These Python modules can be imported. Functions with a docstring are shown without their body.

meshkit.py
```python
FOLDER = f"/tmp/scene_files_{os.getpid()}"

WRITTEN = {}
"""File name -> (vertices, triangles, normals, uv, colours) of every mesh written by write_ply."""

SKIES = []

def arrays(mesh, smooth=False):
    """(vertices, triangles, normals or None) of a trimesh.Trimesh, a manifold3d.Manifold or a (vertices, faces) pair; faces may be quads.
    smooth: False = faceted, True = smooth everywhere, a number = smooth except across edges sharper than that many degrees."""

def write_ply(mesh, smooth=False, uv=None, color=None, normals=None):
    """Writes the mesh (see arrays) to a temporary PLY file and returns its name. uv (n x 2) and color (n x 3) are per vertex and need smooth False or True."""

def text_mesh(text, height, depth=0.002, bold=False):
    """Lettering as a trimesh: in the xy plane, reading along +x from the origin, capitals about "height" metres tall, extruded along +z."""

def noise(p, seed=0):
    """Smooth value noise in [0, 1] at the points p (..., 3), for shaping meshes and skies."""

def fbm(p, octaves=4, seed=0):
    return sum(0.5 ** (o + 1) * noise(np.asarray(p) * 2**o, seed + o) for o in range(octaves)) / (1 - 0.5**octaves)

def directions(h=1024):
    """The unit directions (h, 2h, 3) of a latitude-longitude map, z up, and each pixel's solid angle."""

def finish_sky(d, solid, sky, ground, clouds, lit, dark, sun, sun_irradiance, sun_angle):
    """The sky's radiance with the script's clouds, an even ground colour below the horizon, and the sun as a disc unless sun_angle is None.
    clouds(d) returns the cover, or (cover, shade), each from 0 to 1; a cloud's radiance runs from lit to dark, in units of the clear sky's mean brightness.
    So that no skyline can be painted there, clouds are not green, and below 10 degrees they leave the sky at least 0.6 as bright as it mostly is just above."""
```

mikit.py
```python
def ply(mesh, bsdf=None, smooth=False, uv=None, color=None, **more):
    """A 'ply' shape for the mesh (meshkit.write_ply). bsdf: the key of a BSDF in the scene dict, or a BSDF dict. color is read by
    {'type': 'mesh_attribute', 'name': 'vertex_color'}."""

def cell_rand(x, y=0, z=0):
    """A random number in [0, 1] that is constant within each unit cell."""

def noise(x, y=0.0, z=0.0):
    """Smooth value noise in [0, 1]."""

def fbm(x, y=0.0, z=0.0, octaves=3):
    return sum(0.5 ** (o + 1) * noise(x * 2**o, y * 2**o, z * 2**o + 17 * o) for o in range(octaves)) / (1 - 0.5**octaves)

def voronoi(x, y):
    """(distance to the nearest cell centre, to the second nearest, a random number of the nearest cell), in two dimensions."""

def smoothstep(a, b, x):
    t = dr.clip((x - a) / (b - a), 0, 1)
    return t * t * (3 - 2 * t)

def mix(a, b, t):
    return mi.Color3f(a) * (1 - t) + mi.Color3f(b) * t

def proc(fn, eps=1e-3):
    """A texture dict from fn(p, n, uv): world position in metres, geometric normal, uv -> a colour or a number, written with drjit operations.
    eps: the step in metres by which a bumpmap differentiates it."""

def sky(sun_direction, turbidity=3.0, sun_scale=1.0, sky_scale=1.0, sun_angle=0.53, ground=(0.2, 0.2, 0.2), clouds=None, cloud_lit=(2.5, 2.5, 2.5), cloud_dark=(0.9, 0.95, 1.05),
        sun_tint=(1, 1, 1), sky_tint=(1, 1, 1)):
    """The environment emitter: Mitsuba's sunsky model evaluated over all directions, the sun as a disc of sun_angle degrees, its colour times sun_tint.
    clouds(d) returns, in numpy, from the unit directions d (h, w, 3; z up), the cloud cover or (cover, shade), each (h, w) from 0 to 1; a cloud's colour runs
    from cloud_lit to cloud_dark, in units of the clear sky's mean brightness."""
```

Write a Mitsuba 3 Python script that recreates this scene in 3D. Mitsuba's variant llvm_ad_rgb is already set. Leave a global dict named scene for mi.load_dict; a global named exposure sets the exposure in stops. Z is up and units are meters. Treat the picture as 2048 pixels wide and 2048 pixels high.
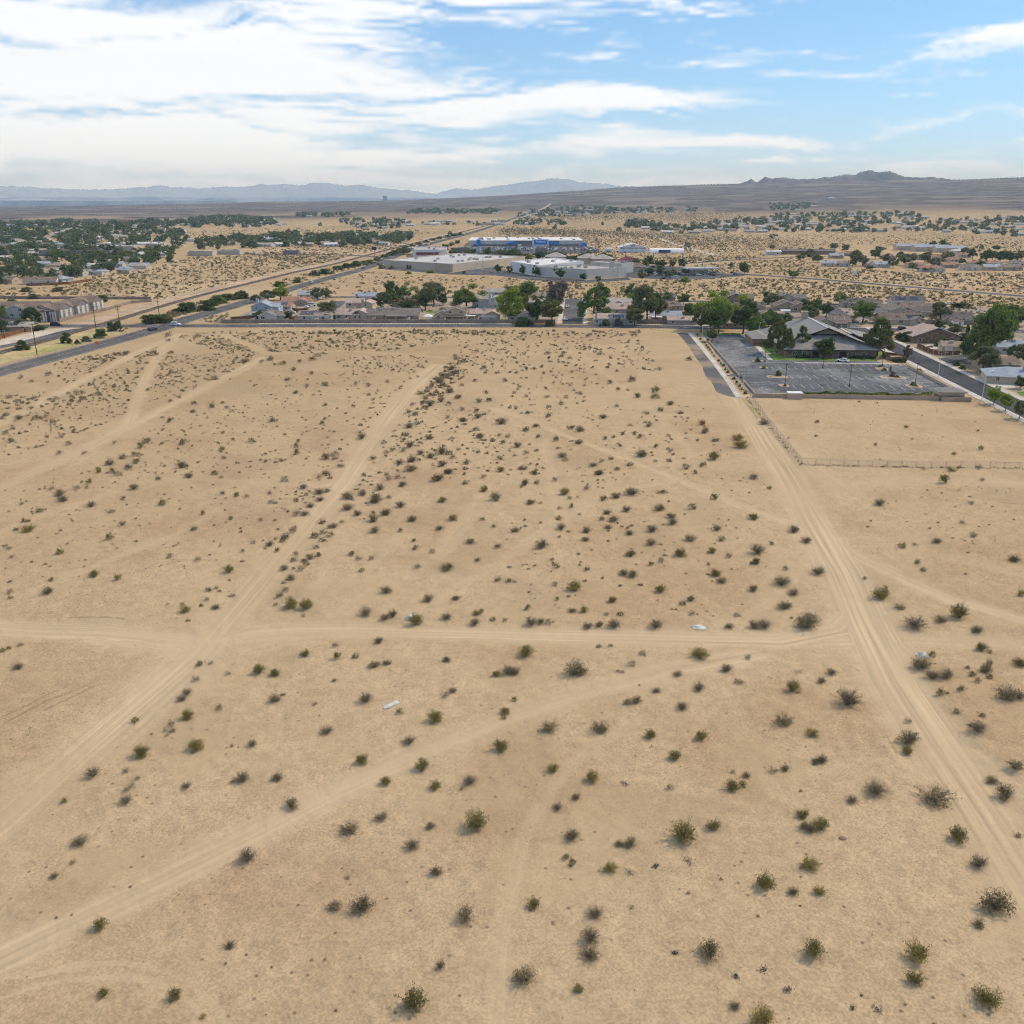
import math, random, re
import numpy as np
import drjit as dr
import mitsuba as mi
import mikit, meshkit
from mikit import noise, fbm, voronoi, cell_rand, smoothstep, mix, proc
T = mi.ScalarTransform4f
scene, labels = {}, {}
CAM_Z = 61.0

# ------------------------------------------------------------------ camera, sky, exposure
scene['camera'] = {'type': 'perspective', 'fov': 58.63, 'fov_axis': 'x', 'near_clip': 1.0, 'far_clip': 60000.0,
                   'to_world': T().look_at(origin=[0, 0, CAM_Z], target=[0, math.cos(0.33452), CAM_Z - math.sin(0.33452)], up=[0, 0, 1]),
                   'medium': {'type': 'ref', 'id': 'air'}}


def clouds(d):
    az = np.degrees(np.arctan2(d[..., 0], d[..., 1]))
    el = np.degrees(np.arcsin(np.clip(d[..., 2], -1, 1)))
    ele = el / (1 + np.maximum(el - 12, 0) / 30)
    P = lambda sx, sy, o: np.stack([az * sx + o, ele * sy, az * 0 + o], -1)
    wx = meshkit.fbm(P(.10, .5, 3.1), 4, 5) - .5
    wy = meshkit.fbm(P(.07, .35, 9.7), 4, 6) - .5
    Q = lambda sx, sy, o, k: np.stack([(az + 8 * wx * k) * sx + o, (ele + 2.4 * wy * k + az * 0.012) * sy, az * 0 + o], -1)
    big = meshkit.fbm(Q(.045, .42, 1.0, 1.3), 5, 1)
    fib = meshkit.fbm(Q(.13, 1.9, 4.0, 1.8), 5, 2)
    fine = meshkit.fbm(Q(.45, 5.0, 7.0, 2.4), 4, 3)
    side = np.clip((4 - az) / 30, -1, 1)
    side = np.where(np.abs(az) > 60, side * np.clip(1.6 - np.abs(az) / 100, .2, 1), side)
    # the bank of cirrus to the left, a thin veil low over the horizon, long streaks elsewhere
    bias = .13 * side + .01
    for a0, e0, sa, se, k in ((-22, 7.6, 14, 3.0, .40), (-10, 6.6, 9, 1.3, .17), (-15, 2.6, 15, 1.1, .26), (-3, 4.4, 6, .9, .16), (9, 5.2, 9, .50, .34), (2, 5.6, 5, .5, .18), (3, 10.3, 5, .6, .28),
                              (12, 6.9, 4, .28, .30), (27, 7.9, 6, .40, .34), (16, 6.3, 3, .5, .18), (28, 10.8, 6, .3, .18), (24, 8.9, 5, .9, -.14), (9, 3.1, 6, .4, .15), (-23, 4.1, 4, .45, -.26), (-13, 5.0, 4, .35, -.16), (-20, 5.4, 8, .8, .10), (-2, 8.2, 5, .8, -.12), (20, 8.8, 6, 1.4, -.12), (-7, 9.8, 4, .5, .12)):
        bias = bias + k * np.exp(-((az - a0) / sa) ** 2 - ((ele - e0) / se) ** 2)
    v = .5 + 1.75 * (.34 * big + .42 * fib + .24 * fine - .5) + bias
    c = np.clip((v - .46) / .34, 0, 1)
    c = c * c * (3 - 2 * c)
    veil = .62 * np.exp(-np.maximum(el, 0) / 2.6) + .05
    cover = 1 - (1 - .96 * c) * (1 - veil)
    shade = np.clip((el - 2.5) / 4, 0, 1) * np.clip(.34 * (meshkit.fbm(Q(.06, .6, 12.0, 1.0), 4, 9) - .30), 0, 1) * np.clip(side + .5, 0, 1)
    return cover, shade


scene['sky'] = mikit.sky((0.72, 0.34, 0.80), turbidity=2.6, sun_scale=0.78, sun_angle=4.0, sky_scale=1.3, ground=(.30, .23, .16), clouds=clouds,
                         cloud_lit=(3.3, 3.35, 3.4), cloud_dark=(2.4, 2.5, 2.6), sky_tint=(.68, 1.01, 1.22), sun_tint=(1.0, .975, .94))
exposure = 1.47

scene['air'] = {'type': 'homogeneous', 'albedo': {'type': 'rgb', 'value': [.84, .95, 1.0]}, 'sigma_t': {'type': 'rgb', 'value': [3.7e-5, 4.8e-5, 6.3e-5]}}

# ------------------------------------------------------------------ helpers
random.seed(7)
RNG = np.random.default_rng(11)


def numbered(name):
    if name not in USED:
        USED[name] = 0
        return name
    USED[name] += 1
    return '%s_%03d' % (name, USED[name])


USED, PLACE = {}, {}


def lab(key, label=None, cat=None, group=None, kind=None):
    d = {}
    for k, v in (('label', label), ('category', cat), ('group', group), ('kind', kind)):
        if v:
            d[k] = v
    labels[key] = d
    return key


class MB:
    def __init__(s):
        s.v, s.f, s.n = [], [], 0

    def add(s, v, f):
        v = np.asarray(v, float).reshape(-1, 3)
        f = np.asarray(f, int)
        if f.ndim == 2 and f.shape[1] == 4:
            f = np.vstack([f[:, [0, 1, 2]], f[:, [0, 2, 3]]])
        s.v.append(v)
        s.f.append(f.reshape(-1, 3) + s.n)
        s.n += len(v)
        return s

    def box(s, c, d, rz=0.0):
        x, y, z = (t / 2 for t in d)
        v = np.array([[-x, -y, -z], [x, -y, -z], [x, y, -z], [-x, y, -z], [-x, -y, z], [x, -y, z], [x, y, z], [-x, y, z]])
        if rz:
            v = rot(v, rz)
        return s.add(v + np.array(c), [[0, 3, 2, 1], [4, 5, 6, 7], [0, 1, 5, 4], [1, 2, 6, 5], [2, 3, 7, 6], [3, 0, 4, 7]])

    def prism(s, poly, z0, z1):
        """a convex outline (counter-clockwise) pulled up from z0 to z1"""
        n = len(poly)
        v = [(x, y, z0) for x, y in poly] + [(x, y, z1) for x, y in poly]
        f = [[0, i + 1, i] for i in range(1, n - 1)] + [[n, n + i, n + i + 1] for i in range(1, n - 1)]
        for i in range(n):
            j = (i + 1) % n
            f += [[i, j, n + j], [i, n + j, n + i]]
        return s.add(v, f)

    def section(s, prof, a0, a1, axis):
        """a convex cross-section of (across, z) points, counter-clockwise, drawn out along x or y"""
        n = len(prof)
        if axis == 'x':
            v = [(a0, p, z) for p, z in prof] + [(a1, p, z) for p, z in prof]
        else:
            v = [(p, a1, z) for p, z in prof] + [(p, a0, z) for p, z in prof]
        f = [[0, i + 1, i] for i in range(1, n - 1)] + [[n, n + i, n + i + 1] for i in range(1, n - 1)]
        for i in range(n):
            j = (i + 1) % n
            f += [[i, j, n + j], [i, n + j, n + i]]
        return s.add(v, f)

    def tube(s, p, q, r0, r1=None, n=6, cap=True):
        p, q = np.array(p, float), np.array(q, float)
        r1 = r0 if r1 is None else r1
        t = q - p
        t = t / (np.linalg.norm(t) + 1e-9)
        a = np.cross(t, [0, 0, 1] if abs(t[2]) < .9 else [1, 0, 0])
        a /= np.linalg.norm(a)
        b = np.cross(t, a)
        g = np.arange(n) * 2 * math.pi / n
        ring = np.cos(g)[:, None] * a + np.sin(g)[:, None] * b
        v = np.vstack([p + r0 * ring, q + r1 * ring])
        i = np.arange(n)
        j = (i + 1) % n
        f = [np.stack([i, j, j + n], 1), np.stack([i, j + n, i + n], 1)]
        if cap:
            k = np.arange(1, n - 1)
            f += [np.stack([k * 0 + n, n + k, n + k + 1], 1), np.stack([k * 0, k + 1, k], 1)]
        return s.add(v, np.vstack(f))

    def get(s):
        return np.vstack(s.v), np.vstack(s.f)


def rot(v, a):
    c, s = math.cos(a), math.sin(a)
    v = np.asarray(v, float)
    return np.stack([v[:, 0] * c - v[:, 1] * s, v[:, 0] * s + v[:, 1] * c, v[:, 2]], 1)


def put(name, mb, bsdf, at=None, parent=None, smooth=False, num=True):
    key = (parent + '__' if parent else '') + name
    key = numbered(key) if num else key
    v, f = mb.get() if isinstance(mb, MB) else mb
    if at is not None:
        v = rot(v, at[3]) + np.array(at[:3])
    scene[key] = mikit.ply((v, f), bsdf, smooth)
    return key


def M4(x, y, z, a, sx, sz=None, sy=None):
    return T().translate([x, y, z]).rotate([0, 0, 1], math.degrees(a)).scale([sx, sy or sx, sz or sx])


GR = -math.radians(4.0)                     # the street grid: turned four degrees clockwise
E1 = np.array([math.cos(GR), math.sin(GR)])  # along the cross streets (to the right)
E2 = np.array([-math.sin(GR), math.cos(GR)])  # along the streets that lead away

# ------------------------------------------------------------------ terrain
AZ = [-43.37, -27.94, -17.91, -14.85, -7.61, -3.67, 0.0, 4.24, 6.68, 11.02, 15.24, 19.29, 23.16, 25.62, 27.94, 39.22]
ZC = [-14.3, -10.9, 6.2, 16.5, 23.3, 40.5, 62.7, 95.2, 115.8, 132.9, 146.6, 156.9, 160.3, 167.1, 174.0, 170.6]
TRACKS = [  # (points, half width, how much paler, two wheel lines)
    ([(-53.2, 75.1), (-52.3, 77.5), (-49.6, 89.6), (-46.1, 105.0), (-44.0, 114.5), (-42.9, 127.3), (-40.2, 159.2), (-37.7, 195.8), (-35.4, 264.3), (-31.8, 317.8), (-28.3, 344.1)], 3.2, .85, 1),
    ([(-81.8, 124.0), (-71.3, 122.3), (-60.0, 121.6), (-43.3, 118.2), (-37.9, 120.9), (-31.9, 121.9), (-20.9, 121.9), (2.6, 120.7), (25.8, 119.7), (38.8, 119.0), (48.5, 122.8), (54.9, 131.2)], 2.7, .95, 1),
    ([(48.0, 119.0), (56.8, 119.7), (78.0, 117.5)], 2.7, .8, 1),
    ([(72.4, 288.3), (68.6, 251.1), (63.6, 204.1), (59.5, 169.5), (56.6, 144.0), (53.3, 124.6), (50.7, 106.4), (49.7, 92.8), (49.1, 80.0), (48.2, 67.1)], 4.2, 1.0, 1),
    ([(-45.3, 59.3), (-43.6, 60.9), (-35.2, 68.3), (-26.1, 76.5), (-18.7, 83.5), (-10.2, 90.6), (-0.4, 98.6), (10.7, 105.0), (22.0, 110.4), (33.8, 114.3)], 2.2, .85, 1),
    ([(-5.8, 271.4), (5.2, 256.2), (12.1, 241.9), (24.5, 221.8), (38.7, 196.6), (47.7, 179.2), (55.3, 167.3), (59.8, 159.2)], 1.3, .7, 1),
    ([(60.2, 163.5), (61.9, 151.3), (65.8, 142.2), (70.5, 132.8), (79.2, 124.0)], 2.0, .8, 1),
    ([(-114.7, 184.4), (-113.0, 191.9), (-109.9, 215.5), (-107.0, 251.1), (-103.8, 290.8), (-99.5, 344.1), (-99.1, 361.9)], 2.4, .65, 1),
    ([(-107.0, 249.2), (-116.6, 278.9), (-128.6, 317.8), (-142.8, 368.3), (-153.2, 417.7)], 2.0, .7, 1),
    ([(-143.7, 239.0), (-145.5, 271.4), (-150.0, 317.8), (-153.9, 381.6), (-154.3, 427.7)], 2.2, .7, 1),
    ([(-159.2, 427.7), (-133.5, 424.3), (-109.3, 388.6), (-99.2, 370.9)], 2.2, .4, 0),
    ([(8.9, 233.4), (9.2, 206.3), (9.8, 186.3), (10.7, 169.5)], 1.3, .5, 1),
    ([(-26.6, 127.3), (-22.8, 135.2), (-12.9, 151.3), (-8.2, 174.2), (-4.2, 191.9)], 1.6, .45, 1),
    ([(-1.2, 50.9), (-0.9, 60.9), (-0.1, 68.5), (1.8, 77.5), (5.6, 86.5), (8.8, 90.6), (15.6, 98.0)], .75, .5, 0),
    ([(51.7, 96.0), (53.0, 90.6), (53.9, 86.3), (56.0, 81.4)], 1.5, .7, 1),
    ([(-99.2, 370.9), (-71.6, 378.9), (-44.3, 370.9), (-26.4, 360.7)], 1.6, .35, 1),
    ([(-97.9, 163.5), (-92.3, 177.5), (-81.3, 197.8), (-65.5, 197.4), (-47.9, 193.8), (-38.3, 192.7)], 1.2, .4, 1),
    ([(-78.5, 133.2), (-71.5, 148.8), (-64.0, 162.0), (-60.6, 177.5)], 1.2, .35, 0),
    ([(85.8, 271.4), (85.7, 295.0), (83.3, 313.0), (84.0, 344.1), (88.6, 388.6), (95.2, 436.4)], 3.0, .5, 0),
    ([(70.1, 193.8), (88.3, 197.8), (117.3, 193.8)], 3.0, .5, 0),
    ([(64.3, 163.5), (75.3, 153.8), (89.5, 142.9)], 2.5, .35, 1),
    ([(51.4, 117.7), (50.6, 101.1), (49.3, 90.6), (46.7, 80.9), (44.2, 69.9), (41.2, 60.9)], 1.0, .3, 1),
    ([(-45.5, 64.5), (-49.1, 77.5), (-51.0, 88.5), (-49.4, 96.2), (-44.5, 106.4)], 1.2, .3, 1),
    ([(109.5, 869.6), (108.7, 508.6), (107.8, 411.2)], 1.0, 0, 0),
    ([(-44.5, 58.6), (-42.4, 58.8), (-39.7, 58.9), (-36.4, 60.1), (-33.1, 60.2), (-29.5, 59.5), (-26.9, 58.3), (-24.1, 56.2), (-22.1, 54.0)], .25, .6, 0),
    ([(-41.3, 56.6), (-39.2, 57.8), (-36.8, 58.5), (-34.2, 58.7), (-30.8, 58.5), (-28.9, 57.9), (-26.7, 56.8), (-24.8, 55.2)], .25, .5, 0),
]
RUTS = [  # thin dark wheel marks; the shade in the ruts is painted into the colour
    [(-63.7, 97.1), (-63.2, 97.9), (-61.3, 100.8), (-59.4, 104.4), (-56.9, 107.5), (-55.1, 109.8)], [(-62.8, 95.3), (-61.6, 97.6), (-59.3, 101.7), (-57.3, 104.0), (-56.0, 105.7)], [(-58.4, 99.5), (-56.2, 103.1), (-54.8, 105.7)],
    [(94.6, 199.2), (95.2, 193.3), (98.1, 187.2), (103.5, 183.6), (108.6, 182.0)], [(94.2, 195.1), (94.9, 190.7), (97.4, 185.6), (102.8, 182.2), (107.7, 180.5)],
    [(62.8, 155.3), (65.0, 149.0), (66.5, 144.2)], [(42.6, 115.5), (44.8, 113.0), (47.2, 110.3)], [(-67.4, 126.2), (-61.9, 126.1), (-58.9, 125.5)], [(-85.9, 168.9), (-82.6, 172.0), (-78.1, 174.8), (-72.1, 176.1)],
    [(45.4, 102.7), (45.4, 98.0), (44.7, 93.9), (44.4, 90.6)],
]
TRACKS += [
    ([(-46.1, 105.0), (-44.4, 114.5), (-41.4, 119.3), (-34.8, 120.9)], 5.5, .75, 0), ([(-43.4, 129.2), (-38.7, 123.7), (-31.8, 121.4)], 4.5, .7, 0), ([(-60.0, 121.6), (-48.5, 117.7), (-43.6, 114.5)], 4.0, .7, 0), ([(45.8, 119.3), (52.6, 121.0), (53.8, 116.1)], 5.0, .6, 0), ([(-55.1, 82.7), (-51.0, 88.5), (-48.1, 101.1), (-44.1, 113.7)], 4.0, .55, 1),
    ([(-49.1, 67.8), (-47.9, 75.1), (-46.8, 84.6), (-44.6, 93.9), (-42.7, 105.0)], 1.6, .4, 1), ([(72.1, 285.1), (72.3, 251.1), (71.1, 208.5), (72.8, 188.1)], 3.5, .55, 1), ([(-32.3, 123.7), (-31.4, 139.5), (-32.3, 159.2), (-33.4, 177.5)], 1.6, .35, 1), ([(-33.1, 127.3), (-25.0, 144.0), (-20.7, 162.0)], 1.4, .3, 1), ([(-20.9, 121.9), (-5.9, 141.7), (8.8, 169.5), (21.1, 188.1), (39.0, 197.8)], 1.3, .4, 1),
    ([(59.2, 148.8), (57.1, 133.2), (53.9, 120.2)], 2.0, .4, 1), ([(45.1, 217.9), (42.9, 264.3), (35.6, 313.0), (28.6, 368.3)], 1.2, .3, 1), ([(43.3, 118.5), (48.8, 110.7), (52.5, 102.4)], 1.3, .35, 1), ([(-19.3, 344.1), (5.9, 295.0), (39.5, 286.7), (59.9, 278.9)], 1.2, .3, 0), ([(-43.7, 77.5), (-32.3, 82.7), (-22.9, 92.8), (-13.5, 98.6)], .9, .25, 1), ([(47.8, 141.7), (38.3, 129.2), (30.5, 123.7), (21.4, 121.0)], 1.1, .3, 1),
]
TRACKS = [t for t in TRACKS if t[2] > 0]


def poly_dist(x, y, pts):
    """distance of the points to a polyline, in numpy"""
    best = np.full(np.shape(x), 1e9)
    for (ax, ay), (bx, by) in zip(pts, pts[1:]):
        ux, uy = bx - ax, by - ay
        t = np.clip(((x - ax) * ux + (y - ay) * uy) / (ux * ux + uy * uy + 1e-9), 0, 1)
        best = np.minimum(best, np.hypot(x - ax - t * ux, y - ay - t * uy))
    return best


def ss(a, b, x):
    t = np.clip((x - a) / (b - a), 0, 1)
    return t * t * (3 - 2 * t)


def terr(x, y):
    r = np.hypot(x, y)
    a = np.degrees(np.arctan2(x, y))
    t = np.clip((r - 1500) / 5500, 0, 1)
    return np.interp(a, AZ, ZC) * t ** 1.8


def ground_z(x, y):
    x, y = np.asarray(x, float), np.asarray(y, float)
    r = np.hypot(x, y)
    z = terr(x, y)
    a = np.degrees(np.arctan2(x, y))
    z = np.where(r > 7000, z - np.clip(r - 7000, 0, 6000) * .02, z)
    P = lambda s, o: np.stack([x * s, y * s, x * 0 + o], -1)
    m = (1 - ss(245, 300, y)) * (1 - ss(98, 122, x)) * ss(-190, -170, x + .0 * y)
    m = np.where((y < 245) | (x > -190), m, 0)
    if np.any(m > 0):
        rel = (meshkit.fbm(P(.022, 1.5), 3, 21) - .5) * 1.3 + (meshkit.fbm(P(.11, 4.5), 3, 22) - .5) * .42 + (meshkit.fbm(P(.6, 2.5), 2, 23) - .5) * .10
        lower = np.zeros_like(x)
        for pts, w, k, two in TRACKS[:15]:
            d = poly_dist(x, y, pts)
            lower = np.maximum(lower, (1 - ss(w * .7, w * 1.5, d)) * k)
        rel = rel * (1 - .6 * lower) - .14 * lower
        z = z + m * rel
    far = ss(4300, 6500, r) * ss(2, 14, a)
    z = z + far * (meshkit.fbm(P(.0016, .5), 4, 31) - .5) * 34
    return z


def gz(x, y):
    return float(ground_z(np.array([x]), np.array([y]))[0])


def tracks_at(x, y):
    """(paleness of the tracks, wheel-line streaks, dark ruts) at a point, with drjit"""
    pale, streak = mi.Float(0), mi.Float(0)
    j = (noise(x * .35, y * .35, 3.0) - .5) * 1.5 + (noise(x * 1.7, y * 1.7, 5.0) - .5) * .6
    for k, (pts, w, amount, two) in enumerate(TRACKS):
        best, q = mi.Float(1e9), mi.Float(0)
        for (ax, ay), (bx, by) in zip(pts, pts[1:]):
            ux, uy = bx - ax, by - ay
            L = math.hypot(ux, uy) + 1e-6
            t = dr.clip(((x - ax) * ux + (y - ay) * uy) / (L * L), 0, 1)
            dx, dy = x - ax - t * ux, y - ay - t * uy
            d2 = dx * dx + dy * dy
            near = d2 < best
            best = dr.select(near, d2, best)
            q = dr.select(near, (x - ax) * (uy / L) - (y - ay) * (ux / L), q)
        d = dr.sqrt(best)
        jj = j * min(1.0, w * .6)
        m = (1 - smoothstep(w * .30, w * 1.65, d + jj)) * amount * (.75 + .5 * noise(x * .07, y * .07, 2.0 + k))
        s = noise(q * 2.6 + 7.3 * k, x * .03, y * .03) - .5 + .6 * (noise(q * 5.0 + 3.1 * k, x * .02, y * .05) - .5)
        if two:
            s = s * 1.0 + .14 * (dr.exp(-dr.square((dr.abs(q) - .85) / .32)) - .35)
        streak = dr.select(m > pale, s * m, streak)
        pale = dr.maximum(pale, m)
    rut = mi.Float(0)
    for pts in RUTS:
        best = mi.Float(1e9)
        for (ax, ay), (bx, by) in zip(pts, pts[1:]):
            ux, uy = bx - ax, by - ay
            t = dr.clip(((x - ax) * ux + (y - ay) * uy) / (ux * ux + uy * uy + 1e-6), 0, 1)
            best = dr.minimum(best, dr.square(x - ax - t * ux) + dr.square(y - ay - t * uy))
        rut = dr.maximum(rut, 1 - smoothstep(.08, .30, dr.sqrt(best) + (noise(x * 2.1, y * 2.1, 9.0) - .5) * .3))
    return pale, streak, rut * smoothstep(.25, .6, noise(x * .22, y * .22, 8.0))


def ground_color(p, n, uv):
    x, y = p.x, p.y
    r = dr.sqrt(x * x + y * y)
    near = 1 - smoothstep(150, 420, r)
    big = fbm(x * .009, y * .009, 2.0, 3)
    mid = fbm(x * .06 + 40, y * .06, 5.0, 4)
    sm = fbm(x * .9, y * .9, 7.0, 3)
    grit = noise(x * 6.0, y * 6.0, 1.0)
    c = mix((.415, .312, .186), (.492, .377, .233), smoothstep(.3, .7, big))
    c = mix(c, (.415, .292, .170), smoothstep(.46, .72, mid) * .6)
    c = mix(c, (.490, .375, .235), smoothstep(.56, .75, fbm(x * .035, y * .05, 12.0, 3)) * .45)
    # a redder patch of bare earth left of the middle
    red = dr.exp(-dr.square((x + 42) / 30) - dr.square((y - 205) / 40)) + .8 * dr.exp(-dr.square((x + 22) / 14) - dr.square((y - 75) / 9))
    c = mix(c, (.40, .275, .185), dr.minimum(red, 1) * smoothstep(.35, .6, mid) * .6)
    # clods and litter, finer than the built pebbles
    c = c * (1 + (sm - .5) * .30 * (.4 + .6 * near) + (grit - .5) * .34 * near)
    v1, v2, vr = voronoi(x * 2.1, y * 2.1)
    dens = smoothstep(.40, .66, fbm(x * .12, y * .12, 17.0, 3))
    spot = (1 - smoothstep(.04, .12, v1)) * dr.select(vr > .62 - .35 * dens, 1.0, 0.0) * near
    c = mix(c, (.20, .145, .095), spot * .75)
    c = mix(c, (.385, .295, .182), smoothstep(.52, .78, fbm(x * .075 + 3, y * .075, 21.0, 4)) * .4)
    c = mix(c, (.485, .375, .222), smoothstep(.56, .78, fbm(x * .11 + 8, y * .11, 25.0, 3)) * .5)
    w1, w2, wr = voronoi(x * .55 + 9, y * .55)
    spot2 = (1 - smoothstep(.05, .13, w1)) * dr.select(wr > .70, 1.0, 0.0) * (1 - smoothstep(420, 700, r))
    c = mix(c, (.17, .125, .085), spot2 * dens * .8)
    pale, streak, rut = tracks_at(x, y)
    lit = mix((.515, .398, .248), (.565, .448, .292), noise(x * .05, y * .05, 4.0))
    c = mix(c, lit * (1 + streak * .30 * (.4 + 1.2 * noise(x * .11, y * .11, 31.0)) + (grit - .5) * .06 * near), dr.minimum(pale * 1.05, 1))
    c = mix(c, (.25, .165, .105), rut * .5)
    # far scrub: too fine to pick apart, and the dark desert plain under the hills
    a = dr.atan2(x, y)
    edge = 2450 + 900 * a + 700 * (fbm(x * .0011, y * .0011, 3.0, 3) - .5)
    scrub = smoothstep(edge - 250, edge + 450, r)
    bands = smoothstep(.50, .62, fbm(a * 7.0, r * .0013, 6.0, 3))
    tex = fbm(x * .016, y * .016, 8.0, 3)
    sc = mix((.105, .092, .090), (.170, .148, .136), smoothstep(.3, .7, tex))
    sc = mix(sc, (.26, .215, .17), smoothstep(.62, .70, noise(a * 26.0, r * .0045, 2.0)) * smoothstep(.45, .6, noise(a * 5.0, r * .0012, 7.0)) * .6)
    c = mix(c, sc, scrub * (1 - .5 * bands * (1 - smoothstep(2900, 3900, r))))
    f1, f2, fr = voronoi(x * .11, y * .11)
    dots = (1 - smoothstep(.18, .40, f1)) * smoothstep(1150, 1700, r) * (1 - scrub)
    c = mix(c, (.15, .125, .085), dots * .55)
    return c


def ground_bump(p, n, uv):
    x, y = p.x, p.y
    r = dr.sqrt(x * x + y * y)
    return (fbm(x * .8, y * .8, 2.0, 3) * .16 + noise(x * 3.5, y * 3.5, 4.0) * .05) * (1 - smoothstep(150, 500, r))


def flat(c, rough=.9, spec=.2):
    return {'type': 'principled', 'base_color': {'type': 'rgb', 'value': list(c)}, 'roughness': rough, 'specular': spec}


def two(b):
    return {'type': 'twosided', 'bsdf': b}


def varied(c, k=.18, s=1.0, rough=.9, c2=None, spec=.2):
    """a base colour with weathering on two scales"""
    c2 = c2 or tuple(t * (1 - 1.4 * k) for t in c)

    def fn(p, n, uv):
        g = fbm(p.x * .45 * s, p.y * .45 * s, p.z * .45 * s, 3)
        h = noise(p.x * 3.1 * s, p.y * 3.1 * s, p.z * 3.1 * s)
        return mix(c2, c, smoothstep(.25, .75, g)) * (1 + (h - .5) * k)
    return {'type': 'principled', 'base_color': proc(fn), 'roughness': rough, 'specular': spec}


def asphalt(c, dust, amount, crack=0.0):
    def fn(p, n, uv):
        x, y = p.x, p.y
        g = fbm(x * .09, y * .09, 3.0, 4)
        s = fbm(x * .5, y * .035, 5.0, 3)
        o = mix(c, tuple(t * 1.75 for t in c), smoothstep(.35, .7, g) * .7 + .3 * smoothstep(.5, .7, s))
        o = mix(o, dust, amount * smoothstep(.42, .75, fbm(x * .06 + 11, y * .06, 9.0, 4)))
        return o * (1 + (noise(x * 2.3, y * 2.3, 1.0) - .5) * .22)
    def worn(p, n, uv):
        x, y = p.x, p.y
        o = fn(p, n, uv)
        a1, a2, ar = voronoi(x * .16 + fbm(x * .3, y * .3, 2.0, 2) * .5, y * .16)
        o = mix(o, tuple(t * .45 for t in c), (1 - smoothstep(.015, .05, a2 - a1)) * .8 * crack)
        stain = smoothstep(.70, .82, noise(x * .55, y * .55, 13.0))
        return mix(o, tuple(t * .55 for t in c), stain * .6 * crack)
    return {'type': 'principled', 'base_color': proc(worn if crack else fn), 'roughness': .85, 'specular': .25}


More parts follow.
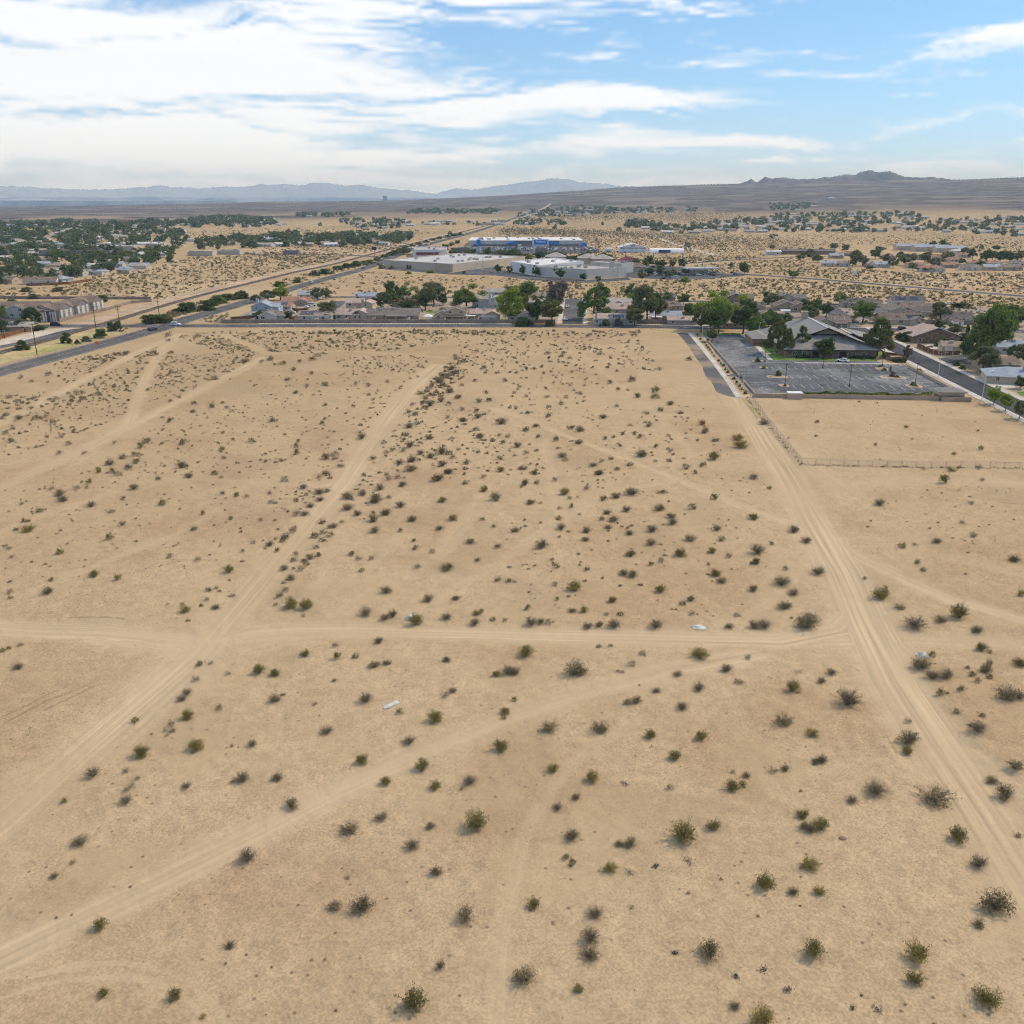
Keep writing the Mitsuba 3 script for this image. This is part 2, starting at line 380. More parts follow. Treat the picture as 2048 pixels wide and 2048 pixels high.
def roofing(c, k=.25):
    """shingle or tile courses: a tone per course and per piece"""
    def fn(p, n, uv):
        row = dr.floor(p.z * 4.2)
        col = dr.floor((p.x + p.y) * 1.4 + row * .5)
        t = cell_rand(row, col, 2.0)
        g = fbm(p.x * .35, p.y * .35, p.z * .35, 3)
        return mi.Color3f(c) * (1 + (t - .5) * k + (g - .5) * .4)
    return {'type': 'principled', 'base_color': proc(fn), 'roughness': .85, 'specular': .2}


def leafy(c1, c2, s=.9, trans=.35):
    def fn(p, n, uv):
        g = noise(p.x * s, p.y * s, p.z * s)
        h = noise(p.x * s * 4.1, p.y * s * 4.1, p.z * s * 4.1)
        return mix(c1, c2, smoothstep(.25, .8, .65 * g + .35 * h))
    return {'type': 'principledthin', 'base_color': proc(fn), 'roughness': .65, 'diff_trans': trans * 2, 'spec_trans': 0.0, 'eta': 1.35}


MATS = {
    'sand': {'type': 'bumpmap', 'arbitrary': {'type': 'ref', 'id': 'm_sand_flat'}, 'tex': proc(ground_bump, .05), 'scale': 1.0},
    'asphalt_old': asphalt((.060, .060, .062), (.16, .15, .14), .45, .7), 'asphalt_new': asphalt((.036, .039, .045), (.10, .095, .09), .18),
    'asphalt_dusty': asphalt((.085, .082, .080), (.33, .25, .165), .75), 'lot': asphalt((.092, .095, .100), (.23, .23, .23), .75, 1.0),
    'concrete': varied((.52, .49, .43), .14, .6), 'concrete_tan': varied((.47, .41, .33), .14, .6), 'gravel': varied((.40, .30, .19), .35, 1.6),
    'paint': varied((.52, .52, .50), .30, 2.0), 'yellow_paint': flat((.30, .24, .10)),
    'block_wall': varied((.30, .235, .19), .2, 1.0), 'tan_wall': varied((.43, .34, .26), .12, .8), 'cap': varied((.36, .29, .24), .1),
    'stucco_beige': varied((.50, .42, .32), .08), 'stucco_white': varied((.55, .525, .48), .1), 'stucco_tan': varied((.40, .31, .23), .1), 'stucco_pink': varied((.46, .36, .29), .1),
    'siding_blue': varied((.36, .43, .50), .08), 'siding_grey': varied((.45, .47, .48), .08), 'brick_brown': varied((.29, .195, .135), .35, 2.2), 'stucco_yellow': varied((.55, .45, .29), .08),
    'roof_grey': roofing((.195, .175, .155)), 'roof_dark': roofing((.135, .118, .105)), 'roof_brown': roofing((.195, .150, .120)), 'roof_red': roofing((.35, .185, .130)), 'roof_pink': roofing((.42, .325, .275)),
    'roof_tan': roofing((.30, .24, .185)), 'roof_blue': roofing((.31, .36, .42)), 'roof_light': roofing((.37, .345, .31)), 'roof_church': roofing((.245, .238, .222), .15),
    'trim_white': flat((.70, .70, .69), .6), 'trim_dark': flat((.045, .036, .032), .6), 'trim_grey': flat((.25, .26, .27), .6),
    'glass': {'type': 'principled', 'base_color': {'type': 'rgb', 'value': [.04, .05, .06]}, 'roughness': .12, 'specular': .6},
    'solar': {'type': 'principled', 'base_color': {'type': 'rgb', 'value': [.025, .032, .055]}, 'roughness': .18, 'specular': .6}, 'wood_brown': varied((.23, .115, .06), .3, 1.5), 'wood_pole': varied((.115, .085, .065), .3, 1.2),
    'metal_white': varied((.62, .66, .70), .06, .4, .5), 'metal_grey': flat((.28, .29, .30), .45, .5), 'membrane': varied((.60, .60, .585), .10, .12), 'panel_tan': varied((.47, .42, .35), .07, .2),
    'panel_brown': varied((.45, .36, .27), .07, .2), 'panel_grey': varied((.50, .50, .475), .06, .2), 'panel_white': varied((.60, .63, .66), .05, .2), 'panel_dark': varied((.20, .19, .21), .1, .3),
    'sign_blue': flat((.012, .20, .62), .4, .4), 'letter_white': flat((.82, .82, .82), .5), 'letter_dark': flat((.05, .05, .07), .5), 'awning_navy': flat((.03, .05, .12), .6), 'maroon': flat((.17, .03, .05), .6),
    'fabric_white': two(flat((.78, .78, .77), .7)), 'tarp': two(varied((.66, .68, .64), .2, 2.0)), 'roof_flat': varied((.45, .445, .43), .12, .15), 'hvac': varied((.34, .35, .36), .2), 'cone_orange': flat((.65, .14, .03), .5), 'sign_yellow': two(flat((.60, .36, .02), .5)),
    'car_white': flat((.72, .72, .72), .22, .6), 'car_black': flat((.018, .018, .020), .2, .6), 'car_grey': flat((.20, .21, .22), .25, .6), 'car_silver': {'type': 'principled', 'base_color': {'type': 'rgb', 'value': [.50, .51, .52]}, 'roughness': .28, 'metallic': .4},
    'car_blue': flat((.03, .06, .16), .22, .6), 'car_red': flat((.25, .02, .02), .22, .6), 'tyre': flat((.02, .02, .02), .9), 'car_light': flat((.75, .75, .72), .2, .6), 'car_tail': flat((.35, .02, .02), .3, .6),
    'bark': varied((.14, .105, .08), .3, 2.0), 'stem': two(varied((.26, .21, .15), .3, 3.0)),
    'leaf_green': leafy((0.111, 0.169, 0.042), (0.215, 0.293, 0.078)), 'leaf_bright': leafy((0.195, 0.280, 0.039), (0.364, 0.420, 0.078)), 'leaf_dark': leafy((0.068, 0.109, 0.036), (0.143, 0.195, 0.065)),
    'leaf_pine': leafy((0.117, 0.137, 0.044), (0.234, 0.240, 0.085)), 'leaf_olive': leafy((0.124, 0.146, 0.068), (0.240, 0.254, 0.130)), 'leaf_grey': leafy((0.156, 0.143, 0.111), (0.260, 0.221, 0.195)), 'leaf_far': leafy((0.078, 0.114, 0.055), (0.169, 0.208, 0.098), .12),
    'creosote': two(varied((.255, .222, .066), .35, 1.7, .8, (.150, .135, .042))), 'bush_brown': two(varied((.215, .186, .095), .35, 1.7, .85, (.125, .108, .058))), 'bush_dry': two(varied((.305, .248, .155), .30, 1.7, .9, (.20, .163, .105))),
    'lawn': varied((.15, .25, .04), .3, 1.2), 'weeds_yellow': two(varied((.42, .33, .16), .3, .5, .9, (.30, .26, .13))), 'weeds_green': two(varied((.24, .25, .07), .3, .5, .9, (.34, .29, .12))), 'rock': varied((.24, .205, .165), .3, 4.0), 'clod': two(varied((.27, .195, .125), .3, 2.0)), 'fence_wire': two(flat((.22, .22, .21), .6)), 'creosote_yellow': two(varied((.33, .27, .07), .35, 1.7, .8, (.19, .165, .05))), 'bush_tan': two(varied((.32, .26, .15), .35, 1.7, .85, (.19, .155, .09))), 'bush_grey': two(varied((.275, .225, .145), .3, 1.7, .9, (.175, .145, .098))), 'straw': two(varied((.56, .45, .24), .2, 2.0)), 'dead_tuft': two(varied((.20, .175, .15), .3, 3.0)), 'rock_tan': varied((.36, .26, .19), .3, 4.0),
    'hill_rock': varied((.150, .125, .122), .25, .012), 'haze_tinted_range': varied((.24, .265, .30), .04, .0012), 'ballast': varied((.145, .125, .108), .25, 1.0), 'plank': varied((.62, .64, .61), .12, 3.0), 'yard': varied((.34, .275, .205), .3, .25, .9, (.25, .215, .17)), 'lot_dirt': varied((.42, .32, .22), .2, .3), 'rail': flat((.10, .07, .06), .6),  # the far ranges carry the pale blue of distance haze in their base colour
}
scene['m_sand_flat'] = {'type': 'diffuse', 'reflectance': proc(ground_color)}
for k, b in MATS.items():
    scene['m_' + k] = b if b['type'] in ('principledthin', 'bumpmap', 'twosided') else two(b)


def m(k):
    return 'm_' + k


# ------------------------------------------------------------------ the ground sheet
def ground_mesh():
    r = np.concatenate([[3, 12, 22, 32, 40], np.geomspace(44, 420, 300), np.geomspace(430, 9000, 120), [10500, 12500, 15000, 19000, 24500]])
    a = np.radians(np.concatenate([np.arange(-180, -46, 4.0), np.linspace(-44, 44, 420), np.arange(46, 180, 4.0)]))
    R, A = np.meshgrid(r, a, indexing='ij')
    x, y = R * np.sin(A), R * np.cos(A)
    z = ground_z(x.ravel(), y.ravel()).reshape(x.shape)
    v = np.stack([x, y, z], -1).reshape(-1, 3)
    nr, na = R.shape
    i, j = np.meshgrid(np.arange(nr - 1), np.arange(na), indexing='ij')
    k = (j + 1) % na
    f = np.stack([i * na + j, i * na + k, (i + 1) * na + k, (i + 1) * na + j], -1).reshape(-1, 4)[:, ::-1]
    v = np.vstack([v, [[0, 0, v[0, 2]]]])
    c = len(v) - 1
    jj = np.arange(na)
    f = np.vstack([np.vstack([f[:, [0, 1, 2]], f[:, [0, 2, 3]]]), np.stack([jj, jj * 0 + c, (jj + 1) % na], 1)])
    return v, f


gv, gf = ground_mesh()
fn_ = np.cross(gv[gf[:, 1]] - gv[gf[:, 0]], gv[gf[:, 2]] - gv[gf[:, 0]])
if np.median(fn_[:, 2]) < 0:
    gf = gf[:, ::-1]
scene['ground'] = mikit.ply((gv, gf), m('sand'), True)
lab('ground', 'pale sandy desert ground crossed by dirt tracks', 'ground', kind='structure')


def ridge(name, pts, dist, thick, bsdf, seed, label, amp):
    """a far mountain range: a ridge line of (azimuth, height) with spurs falling to both sides"""
    az = np.radians(np.linspace(pts[0][0], pts[-1][0], 420))
    h = np.interp(np.degrees(az), [p[0] for p in pts], [p[1] for p in pts])
    s = np.linspace(-1, 1, 25)
    A, S = np.meshgrid(az, s, indexing='ij')
    Hh = h[:, None] * (1 - np.abs(S)) ** 1.15
    q = np.stack([np.degrees(A) * .9, S * 3, A * 0 + seed], -1)
    nz = meshkit.fbm(q, 5, seed) - .5
    Hh = Hh + amp * .35 * (meshkit.fbm(q * np.array([6, 2, 1]), 3, seed + 9) - .5) * (np.abs(S) < .5) + amp * nz * (np.abs(S) < .98) * np.clip(h[:, None] / 260, .35, 1)
    D = dist + S * thick + .035 * dist * (meshkit.fbm(np.stack([np.degrees(A) * .25, A * 0, A * 0 + seed], -1), 3, seed + 4) - .5)
    v = np.stack([D * np.sin(A), D * np.cos(A), np.where(np.abs(S) > .98, -400, Hh)], -1).reshape(-1, 3)
    n1, n2 = A.shape
    i, j = np.meshgrid(np.arange(n1 - 1), np.arange(n2 - 1), indexing='ij')
    f = np.stack([i * n2 + j, (i + 1) * n2 + j, (i + 1) * n2 + j + 1, i * n2 + j + 1], -1).reshape(-1, 4)
    scene[name] = mikit.ply((v, f), bsdf, True)
    lab(name, label, 'mountains', kind='structure')


e = lambda yy, D: CAM_Z + D * (390 - yy) * 4.89e-4
ridge('mountain_range', [(a, e(y, 20000)) for a, y in ((-46, 372), (-38, 376), (-27.9, 374), (-25, 378), (-22, 379), (-20, 374), (-18, 377), (-14, 370), (-11.5, 367), (-9, 372), (-7, 378), (-5, 386), (-3.8, 392), (-3, 396))], 20000, 2000, m('haze_tinted_range'), 3, 'long pale blue mountain range along the left horizon', 85)
ridge('mountain', [(a, e(y, 21000)) for a, y in ((-6, 396), (-4.6, 388), (-3.3, 377), (-2.4, 379), (-.6, 372), (1.0, 362), (2.2, 358), (3.2, 359), (4.5, 366), (6.5, 370), (8.5, 374), (12, 380), (18, 392))], 21000, 2000, m('haze_tinted_range'), 8, 'single broad blue mountain in the middle of the horizon', 75)
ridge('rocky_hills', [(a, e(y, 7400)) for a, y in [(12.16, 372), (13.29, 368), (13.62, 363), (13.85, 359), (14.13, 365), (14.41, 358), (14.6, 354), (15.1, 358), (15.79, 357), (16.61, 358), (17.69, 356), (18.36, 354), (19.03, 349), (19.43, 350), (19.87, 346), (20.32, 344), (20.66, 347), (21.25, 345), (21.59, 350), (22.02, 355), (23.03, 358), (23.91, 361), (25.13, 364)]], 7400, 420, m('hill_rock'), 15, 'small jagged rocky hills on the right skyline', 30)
ridge('hills', [(a, e(y, 13000)) for a, y in ((-40, 400), (-27.9, 399), (-26.5, 394), (-25, 400), (-23, 401), (-20.8, 403), (-19.6, 399), (-18.6, 397), (-17.6, 403), (-16, 408))], 13000, 800, m('haze_tinted_range'), 12, 'low blue hills in front of the left mountain range', 22)

# ------------------------------------------------------------------ roads, pavements, markings
def densify(pts, step):
    out = [np.array(pts[0], float)]
    for a, b in zip(pts, pts[1:]):
        a, b = np.array(a, float), np.array(b, float)
        n = max(1, int(np.hypot(*(b - a)) / step))
        out += [a + (b - a) * k / n for k in range(1, n + 1)]
    return np.array(out)


def smooth_line(pts, it=2):
    p = np.array(pts, float)
    for _ in range(it):
        q = np.empty((2 * len(p) - 2, 2))
        q[0::2], q[1::2] = .75 * p[:-1] + .25 * p[1:], .25 * p[:-1] + .75 * p[1:]
        p = np.vstack([p[:1], q, p[-1:]])
    return p


def strip_mesh(pts, w, z, off=0.0, thick=0.0, step=25.0, smooth=True, ragged=0.0):
    """a band of width w along a line, laid on the ground at height z; thick makes it a solid with sides"""
    p = densify(smooth_line(pts) if smooth and len(pts) > 2 else pts, step)
    t = np.gradient(p, axis=0)
    t /= np.linalg.norm(t, axis=1, keepdims=True) + 1e-9
    nrm = np.stack([-t[:, 1], t[:, 0]], 1)
    wl = np.full(len(p), w / 2.0)
    wr = wl.copy()
    if ragged:
        wl = wl + ragged * (meshkit.noise(np.stack([p[:, 0] * .15, p[:, 1] * .15, p[:, 0] * 0], -1), 3) - .5)
        wr = wr + ragged * (meshkit.noise(np.stack([p[:, 0] * .15, p[:, 1] * .15, p[:, 0] * 0 + 5], -1), 4) - .5)
    L, R = p + nrm * (off + wl[:, None]), p + nrm * (off - wr[:, None])
    zz = terr(p[:, 0], p[:, 1]) + z
    n = len(p)
    i = np.arange(n - 1)
    if not thick:
        v = np.vstack([np.column_stack([L, zz]), np.column_stack([R, zz])])
        return v, np.stack([i, i + n, i + n + 1, i + 1], 1)
    v = np.vstack([np.column_stack([L, zz]), np.column_stack([R, zz]), np.column_stack([L, zz - thick]), np.column_stack([R, zz - thick])])
    f = np.vstack([np.stack([i, i + n, i + n + 1, i + 1], 1), np.stack([i + 2 * n, i, i + 1, i + 1 + 2 * n], 1), np.stack([i + n, i + 3 * n, i + 3 * n + 1, i + n + 1], 1),
                   [[0, 2 * n, 3 * n, n], [n - 1, 2 * n - 1, 4 * n - 1, 3 * n - 1]]])
    return v, f


def road(name, pts, w, bsdf, label, z=.03, cat='road', **kw):
    k = numbered(name)
    scene[k] = mikit.ply(strip_mesh(pts, w, z, **kw), bsdf)
    lab(k, label, cat, kind='structure')
    return k


def dashes(parent, name, pts, w, off, on, gap, bsdf, z, dashed=True):
    p = smooth_line(pts) if len(pts) > 2 else np.array(pts, float)
    d = np.concatenate([[0], np.cumsum(np.hypot(*np.diff(p, axis=0).T))])
    mb, s = MB(), 0.0
    while s < d[-1] - on:
        q = [(np.interp(t, d, p[:, 0]), np.interp(t, d, p[:, 1])) for t in (s, s + on * .5, s + on)]
        mb.add(*strip_mesh(q, w, z, off=off, smooth=False))
        s += on + gap
    k = put(name, mb, bsdf, parent=parent)
    labels[k] = {'kind': 'stuff'}


def sheet(name, poly, bsdf, label, z=.03, cat='ground', kind='structure', parent=None):
    from shapely.geometry import Polygon
    import trimesh
    P = Polygon(poly).buffer(0)
    v, f = trimesh.creation.triangulate_polygon(P, engine='earcut')
    v = np.column_stack([v, terr(v[:, 0], v[:, 1]) + z])
    c = np.cross(v[f[:, 1]] - v[f[:, 0]], v[f[:, 2]] - v[f[:, 0]])
    f = np.where((c[:, 2] < 0)[:, None], f[:, ::-1], f)
    k = numbered((parent + '__' if parent else '') + name)
    scene[k] = mikit.ply((v, f), bsdf)
    if label:
        lab(k, label, cat, kind=kind)
    return k


HWY = [(-184.0, 211.9), (-190.4, 300.2), (-187.3, 332.1), (-177.4, 394.5), (-171.9, 437.3), (-169.8, 454.8), (-170.2, 473.7), (-163.0, 533.0), (-153.5, 631.7), (-143.8, 721.1), (-130.0, 815.8), (-125.3, 916.4), (-124.1, 1063.2), (-114.6, 1201.4), (-93.9, 1395.9), (-65.4, 1661.6), (-24.8, 2159.1), (39.8, 2933.9), (165.1, 4181.0)]
hw = road('highway', HWY, 12.5, m('asphalt_old'), 'long straight highway leading away on the left past the shopping centre', z=.05)
dashes(hw, 'centre_line', HWY[:14], .3, 0, 40, .01, m('yellow_paint'), .065)
dashes(hw, 'edge_line', HWY[:12], .18, 5.2, 60, .01, m('paint'), .065)
dashes(hw, 'edge_line', HWY[:12], .18, -5.2, 60, .01, m('paint'), .065)
SIDE = [(-420.0, 452.5), (-127.2, 455.5), (0.0, 455.5), (60.0, 452.5)] + [(60.0 + 36 * k, 452.5 - 3.2 * k) for k in range(1, 9)]
rd = road('road', SIDE, 11.0, m('asphalt_old'), 'dark road running across the picture in front of the houses', z=.03)
road('pavement', [(x, y + 6.9) for x, y in SIDE if -160 < x < 22], 2.2, m('concrete'), 'pale pavement strip between the cross road and the long block wall', z=.14, cat='pavement', thick=.3)
road('pavement', [(x, y + 6.9) for x, y in SIDE[2:] if x > 40] , 2.0, m('concrete'), 'pale pavement along the cross road right of the side street', z=.14, cat='pavement', thick=.3)
dashes(rd, 'centre_line', SIDE, .3, 0, 3, 9, m('paint'), .042)
ST = [(30.3, 462.0), (31.5, 480.0), (37.5, 566.0), (38.5, 580)]
road('side_street', ST, 10.2, m('asphalt_old'), 'short grey side street between the houses opposite the sandy field', z=.034)
for o in (-6.6, 6.6):
    road('pavement', [(30.3 + o, 463.6), (38.5 + o, 578.0)], 2.2, m('concrete'), 'pale pavement on the %s side of the short side street' % ('left' if o < 0 else 'right'), z=.14, cat='pavement', thick=.3)
road('back_street', [(-145.5, 584.2), (-102.8, 591.6), (-39.3, 590.1), (41.4, 567.0), (114.5, 567.0), (182.5, 550.8), (223.8, 543.1)], 9.0, m('asphalt_old'), 'street behind the first rows of houses', z=.026)
road('side_street', [(-108.5, 477.6), (-101.9, 505.0), (-104.0, 543.1), (-103.9, 567.0)], 8.5, m('asphalt_old'), 'short street with parked cars between the leftmost houses', z=.034)
road('side_street', [(-14.5, 516.3), (-8.8, 561.5), (-3.8, 590.1)], 9.0, m('asphalt_old'), 'short street behind the big round green tree', z=.034)
road('side_street', [(184.0, 548.2), (177.3, 507.2), (170.5, 465.9)], 11.0, m('asphalt_old'), 'grey street leading away behind the large grey roofed church', z=.034)
RS = [np.array((161.3, 376.6)) + E2 * t for t in (-420.0, -200.0, 0.0, 78.0)]
rst = road('street', [tuple(p) for p in RS], 10.0, m('asphalt_new'), 'dark freshly surfaced street beside the parking lot on the right', z=.038)
for o, w_, nm in ((6.3, 2.6, 'parking lot'), (-6.4, 2.4, 'house')):
    road('pavement', [tuple(p + E1 * -o) for p in RS[:3]] + [tuple(RS[3] + E1 * -o - E2 * 6)], w_, m('concrete'), 'pale pavement on the %s side of the dark street' % nm, z=.14, cat='pavement', thick=.3)
road('side_street', [(167.8, 360.2), (170.6, 351.9), (181.7, 354.2), (195.2, 365.1)], 9.0, m('asphalt_old'), 'side street joining the dark street from the right', z=.03)
road('road', [(164.0, 889.1), (210.0, 930.8), (261.4, 964.6), (302.4, 992.7), (352.5, 1001.0)], 9.0, m('asphalt_old'), 'thin grey road behind the petrol station rising to the right', z=.05)
road('road', [(182.3, 768.1), (204.7, 751.0), (238.5, 714.5), (274.6, 662.1), (328.8, 591.6), (353.2, 558.8)], 11.0, m('asphalt_old'), 'grey road crossing the scrub behind the right hand houses', z=.05)
road('road', [(-322.4, 1026.8), (-209.3, 1031.2), (-162.3, 1009.4), (-130.2, 968.5)], 10.0, m('asphalt_old'), 'grey road in front of the pale trading estate on the left', z=.05)
road('dirt_road', [(222.7, 1536.9), (214.8, 1251.3), (214.9, 1082.4), (220.2, 1001.0)], 7.0, m('concrete_tan'), 'pale straight dirt road running down the far scrub slope', z=.06)
road('dirt_road', [(5.0, 2378.0), (54.9, 2926.2), (125.3, 3650.0), (178.4, 4347.2)], 14.0, m('lot_dirt'), 'dirt continuation of the highway climbing the far slope', z=.06)
road('curved_road', [(-221.2, 375.4), (-217.5, 388.9), (-214.4, 398.4), (-213.3, 408.9), (-212.0, 422.1), (-211.1, 436.1), (-209.7, 441.3), (-207.2, 443.6)], 6.0, m('asphalt_old'), 'narrow dark road curving in from the left edge', z=.04)
sheet('concrete_apron', [(-226.1, 389.2), (-220.1, 393.8), (-215.4, 411.9), (-212.2, 425.3), (-211.4, 439.5), (-209.6, 445.2), (-218.2, 444.5), (-226.1, 443.6), (-224.5, 437.2), (-226.9, 418.0), (-227.6, 408.0), (-231.1, 398.4)], m('concrete_tan'), 'wide pale concrete apron beside the curved road', z=.028)
sheet('parking_apron', [(-268.5, 481.3), (-265.5, 489.5), (-265.0, 500.8), (-257.5, 489.5), (-244.8, 468.2), (-243.5, 464.4), (-256.9, 463.2), (-260.2, 465.7)], m('asphalt_old'), 'grey parking yard in front of the brown roofed apartments', z=.026)
sheet('weed_strip', [(-195.5, 344.6), (-202.6, 360.9), (-207.9, 377.1), (-208.4, 389.2), (-207.5, 398.4), (-209.8, 413.9), (-208.7, 424.2), (-204.9, 432.8), (-195.9, 437.2), (-187.8, 432.8), (-181.6, 432.8), (-183.5, 418.0), (-184.9, 408.0), (-187.3, 393.8), (-191.0, 380.5), (-191.1, 367.2), (-194.5, 357.8)], m('weeds_yellow'), 'dry yellow weeds between the highway and the curved road', z=.022)
sheet('weed_patch', [(-197.3, 363.3), (-196.7, 375.4), (-196.7, 390.1), (-194.7, 397.5), (-189.5, 405.0), (-188.9, 413.9), (-186.3, 409.9), (-187.5, 397.5), (-189.8, 383.9), (-191.8, 368.8)], m('weeds_green'), 'greener weeds in the strip by the highway', z=.030)
RAIL = [(-210.9, 354.4), (-205.8, 408.8), (-205.8, 444.1), (-203.6, 467.8), (-203.1, 534.3), (-200.5, 596.2), (-190.0, 695.5), (-181.6, 788.6), (-166.7, 863.2), (-157.6, 976.5), (-146.3, 1122.9), (-125.7, 1319.7), (-86.3, 1661.8), (-47.4, 2061.5)]
rl = road('railway', RAIL, 4.2, m('ballast'), 'dark railway bed running beside the highway', z=.45, cat='railway', thick=.5)
for o in (-.75, .75):
    put('rail', strip_mesh(RAIL, .09, .62, off=o, thick=.16), m('rail'), parent=rl)
road('service_track', [tuple(p) for p in densify(RAIL, 60)][:40], 9.0, m('lot_dirt'), 'pale sandy service track along the far side of the railway', z=.02, off=11.0)

# ------------------------------------------------------------------ the church, its parking lot and the left street stub
sheet('street_stub', [(77.3, 430.9), (82.9, 430.9), (78.9, 367.6), (75.6, 322.1), (72.2, 286.2), (70.3, 287.8), (68.6, 290.5), (67.1, 295.9), (68.8, 310.8), (69.1, 323.1), (71.6, 342.9), (73.3, 366.3), (75.3, 388.7), (76.6, 410.8)], m('asphalt_dusty'), 'dusty asphalt street stub that ends in the sand', z=.026)
road('kerb', [(83.1, 430.9), (79.2, 368.8), (75.7, 322.5), (72.3, 286.1)], .9, m('concrete'), 'pale kerb and gutter of the dusty street stub', z=.15, cat='kerb', thick=.3, off=-.5)
road('pavement', [(84.1, 430.9), (80.1, 368.8), (76.5, 322.5), (73.0, 286.1)], 1.7, m('concrete'), 'pale pavement strip beside the dusty street stub', z=.16, cat='pavement', thick=.3, off=-.7)
sheet('planting_strip', [(85.0, 426.9), (87.0, 426.9), (81.7, 365.1), (80.4, 330.2), (78.0, 329.7), (79.4, 342.9), (82.1, 383.2)], m('gravel'), 'tan gravel planting strip left of the parking lot, upper part', z=.05)
sheet('planting_strip', [(76.9, 319.8), (79.6, 321.8), (79.2, 309.0), (77.7, 292.6), (74.9, 291.0)], m('gravel'), 'tan gravel planting strip left of the parking lot, lower part', z=.05)
LOT = [(88.0, 421.9), (97.2, 424.9), (106.4, 425.5), (103.3, 390.1), (100.3, 357.1)] + [(141.6, 354.7), (143.7, 345.6), (150.5, 346.9), (148.7, 325.1), (146.8, 303.3), (141.1, 292.6)] + [(83.3, 293.1), (77.7, 292.6), (79.5, 310.8), (79.7, 321.8), (75.8, 323.1), (79.8, 327.7), (83.0, 371.4)]
sheet('parking_lot', LOT, m('lot'), 'wide weathered asphalt parking lot with white stall lines', z=.034, cat='parking lot')
lines = MB()
O = np.array((76.7, 286.7))                     # lower left corner of the lot wall: the lot's own axes start here


def lot(u, v):
    return O + E1 * u + E2 * v


def stall(u0, v0, u1, v1, w=.19):
    a, b = lot(u0, v0), lot(u1, v1)
    lines.add(*strip_mesh([tuple(a), tuple(b)], w, .046, smooth=False))


def lot_uv(x, y):
    d = np.array([x, y]) - O
    return float(d @ E1), float(d @ E2)


rows = [((95.4, 308.1), (94.8, 300.7), 22), ((99.3, 325.1), (98.7, 316.9), 23), ((97.1, 340.7), (96.9, 334.7), 26)]
for a, b, n in [(lot_uv(*p), lot_uv(*q), n) for p, q, n in rows]:
    for k in range(n):
        if a[0] + k * 2.95 < 62:
            stall(a[0] + k * 2.95, a[1], a[0] + k * 2.95, b[1])
for k in range(40):                           # stalls along the left wall
    v = 2 + k * 2.8
    if not 26 < v < 34:
        stall(3.0, v, 8.4, v)
for k in range(15):                           # along the street side
    v = 4 + k * 2.8
    stall(60.5 - .0 * v, v, 65.5 - .0 * v, v)
for k in range(14):                           # along the lawn
    stall(25.0, 66 + k * 2.8, 30.0, 66 + k * 2.8)
for k in range(24):                           # along the church front
    stall(30 + k * 1.4 * 2, 60.5, 30 + k * 1.4 * 2, 65.0) if k < 14 else None
k = put('stall_line', lines, m('paint'), parent='parking_lot')
labels[k] = {'kind': 'stuff'}
k = put('cross_line', strip_mesh([tuple(lot(1, 66)), tuple(lot(26, 66))], .3, .05, smooth=False), m('paint'), parent='parking_lot')
for q, (px, rx, ry, lbl) in enumerate(((((95.5, 354.2)), 2.0, 1.6, 'small kerbed island with a dark bush in the lot'), (((94.1, 339.6)), 1.6, 2.2, 'small kerbed island with yellow grass in the lot'), (((94.0, 321.2)), 3.6, 2.6, 'large kerbed island with a round bush in the lot'), (((92.0, 305.4)), 1.6, 2.6, 'narrow kerbed island at the foot of a lamp post'),
                                    (((137.4, 337.5)), 2.2, 2.6, 'kerbed island with pale tufts near the church corner'), (((134.7, 320.2)), 4.4, 3.0, 'large kerbed island with brown bushes at the right'), (((135.6, 304.5)), 2.6, 2.8, 'kerbed island with pale tufts at the lower right'))):
    mb = MB()
    g = np.linspace(0, 2 * math.pi, 25)[:-1]
    mb.prism([(rx * np.sign(np.cos(t)) * abs(np.cos(t)) ** .7, ry * np.sign(np.sin(t)) * abs(np.sin(t)) ** .7) for t in g], 0, .15)
    isl = put('traffic_island', mb, m('concrete_tan'), (px[0], px[1], .03, GR))
    mb = MB().prism([(.86 * rx * np.cos(t), .84 * ry * np.sin(t)) for t in g], 0, .19)
    put('gravel_bed', mb, m('gravel'), (px[0], px[1], .03, GR), isl)
    lab(isl, lbl, 'traffic island')
sheet('lawn', [(107.0, 424.9), (115.9, 426.9), (116.6, 420.3), (118.9, 384.6), (118.7, 361.4)] + [(128.2, 359.0), (142.0, 359.0), (143.0, 356.1), (140.6, 354.2)] + [(101.4, 356.6), (103.6, 379.2), (106.2, 406.2)], m('lawn'), 'green church lawn beside the parking lot', z=.045)
sheet('lawn', [(88.6, 429.5), (108.2, 430.9), (106.6, 426.2), (97.2, 424.9), (88.2, 422.6)], m('lawn'), 'thin green verge between the lot and the cross road', z=.05)
sheet('lawn', [(157.4, 421.9), (159.3, 421.9), (156.9, 379.2), (156.3, 371.4), (145.8, 361.4), (148.9, 374.0)], m('lawn'), 'bright green lawn right of the church', z=.05)
road('footpath', [(106.2, 425.5), (106.5, 407.1), (104.1, 384.6), (101.2, 356.6)], 1.8, m('concrete'), 'pale footpath along the edge of the lawn', z=.12, cat='path', thick=.2)
road('footpath', [(106.5, 407.1), (112.4, 409.6)], 1.6, m('concrete'), 'short path from the lot across the lawn to the church wing', z=.1, cat='path', thick=.2)
road('footpath', [(103.2, 371.9), (109.7, 373.4)], 1.6, m('concrete'), 'short path across the lawn below the pines', z=.1, cat='path', thick=.2)
road('footpath', [tuple(lot(27.5, 65.6)), tuple(lot(66, 65.6))], 1.5, m('concrete'), 'long pale footpath in front of the church', z=.13, cat='path', thick=.2)


